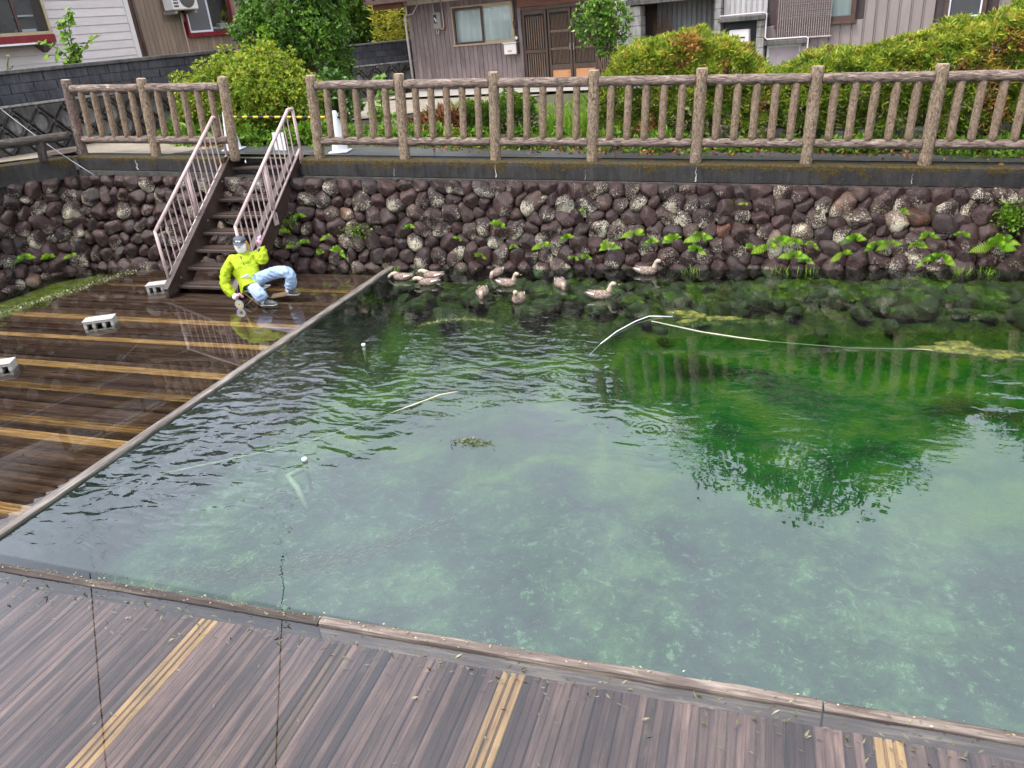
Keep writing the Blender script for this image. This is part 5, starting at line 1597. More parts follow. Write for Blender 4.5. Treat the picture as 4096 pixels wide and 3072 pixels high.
# hedges
def hedge(name, label, line, mat, seed, dens, tint_fn, L=0.06, depth=0.45, zb=None, stems=True, Wd=0.22, cat='hedge'):
    """line: list of (x, y, top z); clipped hedge with ragged face"""
    rg = np.random.default_rng(seed)
    P, N = [], []
    for (x0, y0, t0), (x1, y1, t1) in zip(line, line[1:]):
        Ls = sqrt((x1 - x0) ** 2 + (y1 - y0) ** 2)
        b0 = gz((x0 + x1) / 2, y0)
        h = (t0 + t1) / 2 - b0
        for face, area in (('front', Ls * h), ('top', Ls * 2 * depth), ('back', Ls * h * 0.5)):
            n = int(area * dens * (0.6 if face == 'front' and stems else 1.0))
            t = rg.random(n)
            x = x0 + (x1 - x0) * t; top = t0 + (t1 - t0) * t; yc = y0 + (y1 - y0) * t
            if face == 'top':
                v = rg.uniform(-1, 1, n)
                p = np.stack([x, yc + depth * v, top - 0.10 * v * v - rg.exponential(0.05, n)], 1)
                nn = np.stack([0 * x, 0.5 * v, 0 * x + 1], 1)
            else:
                s = -1 if face == 'front' else 1
                hh = rg.random(n) ** 0.85
                bulge = 1 + 0.12 * np.sin(hh * pi)
                p = np.stack([x, yc + s * depth * bulge - s * rg.exponential(0.07, n), b0 + 0.12 + (top - b0 - 0.12) * hh], 1)
                nn = np.stack([0 * x, 0 * x + s, 0.55 + 0 * x], 1)
            P.append(p); N.append(nn)
    P = np.concatenate(P); N = np.concatenate(N)
    N /= np.linalg.norm(N, axis=1, keepdims=True)
    ln = vnoise(P, 2.2, seed) * 0.2 + vnoise(P, 5.5, seed + 3) * 0.13 + vnoise(P, 11, seed + 8) * 0.05
    P = P + N * ln[:, None]
    V, F = rosettes(P, N, 5, L, Wd, rg, 0.8)
    t = tint_fn(P, rg)
    T = np.clip(np.repeat(t, 5) + rg.normal(0, 0.07, len(P) * 5), 0, 1)
    lo = np.array([line[0][0], line[0][1], gz(line[0][0], line[0][1])])
    root = empty(name, lo, 0, label, cat)
    link('crown', tri_mesh('crown', V - lo, F, M[mat], T), root)
    if stems:
        rr = random.Random(seed)
        for (x0, y0, t0), (x1, y1, t1) in zip(line, line[1:]):
            Ls = abs(x1 - x0)
            for k in range(max(1, int(Ls / 0.4))):
                x = x0 + (x1 - x0) * (k + rr.random()) / max(1, int(Ls / 0.4))
                g = gz(x, y0)
                m_ = MB().tube([(x - lo[0], y0 - lo[1], g - lo[2] - .05), (x - lo[0] + rr.uniform(-.1, .1), y0 - lo[1], g - lo[2] + .5), (x - lo[0] + rr.uniform(-.2, .2), y0 - lo[1], t0 - lo[2] - .15)], [0.035, 0.025, 0.01], 6)
                for _ in range(7):
                    z = g - lo[2] + rr.uniform(.15, .8)
                    m_.tube([(x - lo[0], y0 - lo[1], z), (x - lo[0] + rr.uniform(-.4, .4), y0 - lo[1] + rr.uniform(-.4, .1), z + rr.uniform(.1, .4))], [.012, .004], 5, False)
                m_.build('stem', M['twig'], root)
    return root

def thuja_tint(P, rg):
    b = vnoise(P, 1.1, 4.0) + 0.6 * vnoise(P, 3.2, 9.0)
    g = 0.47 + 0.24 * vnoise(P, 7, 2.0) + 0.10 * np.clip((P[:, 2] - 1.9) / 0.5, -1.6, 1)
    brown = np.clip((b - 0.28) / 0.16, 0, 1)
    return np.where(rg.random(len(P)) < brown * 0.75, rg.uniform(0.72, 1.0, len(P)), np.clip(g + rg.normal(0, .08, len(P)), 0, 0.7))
hedge('thuja_hedge', 'long ragged thuja hedge with browned patches behind the fence',
      [(-2.55, 11.5, 2.05), (-2.3, 11.5, 2.38), (-1.7, 11.5, 2.56), (-1.2, 11.5, 2.60), (-0.75, 11.5, 2.52), (-0.5, 11.5, 2.36), (-0.38, 11.5, 2.12), (-0.05, 11.5, 2.08), (0.35, 11.5, 2.16), (0.75, 11.5, 2.22), (1.1, 11.5, 2.28), (1.5, 11.5, 2.34), (1.9, 11.5, 2.44), (2.4, 11.5, 2.50), (3.4, 11.5, 2.62)], 'thuja', 21, 1800, thuja_tint, L=0.08, depth=0.46)
hedge('boxwood_hedge', 'small clipped dark green boxwood hedge behind the fence',
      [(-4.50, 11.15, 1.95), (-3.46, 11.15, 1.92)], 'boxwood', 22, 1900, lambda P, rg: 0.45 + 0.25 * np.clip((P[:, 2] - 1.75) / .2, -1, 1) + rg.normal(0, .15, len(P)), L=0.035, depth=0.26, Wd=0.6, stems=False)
# slim shrub by the entrance
blob_shrub('privet_shrub', (-3.15, 13.6, 1.35), 'slim glossy shrub in front of the lattice entrance', 'shrub',
           [((-3.10, 13.5, 2.78), (0.32, 0.3, 0.34)), ((-2.72, 13.5, 2.85), (0.26, 0.25, 0.42)), ((-2.95, 13.5, 3.1), (0.22, 0.25, 0.22)), ((-2.85, 13.5, 2.45), (0.2, 0.2, 0.2))],
           'camellia', 0.075, 0.5, 190, 14, 4, lambda P, t, rg: t + 0.12,
           [([(-2.85, 13.5, 1.3), (-2.95, 13.5, 2.1), (-3.08, 13.5, 2.6)], [0.03, 0.022, 0.012]), ([(-2.8, 13.5, 1.3), (-2.72, 13.5, 2.2), (-2.7, 13.5, 2.9)], [0.04, 0.032, 0.015])], zmin=-0.9, shell=(0.4, 1.0), lump=0.3)

# hillside growth and trees beyond the boundary wall
for i, (c, r, mt_, lab) in enumerate((((-13.6, 24.5, 4.3), (2.2, 1.6, 2.2), 'hillside', 'mid green hillside tree behind the camellia tree'),
                                      ((-10.6, 24.0, 4.6), (1.9, 1.5, 2.0), 'hillside', 'leafy hillside tree above the stained block wall'),
                                      ((-16.5, 29.0, 6.0), (3.2, 2.5, 3.2), 'hillside', 'tall dark hillside tree rising behind the tan house'),
                                      ((-9.0, 27.0, 5.6), (2.6, 2.2, 2.6), 'hillside', 'broad hillside tree behind the mauve house eave'),
                                      ((1.2, 19.6, 8.0), (3.0, 1.6, 2.1), 'hillside', 'big spreading tree above the ribbed house roof'),
                                      ((-3.2, 22.5, 7.2), (2.0, 1.6, 2.2), 'hillside', 'bushy tree between the two house roofs'),
                                      ((5.6, 17.5, 4.2), (1.5, 1.5, 2.2), 'camellia', 'leafy tree past the corner pipe of the ribbed house'))):
    blob_shrub('hillside_tree', (c[0], c[1], 1.3), lab, 'tree', [(c, r), ((c[0] - r[0] * .6, c[1] - .4, c[2] - r[2] * .5), tuple(q * .6 for q in r)), ((c[0] + r[0] * .6, c[1] - .3, c[2] - r[2] * .45), tuple(q * .6 for q in r))], mt_, 0.17, 0.45, 55, 40 + i, 4, None,
               [([(c[0], c[1], 1.2), (c[0] + .1, c[1], c[2] - .5), (c[0], c[1], c[2] + .5)], [0.14, 0.1, 0.05])], shell=(0.5, 1.0), lump=0.3, zmin=-0.8)
rg = np.random.default_rng(77)
Vs, Fs, Ts, b = [], [], [], 0
for i in range(150):
    x = rg.uniform(-11.2, -7.6); y = 20.6 + 0.75 * (x + 11.2) + rg.uniform(0.4, 2.2)
    h = rg.uniform(1.4, 2.6)
    n = 46
    z = rg.random(n) ** 0.7
    P = np.stack([x + rg.normal(0, .14, n) * (1.15 - z), y + rg.normal(0, .14, n) * (1.15 - z), 1.4 + h * z], 1)
    V, F = leaves(P, np.stack([rg.normal(0, 1, n), rg.normal(0, 1, n), np.full(n, .5)], 1), 0.19, 0.22, rg, 0.2)
    Vs.append(V); Fs.append(F + b); Ts.append(np.clip(rg.normal(0.55, .1) + 0.3 * (z - .5) + rg.normal(0, .1, n), 0, 1)); b += len(V)
tag(link('hillside_weeds', tri_mesh('hillside_weeds', np.concatenate(Vs), np.concatenate(Fs), M['goldweed'], np.concatenate(Ts))), 'tall golden green weeds crowding above the block wall', 'weeds', kind='stuff')

# tall big-leaved weed growing at the white house
def heart_leaf_plant(name, loc, stems, label, mat, seed, Lf=0.15, cat='plant'):
    root = empty(name, loc, 0, label, cat)
    rg = np.random.default_rng(seed)
    m_ = MB()
    P, D = [], []
    for (dx, dy, h, bx) in stems:
        pts = [Vector((0, 0, 0)), Vector((dx * .35, dy * .35, h * .5)), Vector((dx * .8, dy * .8, h * .85)), Vector((dx + bx, dy, h))]
        m_.tube(pts, [0.012, 0.01, 0.007, 0.003], 6)
        for k in range(int(h / 0.036)):
            t = 0.12 + 0.88 * k / int(h / 0.036)
            f = t * 3; i = min(2, int(f)); p = pts[i].lerp(pts[i + 1], f - i)
            s = 1 if k % 2 else -1
            P.append(p); D.append((s * 0.9, -0.35, -0.25))
    m_.build('stem', M['twig'], root, True)
    P = np.array([tuple(p) for p in P]); D = np.array(D)
    V, F = leaves(P, D, Lf, 0.78, rg, 0.25, 0.12, up=(0, -0.7, 0.7))
    link('leaves', tri_mesh('leaves', V, F, M[mat], np.clip(rg.normal(.5, .2, len(P)), 0, 1)), root)
    return root
heart_leaf_plant('mulberry_sapling', (-13.3, 12.75, 2.82), [(0.05, 0.12, 1.05, .10), (-0.05, 0.0, 0.88, -.02), (-0.4, -0.2, 0.55, -.12), (0.28, 0.35, 0.55, .22), (-0.25, -.3, .3, -.25), (.1, .1, .35, .1), (-.1, .1, .4, 0)], 'leafy mulberry sapling growing against the white siding', 'weed', 51)
heart_leaf_plant('mulberry_sapling', (-13.3, 11.2, 2.86), [(0.05, 0.1, 0.30, .02), (0.1, 0.1, 0.12, -.05)], 'tiny weed sprig on top of the blackened block wall', 'weed', 52, 0.06)
heart_leaf_plant('pokeweed_stalk', (-6.15, 11.6, 1.42), [(0.05, 0.0, 0.95, .02), (0.12, 0.05, 0.8, .08), (-0.12, 0.0, 0.45, -.06), (0.2, 0, .4, .1), (-.05, -.05, .5, 0)], 'upright weed stalk growing beside the dead leaf heap', 'weed', 53, 0.13)

# ferns rooted in the wall
def frond(L, phi, rg):
    """feather-shaped frond fanning in the wall plane, arching out and drooping"""
    V, F = [], []
    n = 12
    pts = []
    for i in range(n + 1):
        t = i / n
        x = L * t * cos(phi)
        z = L * (t * sin(phi) - 0.55 * t * t)
        pts.append(Vector((x, -0.55 * L * sin(t * 1.9), z)))
    for i in range(1, n + 1):
        p = pts[i]; d = (pts[min(i + 1, n)] - pts[i - 1]).normalized()
        sd = d.cross(Vector((0, -1, 0.25))).normalized()
        w = L * 0.30 * (1 - (i / n) ** 1.6) * min(1, 0.45 + i / n * 2) + 0.02 * L
        for s in (-1, 1):
            e = p + sd * s * w + d * w * 0.45 + Vector((0, 0, -w * .15))
            c = d * L * 0.03
            b = len(V)
            V += [p - c, p + c, p.lerp(e, .55) + c * 1.1, e, p.lerp(e, .55) - c * 0.9]
            F += [(b, b + 1, b + 2), (b, b + 2, b + 4), (b + 4, b + 2, b + 3)]
    return V, F
fern_me = []
for s in range(6):
    V, F, T = [], [], []
    rr = random.Random(s)
    nf = 4 + s % 3
    for k in range(nf):
        v, f = frond(rr.uniform(0.7, 1.15), pi * (0.02 + 0.96 * (k + rr.uniform(.1, .9)) / nf), rr)
        b = len(V)
        V += v; F += [tuple(i + b for i in q) for q in f]; T += [min(1, max(0, rr.gauss(.62, .22)))] * len(v)
    fern_me.append(mesh_np('fern', V, F, M['fern'], False, T))
def wall_pt(x, v):
    """point on the face of the long wall; v = height fraction"""
    p = wall_b(x).lerp(wall_t(x), v)
    return p + Vector((0, -0.10, 0.02))
FERNS = [(-6.77, 0.5, 1.1), (-6.63, 0.56, 1.1), (-6.53, 0.58, .9), (-6.64, 0.46, 1.0), (-6.48, 0.62, .9), (-6.38, 0.35, .8), (-6.56, 0.32, .9), (-6.11, 0.25, .9), (-5.85, 0.26, 1.3), (-6.03, 0.42, .8), (-4.78, 0.52, .7), (-3.49, 0.55, 1.1), (-4.05, 0.41, .6), (-3.74, 0.24, .9), (-3.3, 0.33, .7), (-2.89, 0.35, 1.1), (-2.59, 0.43, .8), (-2.38, 0.7, .5), (-2.47, 0.22, .6), (-2.29, 0.23, .9), (-2.02, 0.33, 1.4), (-1.72, 0.48, 1.3), (-1.5, 0.39, .8), (-1.21, 0.42, 1.2), (-0.88, 0.43, 1.4), (-0.93, 0.32, 1.2), (-0.28, 0.35, .9), (-0.08, 0.36, 1.4), (0.01, 0.41, 1.2), (0.2, 0.41, 1.3), (0.2, 0.25, 1.3), (0.33, 0.21, .9), (0.4, 0.39, .9), (0.74, 0.29, 1.1), (0.87, 0.45, 1.1), (1.09, 0.39, 1.2), (1.25, 0.4, 1.1), (1.51, 0.39, 1.0), (1.64, 0.5, 1.1), (1.6, 0.21, .8), (1.8, 0.26, 1.3), (1.99, 0.51, .9), (2.32, 0.39, 1.7), (2.39, 0.42, 1.5), (1.36, 0.75, .7), (-0.4, 0.81, .5)]
for i, (x, v, s) in enumerate(FERNS):
    o = link('fern', fern_me[(i * 5) % 6], None, wall_pt(x, v), (random.uniform(-.2, .2), random.uniform(-.4, .4), random.uniform(-.4, .4)), (0.14 * s,) * 3)
    k = int(round((x + 6.273) / PS))
    which = ('end', 'second', 'third', 'fourth', 'fifth', 'sixth', 'seventh', 'eighth')[max(0, min(7, k))]
    tag(o, '%s fern %s in the cobbles below the %s fence post from the stair' % ('small' if s < 0.85 else 'large' if s > 1.15 else 'medium', 'high up' if v > 0.5 else 'near the waterline' if v < 0.3 else 'halfway up', which), 'fern', 'ferns growing in the long cobblestone wall')
for i, (u, v, s) in enumerate(((4.5, 0.35, 1.0), (5.7, 0.25, 1.2), (5.3, .30, 1.3), (6.1, 0.22, 1.0))):
    p = left_surf(u, v * 1.55)
    tag(link('fern', fern_me[i % 4], None, p + Vector((0.09, -.06, 0.03)), (0, 0, 0.8), (0.12 * s,) * 3), 'small fern on the mossy wall below the low log rail', 'fern', 'ferns on the low-rail wall')

# ground cover, leaf litter, heaps
def cover(name, label, cat, n, pf, mat, L, Wd, seed, dirn=(0, -0.2, 0.6), tint=(0.5, 0.2), k=3, spread=0.8, stuff=True):
    rg = np.random.default_rng(seed)
    P = np.array([pf(rg) for _ in range(n)])
    P2 = np.repeat(P, k, 0)
    V, F = leaves(P2, np.tile(np.array(dirn, float), (len(P2), 1)), L, Wd, rg, spread)
    o = link(name, tri_mesh(name, V, F, M[mat], np.clip(rg.normal(*tint, len(P2)), 0, 1)))
    return tag(o, label, cat, kind='stuff' if stuff else None)
def strip(x0, x1, y0, y1, h0=0.02, h1=0.15):
    def f(rg):
        x = rg.uniform(x0, x1)
        y = rg.uniform(y0, y1) + 0.055 * x * 0.8
        return (x, y, gz(x, y) + rg.uniform(h0, h1))
    return f
def clump(cs, h=0.2):
    def f(rg):
        c = cs[rg.integers(len(cs))]
        x, y = c[0] + rg.normal(0, c[2]), c[1] + rg.normal(0, c[2] * .6)
        return (x, y, gz(x, y) + max(0.01, rg.uniform(0, h) * exp(-((x - c[0]) ** 2) / (2 * c[2] ** 2))))
    return f
cover('ground_cover', 'bright green weeds along the far edge of the asphalt path', 'weeds', 1500, clump([(-7.9, 10.75, .3), (-7.3, 10.8, .3), (-7.0, 10.9, .2), (-6.6, 11.0, .3), (-5.9, 11.0, .3), (-5.4, 10.95, .25), (-4.9, 10.95, .25), (-4.2, 10.8, .25), (-3.5, 10.75, .2), (-3.0, 10.9, .2), (-2.2, 10.75, .3), (-1.5, 10.75, .3)], 0.3), 'weed', 0.085, 0.5, 61)
cover('ground_cover', 'leafy green weeds under the right stretch of thuja hedge', 'weeds', 900, clump([(-.6, 10.85, .15), (.1, 10.9, .12), (0.6, 10.95, .2), (0.95, 10.9, .15), (2.0, 10.92, .25), (2.4, 10.9, .25), (2.9, 10.9, .2)], 0.22), 'weed', 0.08, 0.5, 62)
cover('ground_cover', 'broad leaf weeds below the azalea bush', 'weeds', 700, clump([(-7.1, 10.95, .22), (-6.85, 11.1, .25), (-8.2, 10.8, .35), (-9.1, 10.75, .3), (-9.6, 10.9, .2)], 0.34), 'weed', 0.12, 0.6, 63)
cover('grass_tuft', 'bright grass tufts in the yard before the entrance', 'grass', 1500, clump([(-2.9, 12.2, .25), (-3.2, 12.8, .3), (-3.4, 11.9, .15), (-5.6, 14.3, .5), (-3.4, 14.6, .4), (-4.5, 13.8, .5), (-2.95, 11.6, .2)], 0.22), 'weed', 0.16, 0.09, 64, (0, -0.1, 1.2), (0.7, .2), 3, 0.4)
cover('leaf_litter', 'brown fallen leaves along the path edge under the hedge', 'leaves', 1500, clump([(-2.2, 10.62, .3), (-1.6, 10.72, .3), (-.9, 10.8, .3), (-.2, 10.85, .3), (.4, 10.9, .3), (1.0, 10.9, .3), (1.8, 10.95, .4), (2.7, 11.0, .4), (-3.0, 10.7, .3), (-4.6, 10.65, .4), (-8.6, 10.55, .25)], 0.03), 'litter', 0.055, 0.55, 65, (0, 0, 0.08), (.6, .25), 1, 0.8)
def pile(rg):
    x = rg.normal(-5.15, .42); y = rg.normal(11.75, .28)
    return (x, y, gz(x, y) + 0.42 * exp(-((x + 5.15) / .6) ** 2 - ((y - 11.75) / .45) ** 2) * rg.uniform(.55, 1.0))
cover('dead_leaf_heap', 'heap of rust-brown dead fronds behind the long fence', 'leaf heap', 2600, pile, 'litter', 0.19, 0.13, 66, (0, -0.5, -0.05), (.45, .3), 1, 0.7)
def variegate(rg):
    x = rg.normal(-1.05, .05) if rg.random() < .7 else rg.normal(-1.3, .12)
    return (x, 10.96 + rg.normal(0, .04), rg.uniform(1.25, 1.75))
cover('variegated_vine', 'cream-edged variegated vine climbing the hedge front', 'vine', 90, variegate, 'variegated', 0.10, 0.5, 67, (0, -0.7, 0.1), (.6, .25), 1, 0.6, False)
def vine(cx, y, z0, z1, s):
    return lambda rg: (cx + rg.normal(0, s), y + rg.normal(0, s * .6), rg.uniform(z0, z1))
cover('climbing_vine', 'light green vine hanging down the azalea face', 'vine', 150, vine(-8.05, 10.72, 1.55, 2.45, .06), 'weed', 0.085, 0.45, 68, (0, -0.6, -0.3), (.75, .15), 1, 0.7, False)
cover('climbing_vine', 'light green vine hanging in the camellia tree', 'vine', 190, vine(-8.42, 12.2, 2.55, 3.25, .08), 'weed', 0.10, 0.4, 69, (0, -0.6, -0.4), (.75, .15), 1, 0.7, False)
cover('ivy_patch', 'small-leaved ivy creeping at the far end of the long wall', 'ivy', 420, lambda rg: tuple(wall_pt(2.46 + rg.normal(0, .07), 0.72 + rg.normal(0, .07)) + Vector((0, -.03, 0))), 'weed', 0.045, 0.7, 70, (0, -1, 0.2), (.5, .2), 1, 0.7, True)
cover('creeping_weed', 'small round-leaved creeper in the cobbles near the stair', 'creeper', 120, lambda rg: tuple(wall_pt(-5.55 + rg.normal(0, .14), 0.48 + rg.normal(0, .05)) + Vector((0, -.02, 0))), 'weed', 0.035, 0.8, 71, (0, -1, 0.2), (.6, .2), 1, 0.7, False)
for x, n_, s_ in ((-4.98, 16, 73), (-1.0, 16, 75), (0.05, 20, 76), (0.4, 14, 77), (1.95, 26, 78), (2.2, 30, 79)):
    cover('reed_tuft', 'thin grass tuft in the shallows below the %s fence post' % ('second', 'fourth', 'fifth', 'sixth', 'seventh', 'eighth')[{-4.98: 0, -1.0: 2, 0.05: 3, 0.4: 3, 1.95: 4, 2.2: 5}[x]], 'grass', n_, (lambda X: lambda rg: (X + rg.normal(0, .07), wall_b(X).y - 0.16 + rg.normal(0, .05), -0.02))(x), 'fern', 0.12, 0.05, s_, (0, 0, 1), (.6, .2), 1, 0.35, False)['group'] = 'grass tufts at the waterline'
# moss strands and green algae in the shallow channel
def chan(rg):
    t = rg.random()
    return (-9.85 + 0.55 * t + rg.normal(0, .07), 6.85 + 1.9 * t + rg.normal(0, .08), -0.004 + rg.uniform(0, .012))
cover('floating_weed', 'pale floating weed between the deck and the mossy wall', 'water weed', 700, chan, 'pondweed', 0.03, 0.8, 80, (0, 0, .15), (.7, .25), 1, 0.6)
def debris(rg):
    x = rg.uniform(-5, 1.5); y = rg.uniform(0.9, 2.66)
    return (x, y + 0.022 * x, -0.012 + rg.uniform(0, .006))
cover('deck_debris', 'pale plant scraps scattered over the front deck', 'debris', 130, debris, 'litterpale', 0.028, 0.3, 81, (0, 0, 0.03), (.55, .2), 1, 0.5)
def fringe(rg):
    x = rg.uniform(-5, 2.2)
    g = min(0.35, abs(rg.normal(0, .11)))
    return (x, kd(x) - .11 - g, -0.012 + rg.uniform(0, .008))
cover('deck_moss', 'olive algae film fringing the front deck edge timber', 'algae', 420, fringe, 'litterpale', 0.04, 0.3, 82, (1, 0, 0.02), (.2, .2), 1, 0.5)
def onkerb(rg):
    x = rg.uniform(-5, 2.2)
    return (x, kd(x) - .045 + rg.normal(0, .02), 0.026 + rg.uniform(0, .003))
cover('dried_algae', 'pale dried algae crusted on the front edge timbers', 'algae', 260, onkerb, 'litterpale', 0.016, 0.6, 83, (1, 0, 0.03), (.6, .25), 1, 0.5)

# low stones holding the hedge bed
lw = empty('low_stone_edge', (0.2, 10.98, 1.05), 0, 'row of squared mossy stones under the right hedge', 'wall')
x = -0.2
while x < 3.3:
    w = random.uniform(0.28, 0.5)
    h = random.uniform(0.26, 0.34) + 0.02 * x
    o = MB().bbox(0, w - .02, 0, 0.2, 0, h, 0.03).build('stone', M['dark_concrete'], lw, False, Vector((x, 11.03 + 0.02 * x, gz(x, 11) - .02)) - lw.location, (random.uniform(-.03, .03), 0, random.uniform(-.05, .05)))
    x += w

# ------------------------------------------------------------------ floating things in the pond
def algae_mat(name, pts, label, mat, z=-0.014, seed=0, hump=0.016):
    c = Vector((sum(p[0] for p in pts) / len(pts), sum(p[1] for p in pts) / len(pts)))
    # smooth ragged outline
    n = 64
    V, F = [], []
    out = []
    m_ = len(pts)
    for i in range(n):
        f = i / n * m_; k = int(f); t = f - k
        p0, p1, p2, p3 = [Vector(pts[(k + q) % m_]) for q in (-1, 0, 1, 2)]
        p = 0.5 * ((2 * p1) + (p2 - p0) * t + (2 * p0 - 5 * p1 + 4 * p2 - p3) * t * t + (3 * p1 - p0 - 3 * p2 + p3) * t ** 3)
        d = p - c
        out.append(c + d * (1 + 0.22 * mnoise.noise(Vector((i * .45, seed, 0))) + 0.16 * mnoise.noise(Vector((i * 1.3, seed, 4)))))
    rings = [(1.0, -0.03), (0.97, z), (0.8, z + hump * .5), (0.5, z + hump), (0.2, z + hump)]
    for s, zz in rings:
        for p in out:
            q = c + (p - c) * s
            V.append((q.x, q.y, zz + (0.022 * fbm(q.x, q.y, 4, 7) if s < .99 else 0)))
    V.append((c.x, c.y, z + hump))
    for r_ in range(len(rings) - 1):
        for i in range(n): F.append((r_ * n + i, r_ * n + (i + 1) % n, (r_ + 1) * n + (i + 1) % n, (r_ + 1) * n + i))
    for i in range(n): F.append(((len(rings) - 1) * n + i, (len(rings) - 1) * n + (i + 1) % n, len(rings) * n))
    o = link(name, mesh_np(name, V, F, M[mat], True))
    a = (Vector(V[1]) - Vector(V[0])).cross(Vector(V[n]) - Vector(V[0])).z
    if a < 0: o.data.flip_normals()
    return tag(o, label, 'algae')
algae_mat('algae_mat', [(-1.28, 7.62), (-1.18, 7.95), (-0.9, 8.02), (-0.62, 7.82), (-0.25, 7.76), (0.0, 7.72), (-0.3, 7.64), (-0.6, 7.55), (-0.95, 7.48)], 'olive floating algae mat at the end of the hose', 'algae', seed=1)
algae_mat('algae_mat', [(1.18, 7.12), (1.3, 7.25), (1.5, 7.42), (1.68, 7.4), (1.85, 7.2), (2.3, 7.08), (2.35, 7.0), (1.9, 6.98), (1.5, 7.05)], 'lumpy brown algae mat floating near the pond end', 'algae', seed=2, hump=0.03)
def streak(path, w, z=0.002):
    P = [Vector(p) for p in path]
    def f(rg):
        t = rg.random() * (len(P) - 1)
        k = min(int(t), len(P) - 2)
        p = P[k].lerp(P[k + 1], t - k)
        ww = w * (0.35 + 0.65 * sin(pi * min(1, max(0.05, t / (len(P) - 1)))))
        return (p.x + rg.normal(0, .02), p.y + rg.normal(0, ww), z + rg.uniform(0, .003))
    return f
cover('algae_streak', 'long thin green algae streak running off the front deck', 'algae', 4200, streak([(-3.7, 2.93), (-3.3, 3.0), (-2.95, 3.08), (-2.7, 3.25), (-2.45, 3.36), (-2.25, 3.6), (-2.02, 3.86)], 0.07, -0.05), 'pondweed', 0.05, 0.16, 91, (1, .45, 0.0), (.5, .2), 1, 0.3)
cover('algae_streak', 'speckled pale algae patch beside the rain ring', 'algae', 1100, lambda rg: (-0.66 + rg.normal(0, .10) , 5.36 + rg.normal(0, .12), -.03 + rg.uniform(0, .02)), 'pondweed', 0.014, 0.8, 92, (1, .3, 0.02), (.75, .2), 1, 0.5)
cover('algae_streak', 'small scrap of algae drifting alone on pale water', 'algae', 240, lambda rg: (-2.2 + rg.normal(0, .08), 4.8 + rg.normal(0, .025), .002 + rg.uniform(0, .003)), 'pondweed', 0.04, 0.16, 93, (1, .3, 0.02), (.5, .2), 1, 0.5)
cover('algae_streak', 'thin curved algae wisp near the swimming ducks', 'algae', 500, streak([(-3.75, 7.1), (-3.5, 7.32), (-3.2, 7.4), (-2.9, 7.32)], 0.02), 'pondweed', 0.04, 0.15, 94, (1, .3, 0.0), (.6, .2), 1, 0.5)
tag(MB().tube([(-1.68, 6.75, -0.06), (-1.60, 6.9, 0.0), (-1.5, 7.2, 0.012), (-1.36, 7.5, 0.012), (-1.24, 7.64, 0.02), (-1.0, 7.7, 0.0)], 0.005, 8).build('garden_hose', M['white'], None, True), 'white hose leading from the water to the algae mat', 'hose')
tag(MB().tube([(-1.2, 7.55, 0.0), (-0.65, 7.30, 0.003), (-0.3, 7.2, 0.003), (0.0, 7.15, -0.006), (0.7, 7.10, -0.012), (1.3, 7.12, -0.004), (2.4, 6.95, -0.01)], 0.006, 8).build('drifting_pipe', M['hose'], None, True), 'yellowed straight pipe floating between the two algae mats', 'pipe')
tag(MB().tube([(-4.6, 4.0, -0.08), (-3.6, 4.6, -0.03), (-3.1, 5.15, -0.008), (-2.78, 5.56, 0.002), (-2.6, 5.7, -0.01)], 0.008, 8).build('sunken_pipe', M['hose'], None, True), 'long yellowed pipe lying across the rippled water', 'pipe')
for (x, y, lab) in ((-4.08, 6.52, 'white pipe cap standing in dark rippled water near ducks'), (-3.41, 4.30, 'white pipe cap standing above a bent yellow pipe')):
    o = empty('pipe_outlet', (x, y, 0), 0, lab, 'pipe')
    MB().lathe([(0.016, -0.3), (0.016, 0.012)], 12).build('pipe', M['hose'], o, True)
    MB().lathe([(0.021, 0.0), (0.021, 0.024), (0.018, 0.027)], 14).build('cap', M['white'], o, True)
tag(MB().tube([(-3.41, 4.26, -0.05), (-3.47, 4.14, -0.05), (-3.32, 4.03, -0.06), (-3.2, 3.95, -0.2)], 0.025, 8).build('bent_pipe', M['hose'], None, True), 'bent yellow pipe just under the water surface', 'pipe')
# stones on the pond floor at the wall foot
rg_ = random.Random(5)
js = MB()
for i in range(120):
    x = rg_.uniform(-4.9, 2.8); y = wall_b(x).y - abs(rg_.gauss(0.05, .35)) - .05
    s = rg_.uniform(.08, .17)
    V, F = stone_mesh(np.full(12, s) * (1 + 0.2 * np.sin(np.arange(12) * pi / 6 * 2 + rg_.uniform(0, 6))), None, Vector((1, 0, 0)), Vector((0, 1, 0)), Vector((0, 0, 1)), i, 0.8)
    js.add([p + Vector((x, y, -0.2 - 0.25 * max(0, (wall_b(x).y - y) - .2))) for p in V], F)
tag(js.build('submerged_stones', simple('drowned_stone', (0.035, 0.032, 0.018), (0.15, 0.135, 0.075), 9, 0.9), None, True), 'submerged stones lying along the wall foot', 'stones', kind='stuff')

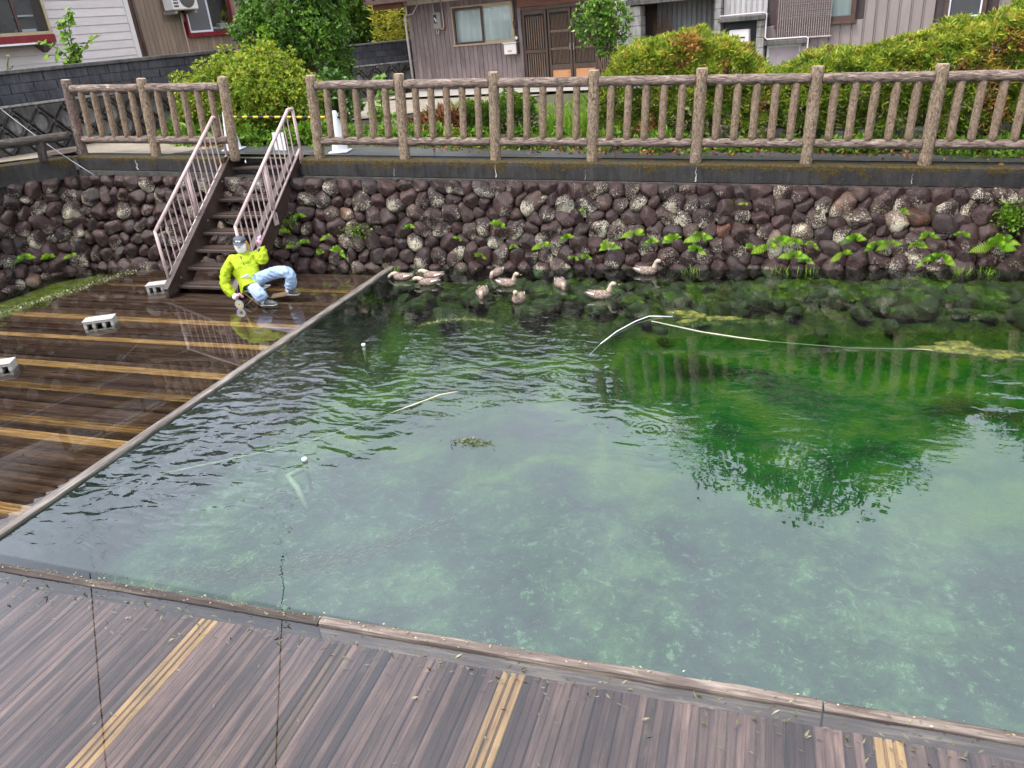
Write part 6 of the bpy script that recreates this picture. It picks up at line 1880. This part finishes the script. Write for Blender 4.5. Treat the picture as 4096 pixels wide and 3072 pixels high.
# ------------------------------------------------------------------ ducks
def sweep(sections, n=14):
    """sections: (x, z, half width, half height) closed body along x"""
    V, F = [], []
    for (x, z, w, h) in sections:
        for k in range(n):
            a = 2 * pi * k / n
            V.append((x, w * cos(a), z + h * sin(a)))
    m_ = len(sections)
    for i in range(m_ - 1):
        for k in range(n):
            k2 = (k + 1) % n
            F.append((i * n + k, i * n + k2, (i + 1) * n + k2, (i + 1) * n + k))
    F.append(tuple(range(n - 1, -1, -1))); F.append(tuple((m_ - 1) * n + k for k in range(n)))
    return V, [f[::-1] for f in F]
def path_sweep(pts, rad, n=12):
    b = MB().tube(pts, rad, n)
    return b.v, b.f
def duck(x, y, ang, label, pose='up', scale=1.0, foot=False):
    o = empty('duck', (x, y, 0), ang, label, 'duck', 'ducks on the pond')
    o.scale = (scale * 0.74,) * 3
    body = [(-0.235, 0.075, 0.004, 0.004), (-0.21, 0.07, 0.03, 0.012), (-0.17, 0.06, 0.055, 0.03), (-0.11, 0.045, 0.082, 0.055), (-0.03, 0.035, 0.098, 0.072), (0.05, 0.035, 0.094, 0.075), (0.11, 0.04, 0.075, 0.066), (0.155, 0.048, 0.045, 0.045), (0.175, 0.05, 0.012, 0.014)]
    V, F = sweep(body, 16)
    mb = MB().add(V, F)
    if pose == 'up':
        hp = Vector((0.185, 0, 0.205)); hd = Vector((1, 0, -0.05))
        neck = [(0.09, 0, 0.05), (0.135, 0, 0.10), (0.15, 0, 0.15), (0.165, 0, 0.19), (0.185, 0, 0.207), (0.215, 0, 0.205), (0.235, 0, 0.197)]
        rad = [0.06, 0.046, 0.034, 0.032, 0.037, 0.031, 0.016]
    elif pose == 'dip':
        hp = Vector((0.255, 0, 0.035)); hd = Vector((0.75, 0, -0.65))
        neck = [(0.08, 0, 0.06), (0.14, 0, 0.095), (0.19, 0, 0.09), (0.23, 0, 0.065), (0.255, 0, 0.04), (0.275, 0, 0.018), (0.287, 0, 0.0)]
        rad = [0.06, 0.044, 0.034, 0.033, 0.037, 0.03, 0.015]
    elif pose == 'low':
        hp = Vector((0.235, 0, 0.10)); hd = Vector((1, 0, -0.35))
        neck = [(0.08, 0, 0.06), (0.14, 0, 0.09), (0.18, 0, 0.11), (0.215, 0, 0.112), (0.24, 0, 0.103), (0.265, 0, 0.092), (0.28, 0, 0.083)]
        rad = [0.06, 0.044, 0.035, 0.034, 0.037, 0.03, 0.015]
    else:
        hp = Vector((0.20, 0, -0.03)); hd = Vector((0.3, 0, -1)); neck = [(0.09, 0, 0.05), (0.16, 0, 0.06), (0.195, 0, 0.02), (0.2, 0, -0.04)]; rad = [0.06, 0.045, 0.035, 0.034]
    mb.tube(neck, rad, 12)
    mb.build('body', M['duck'], o, True)
    if pose != 'under':
        hd.normalize(); side = Vector((0, 1, 0)); up = hd.cross(side) * -1
        tip = Vector(neck[-1])
        q = lambda f, s, u: tip + hd * f + side * s + up * u
        V = [q(-.008, -.014, .010), q(-.008, .014, .010), q(-.008, .014, -.012), q(-.008, -.014, -.012), q(.035, -.011, .002), q(.035, .011, .002), q(.035, .011, -.008), q(.035, -.011, -.008)]
        bl_ = MB().add(V, [(0, 1, 2, 3), (4, 7, 6, 5), (0, 4, 5, 1), (1, 5, 6, 2), (2, 6, 7, 3), (3, 7, 4, 0)]).build('bill', M['bill'], o)
        V = [q(.036, -.011, .002), q(.036, .011, .002), q(.036, .011, -.008), q(.036, -.011, -.008), q(.05, -.006, -.002), q(.05, .006, -.002), q(.05, .006, -.008), q(.05, -.006, -.008)]
        MB().add(V, [(0, 1, 2, 3), (4, 7, 6, 5), (0, 4, 5, 1), (1, 5, 6, 2), (2, 6, 7, 3), (3, 7, 4, 0)]).build('bill_tip', M['bill_tip'], bl_)
        for s in (-1, 1):
            c = hp + side * s * 0.033 + hd * 0.008 + up * 0.008
            MB().lathe([(0.0001, -.005), (0.005, 0), (0.0001, .005)], 8, c).build('eye', M['bill'], o, True)
            # dark stripe through the eye
            V = [c + hd * f + up * (u + 0.001) + side * s * (0.0035 - abs(f) * .30) for f, u in ((-.035, -.002), (.022, -.004), (.022, .004), (-.035, .005))]
            MB().add(V + [v - side * s * 0.004 for v in V], [(0, 1, 2, 3), (7, 6, 5, 4)]).build('eye_stripe', M['duck_dark'], o)
        V = [hp + hd * f + side * s + up * (0.037 - f * f * 12 - abs(s) * .25) for f, s in ((-.035, -.016), (.03, -.010), (.03, .010), (-.035, .016))]
        MB().add(V + [v - up * 0.012 for v in V], [(0, 1, 2, 3), (7, 6, 5, 4), (0, 4, 5, 1), (1, 5, 6, 2), (2, 6, 7, 3), (3, 7, 4, 0)]).build('crown_stripe', M['duck_dark'], o)
    for s in (-1, 1):
        V, F = [], []
        secs = [(0.09, .052, .014), (0.04, .058, .036), (-0.03, .062, .042), (-0.10, .070, .030), (-0.16, .080, .016), (-0.215, .088, .004)]
        for (xx, zz, h) in secs:
            yo = np.interp(xx, [-.215, -.16, -.1, -.03, .04, .09], [.030, .056, .080, .097, .096, .078]) * s
            V += [(xx, yo * 1.03, zz - h), (xx, yo * 1.10, zz), (xx, yo * 0.80, zz + h)]
        for i in range(5):
            for k in (0, 1): F.append((i * 3 + k, i * 3 + 3 + k, i * 3 + 4 + k, i * 3 + k + 1) if s > 0 else (i * 3 + k + 1, i * 3 + 4 + k, i * 3 + 3 + k, i * 3 + k))
        wg = link('wing', mesh_np('wing', V, F, M['duck'], True), o)
        V = [(-0.07, s * .098, .066), (-0.16, s * .066, .080), (-0.19, s * .054, .096), (-0.08, s * .084, .092)]
        MB().add(V + [(a, b * 0.9, c) for a, b, c in V], [(0, 1, 2, 3), (7, 6, 5, 4), (0, 4, 5, 1), (2, 6, 7, 3)]).build('white_tertial', M['duck_white'], wg)
    if foot: MB().box(-0.09, -0.04, -0.06, -0.02, -0.035, -0.01).build('foot', M['foot'], o)
    return o
PI = pi
duck(-4.68, 8.72, PI - .05, 'pale brown duck dipping its bill beside the deck timber', 'dip', 1.0)
duck(-4.27, 8.80, PI - .1, 'brown duck with head hidden behind a dipping partner', 'low', 1.05)
duck(-4.22, 8.54, PI + .1, 'brown duck with a drooping bill and orange foot showing', 'low', 1.0, True)
duck(-3.44, 8.98, -PI / 2 - .2, 'duck dabbling head under against the stones of the wall', 'under', 0.95)
duck(-3.16, 8.58, -.15, 'brown duck swimming with lowered dark bill amid dabbling ducks', 'up', 1.0)
duck(-3.36, 8.22, -PI / 2 + .25, 'duck dabbling head under with tail up in ripples', 'under', 1.0)
duck(-2.83, 8.03, -PI / 2 + .1, 'duck facing straight out with its striped head upright', 'up', 1.0)
duck(-2.47, 8.60, -PI / 2 + .5, 'duck leaning forward with its head under beside the swimmers', 'under', 1.0)
duck(-1.90, 8.23, 0.05, 'brown duck gliding alone toward the olive algae mat', 'up', 1.08)
duck(-1.52, 9.16, -0.08, 'brown duck swimming close along the wall foot stones', 'up', 1.05)

# ------------------------------------------------------------------ seated scarecrow with fishing line
def skin(name, joints, edges, mat, parent, sub=2, root=0):
    """joints: list of (point, rx, ry); continuous skinned surface"""
    me = bpy.data.meshes.new(name)
    me.from_pydata([tuple(j[0]) for j in joints], edges, [])
    o = bpy.data.objects.new(name, me)
    COL.objects.link(o)
    md = o.modifiers.new('skin', 'SKIN')
    md.use_smooth_shade = True
    for i, j in enumerate(joints):
        sv_ = me.skin_vertices[0].data[i]
        sv_.radius = (j[1], j[2])
        sv_.use_root = (i == root)
    sb_ = o.modifiers.new('sub', 'SUBSURF'); sb_.levels = sub; sb_.render_levels = sub
    dg = bpy.context.evaluated_depsgraph_get()
    m2 = bpy.data.meshes.new_from_object(o.evaluated_get(dg))
    m2.name = name
    bpy.data.objects.remove(o)
    m2.materials.clear(); m2.materials.append(mat)
    m2.polygons.foreach_set('use_smooth', [True] * len(m2.polygons))
    return link(name, m2, parent)
SO = Vector((-6.3, 7.75, 0))
scw = empty('scarecrow', SO, 0, 'seated scarecrow angler in lime jacket, jeans and navy cap', 'scarecrow')
J = lambda *p: Vector(p) - SO
# jacket: trunk with both sleeves
jk = [(J(-6.32, 7.72, 0.30), .155, .12), (J(-6.37, 7.76, 0.40), .15, .115), (J(-6.41, 7.81, 0.51), .128, .10), (J(-6.42, 7.84, 0.58), .06, .055),
      (J(-6.54, 7.75, 0.53), .07, .066), (J(-6.605, 7.67, 0.40), .072, .07), (J(-6.615, 7.61, 0.27), .072, .07), (J(-6.54, 7.57, 0.165), .064, .062), (J(-6.46, 7.56, 0.105), .040, .040),
      (J(-6.285, 7.88, 0.56), .055, .052), (J(-6.18, 7.87, 0.49), .072, .068), (J(-6.13, 7.87, 0.50), .066, .062), (J(-6.145, 7.90, 0.60), .054, .052), (J(-6.165, 7.92, 0.655), .036, .036),
      (J(-6.27, 7.69, 0.24), .12, .10)]
jk_o = skin('jacket', jk, [(0, 1), (1, 2), (2, 3), (2, 4), (4, 5), (5, 6), (6, 7), (7, 8), (2, 9), (9, 10), (10, 11), (11, 12), (12, 13), (0, 14)], M['jacket'], scw, 3)
# wrinkle the cloth
for v in jk_o.data.vertices:
    c = v.co
    w = -abs(mnoise.noise(Vector((c.x * 13 + c.z * 9, c.y * 12, c.z * 17)))) * 0.034 + mnoise.noise(Vector((c.x * 40, c.y * 30, c.z * 55))) * 0.007 + 0.008
    v.co = c + v.normal * w
jn = [(J(-6.28, 7.72, 0.26), .10, .09), (J(-6.16, 7.76, 0.30), .088, .085), (J(-5.98, 7.80, 0.36), .082, .08), (J(-5.80, 7.82, 0.375), .085, .082), (J(-5.755, 7.83, 0.30), .078, .074), (J(-5.80, 7.84, 0.20), .08, .075), (J(-5.83, 7.845, 0.135), .084, .078),
      (J(-6.20, 7.62, 0.22), .085, .08), (J(-6.10, 7.54, 0.20), .08, .078), (J(-6.05, 7.53, 0.14), .085, .082), (J(-6.04, 7.55, 0.075), .082, .078)]
jn_o = skin('jeans', jn, [(0, 1), (1, 2), (2, 3), (3, 4), (4, 5), (5, 6), (0, 7), (7, 8), (8, 9), (9, 10)], M['jeans'], scw, 3)
for v in jn_o.data.vertices:
    c = v.co
    v.co = c + v.normal * (-abs(mnoise.noise(Vector((c.x * 12, c.y * 14, c.z * 18 + c.x * 8)))) * 0.03 + mnoise.noise(Vector((c.x * 45, c.y * 30, c.z * 45))) * 0.006 + 0.008)
# cloth head
hd_ = skin('head', [(J(-6.415, 7.83, 0.60), .05, .05), (J(-6.405, 7.815, 0.655), .074, .07), (J(-6.40, 7.815, 0.71), .084, .08), (J(-6.405, 7.82, 0.77), .068, .066)], [(0, 1), (1, 2), (2, 3)], M['cloth_white'], scw, 2, 0)
hc = J(-6.40, 7.82, 0.705)
fd = Vector((0.30, -0.86, 0.22)).normalized(); fs = fd.cross(Vector((0, 0, 1))).normalized(); fu = fs.cross(fd)
def face_bit(name, s, u, w, h, mat, off=0.078):
    b = MB()
    c = hc + fd * (off - 0.35 * (s * s + u * u) / 0.07) + fs * s + fu * u
    V = [c + fs * (w * cos(a)) + fu * (h * sin(a)) for a in np.linspace(0, 2 * pi, 12, endpoint=False)]
    W2 = [p + fd * 0.006 for p in V]
    b.add(V + W2, [tuple(range(12, 24))] + [(i, (i + 1) % 12, 12 + (i + 1) % 12, 12 + i) for i in range(12)])
    return b.build(name, mat, hd_)
face_bit('eye', -0.024, 0.018, 0.010, 0.007, M['ink']); face_bit('eye', 0.024, 0.018, 0.010, 0.007, M['ink'])
face_bit('brow', -0.024, 0.034, 0.015, 0.0025, M['ink'], .076); face_bit('brow', 0.024, 0.034, 0.015, 0.0025, M['ink'], .076)
face_bit('nose', 0.0, 0.0, 0.007, 0.011, M['cloth_white'], .086); face_bit('mouth', 0.0, -0.028, 0.018, 0.003, M['ink'], .076)
for s in (-1, 1): MB().lathe([(0.0001, -.016), (0.012, -.006), (0.012, .008), (0.0001, .016)], 8, hc + fs * s * 0.068).build('ear', M['cloth_white'], hd_, True)
hr = MB()
for i in range(90):
    a = random.uniform(0, 2 * pi)
    d = Vector((cos(a), sin(a), 0))
    if d.dot(Vector((fd.x, fd.y, 0))) > 0.25: continue
    p = hc + d * 0.074 + Vector((0, 0, 0.05))
    hr.tube([p, p + d * 0.012 + Vector((0, 0, -.05)), p + d * random.uniform(.006, .02) + Vector((0, 0, -random.uniform(.07, .12)))], [.005, .006, .003], 5, False)
hr.build('hair', M['hair'], scw, True)
cp = empty('cap', hc + Vector((-0.008, 0.006, 0.056))); cp.parent = scw; cp.rotation_euler = (-0.15, 0.12, atan2(fd.y, fd.x))
MB().lathe([(0.078, 0.0), (0.08, 0.018), (0.07, 0.038), (0.04, 0.052), (0.006, 0.058)], 18).build('dome', M['navy'], cp, True)
V = [(0.072 * cos(a) + (0.06 if k else 0) * max(0, cos(a)) , 0.078 * sin(a), -0.012 * k + 0.004) for k in (0, 1) for a in np.linspace(-1.25, 1.25, 11)]
MB().add(V + [(x, y, z - 0.004) for x, y, z in V], [(i, i + 1, i + 12, i + 11) for i in range(10)] + [(22 + i, 33 + i, 34 + i, 23 + i) for i in range(10)] + [(11 + i, 12 + i, 34 + i, 33 + i) for i in range(10)]).build('visor', M['navy'], cp)
MB().bbox(0.062, 0.078, -0.03, 0.03, 0.008, 0.028, .003).build('badge', M['paper'], cp)
# gloved hands with fingers
def glove(c, palm_dir, side, curl, parent_name='glove'):
    c = J(*c); d = Vector(palm_dir).normalized(); s = Vector(side); s = (s - d * s.dot(d)).normalized(); n = d.cross(s)
    g = skin(parent_name, [(c - d * .035, .028, .024), (c, .034, .022), (c + d * .03, .034, .02)], [(0, 1), (1, 2)], M['glove'], scw, 2, 0)
    for k, (o_, L) in enumerate(((-.026, .045), (-.009, .052), (.009, .05), (.025, .04))):
        b = c + d * .032 + s * o_
        m1 = b + (d * cos(curl * .5) + n * sin(curl * .5)) * L * .5
        m2 = m1 + (d * cos(curl) + n * sin(curl)) * L * .35
        m3 = m2 + (d * cos(curl * 1.5) + n * sin(curl * 1.5)) * L * .3
        f_ = MB().tube([b - d * .01, m1, m2, m3], [.0095, .0095, .009, .006], 8)
        f_.build('finger', M['glove'], g, True)
    b = c - d * .005 - s * .03
    MB().tube([b, b - s * .016 + d * .014, b - s * .014 + d * .034], [.011, .010, .007], 8).build('thumb', M['glove'], g, True)
    return g
glove((-6.395, 7.555, 0.135), (0.85, -.05, .25), (0.1, -0.5, 0.8), 1.0)
glove((-6.19, 7.93, 0.725), (-0.25, 0.1, 1), (0.9, -.3, .1), 1.2)
# cuffs, belt line, zip
MB().tube([J(-6.47, 7.56, 0.108), J(-6.44, 7.557, 0.112)], 0.044, 12).build('cuff', M['cloth_white'], scw, True)
MB().tube([J(-6.162, 7.918, 0.64), J(-6.166, 7.92, 0.662)], 0.041, 12).build('cuff', M['jacket'], scw, True)
zp = [J(-6.385, 7.742, 0.585), J(-6.34, 7.715, 0.52), J(-6.285, 7.665, 0.42), J(-6.25, 7.62, 0.33)]
MB().tube(zp, 0.006, 6).build('zip', M['ink'], scw, True)
MB().bbox(-0.055, 0.055, -0.006, 0.006, -0.028, 0.028, .004).build('name_tag', M['paper'], scw, False, J(-6.27, 7.605, 0.36), (0.5, -0.35, 0.25))
bt = [J(-6.37 + .135 * cos(a), 7.755 + .115 * sin(a), 0.385 + .05 * cos(a - .3)) for a in np.linspace(0, 2 * pi, 25)]
MB().tube(bt, 0.006, 6, False).build('drawstring', M['cloth_white'], scw, True)
def shoe(heel, toe, name='shoe'):
    h, t = Vector(heel), Vector(toe)
    d = (t - h).normalized(); L = (t - h).length
    s = empty(name, h - SO); s.parent = scw; s.rotation_euler = (0, 0, atan2(d.y, d.x))
    V, F = sweep([(0, .03, .018, .02), (.01, .035, .03, .035), (L * .25, .045, .036, .045), (L * .5, .035, .036, .036), (L * .75, .025, .04, .026), (L * .92, .02, .034, .018), (L, .016, .014, .01)], 12)
    MB().add(V, F).build('upper', M['shoe'], s, True)
    V, F = sweep([(-.004, 0, .02, .008), (.01, 0, .034, .009), (L * .5, 0, .036, .009), (L * .8, 0, .043, .009), (L * .97, .003, .034, .008), (L + .004, .004, .012, .005)], 12)
    MB().add(V, F).build('sole', M['sole'], s, True)
    for k in range(3): MB().tube([(L * (.38 + .09 * k), -.025, .062 - .010 * k), (L * (.38 + .09 * k), .025, .062 - .010 * k)], .0035, 5).build('lace', M['sole'], s)
    return s
shoe((-6.09, 7.55, 0.012), (-5.885, 7.60, 0.012))
shoe((-5.90, 7.86, 0.055), (-5.725, 7.87, 0.05))
MB().tube([J(-5.86, 7.85, 0.14), J(-5.88, 7.855, 0.07)], [.035, .03], 10).build('sock', M['cloth_white'], scw, True)
MB().tube([J(-6.045, 7.55, 0.09), J(-6.06, 7.553, 0.03)], [.035, .032], 10).build('sock', M['cloth_white'], scw, True)
# folding stool, plank, fishing line with disc
sl = empty('folding_stool', (-6.28, 7.72, 0), 0, 'small folding stool with crossed legs under the scarecrow', 'stool')
MB().bbox(-0.12, 0.16, -0.12, 0.14, 0.165, 0.18, .004).build('seat', M['cloth_white'], sl)
for y in (-0.11, 0.13):
    MB().tube([(-0.12, y, -0.05), (0.15, y, 0.165)], .009, 7).build('leg', M['wood_pale'], sl, True)
    MB().tube([(0.17, y, -0.05), (-0.10, y, 0.165)], .009, 7).build('leg', M['wood_pale'], sl, True)
tag(MB().bbox(-0.13, 0.13, -0.05, 0.05, 0.0, 0.03, .004).build('wood_plank', M['wood_pale'], None, False, (-5.98, 7.86, 0.035), (0.05, -0.12, 0.35)), 'short pale wooden plank under the scarecrow foot', 'plank')
cd = empty('compact_disc', (-6.33, 7.44, 0.055), 0.15, 'shiny compact disc hanging above the water by the scarecrow', 'disc')
ring = MB()
n = 36
for (r0, r1) in ((.009, .060),):
    V = [(r * cos(2 * pi * k / n), yy, r * sin(2 * pi * k / n)) for yy in (-.001, .001) for r in (r0, r1) for k in range(n)]
    F = [(k, (k + 1) % n, n + (k + 1) % n, n + k) for k in range(n)] + [(2 * n + k, 3 * n + k, 3 * n + (k + 1) % n, 2 * n + (k + 1) % n) for k in range(n)] + [(n + k, n + (k + 1) % n, 3 * n + (k + 1) % n, 3 * n + k) for k in range(n)]
    ring.add(V, F)
ring.build('disc', M['disc'], cd)
V = [(r * cos(2 * pi * k / 24), -.0022, r * sin(2 * pi * k / 24)) for r in (.009, .024) for k in range(24)]
MB().add(V, [(k, (k + 1) % 24, 24 + (k + 1) % 24, 24 + k) for k in range(24)]).build('label_ring', M['yellow'], cd)
MB().tube([(0, 0, .06), (-0.01, .1, .30)], .0012, 5).build('string', M['wire'], cd)
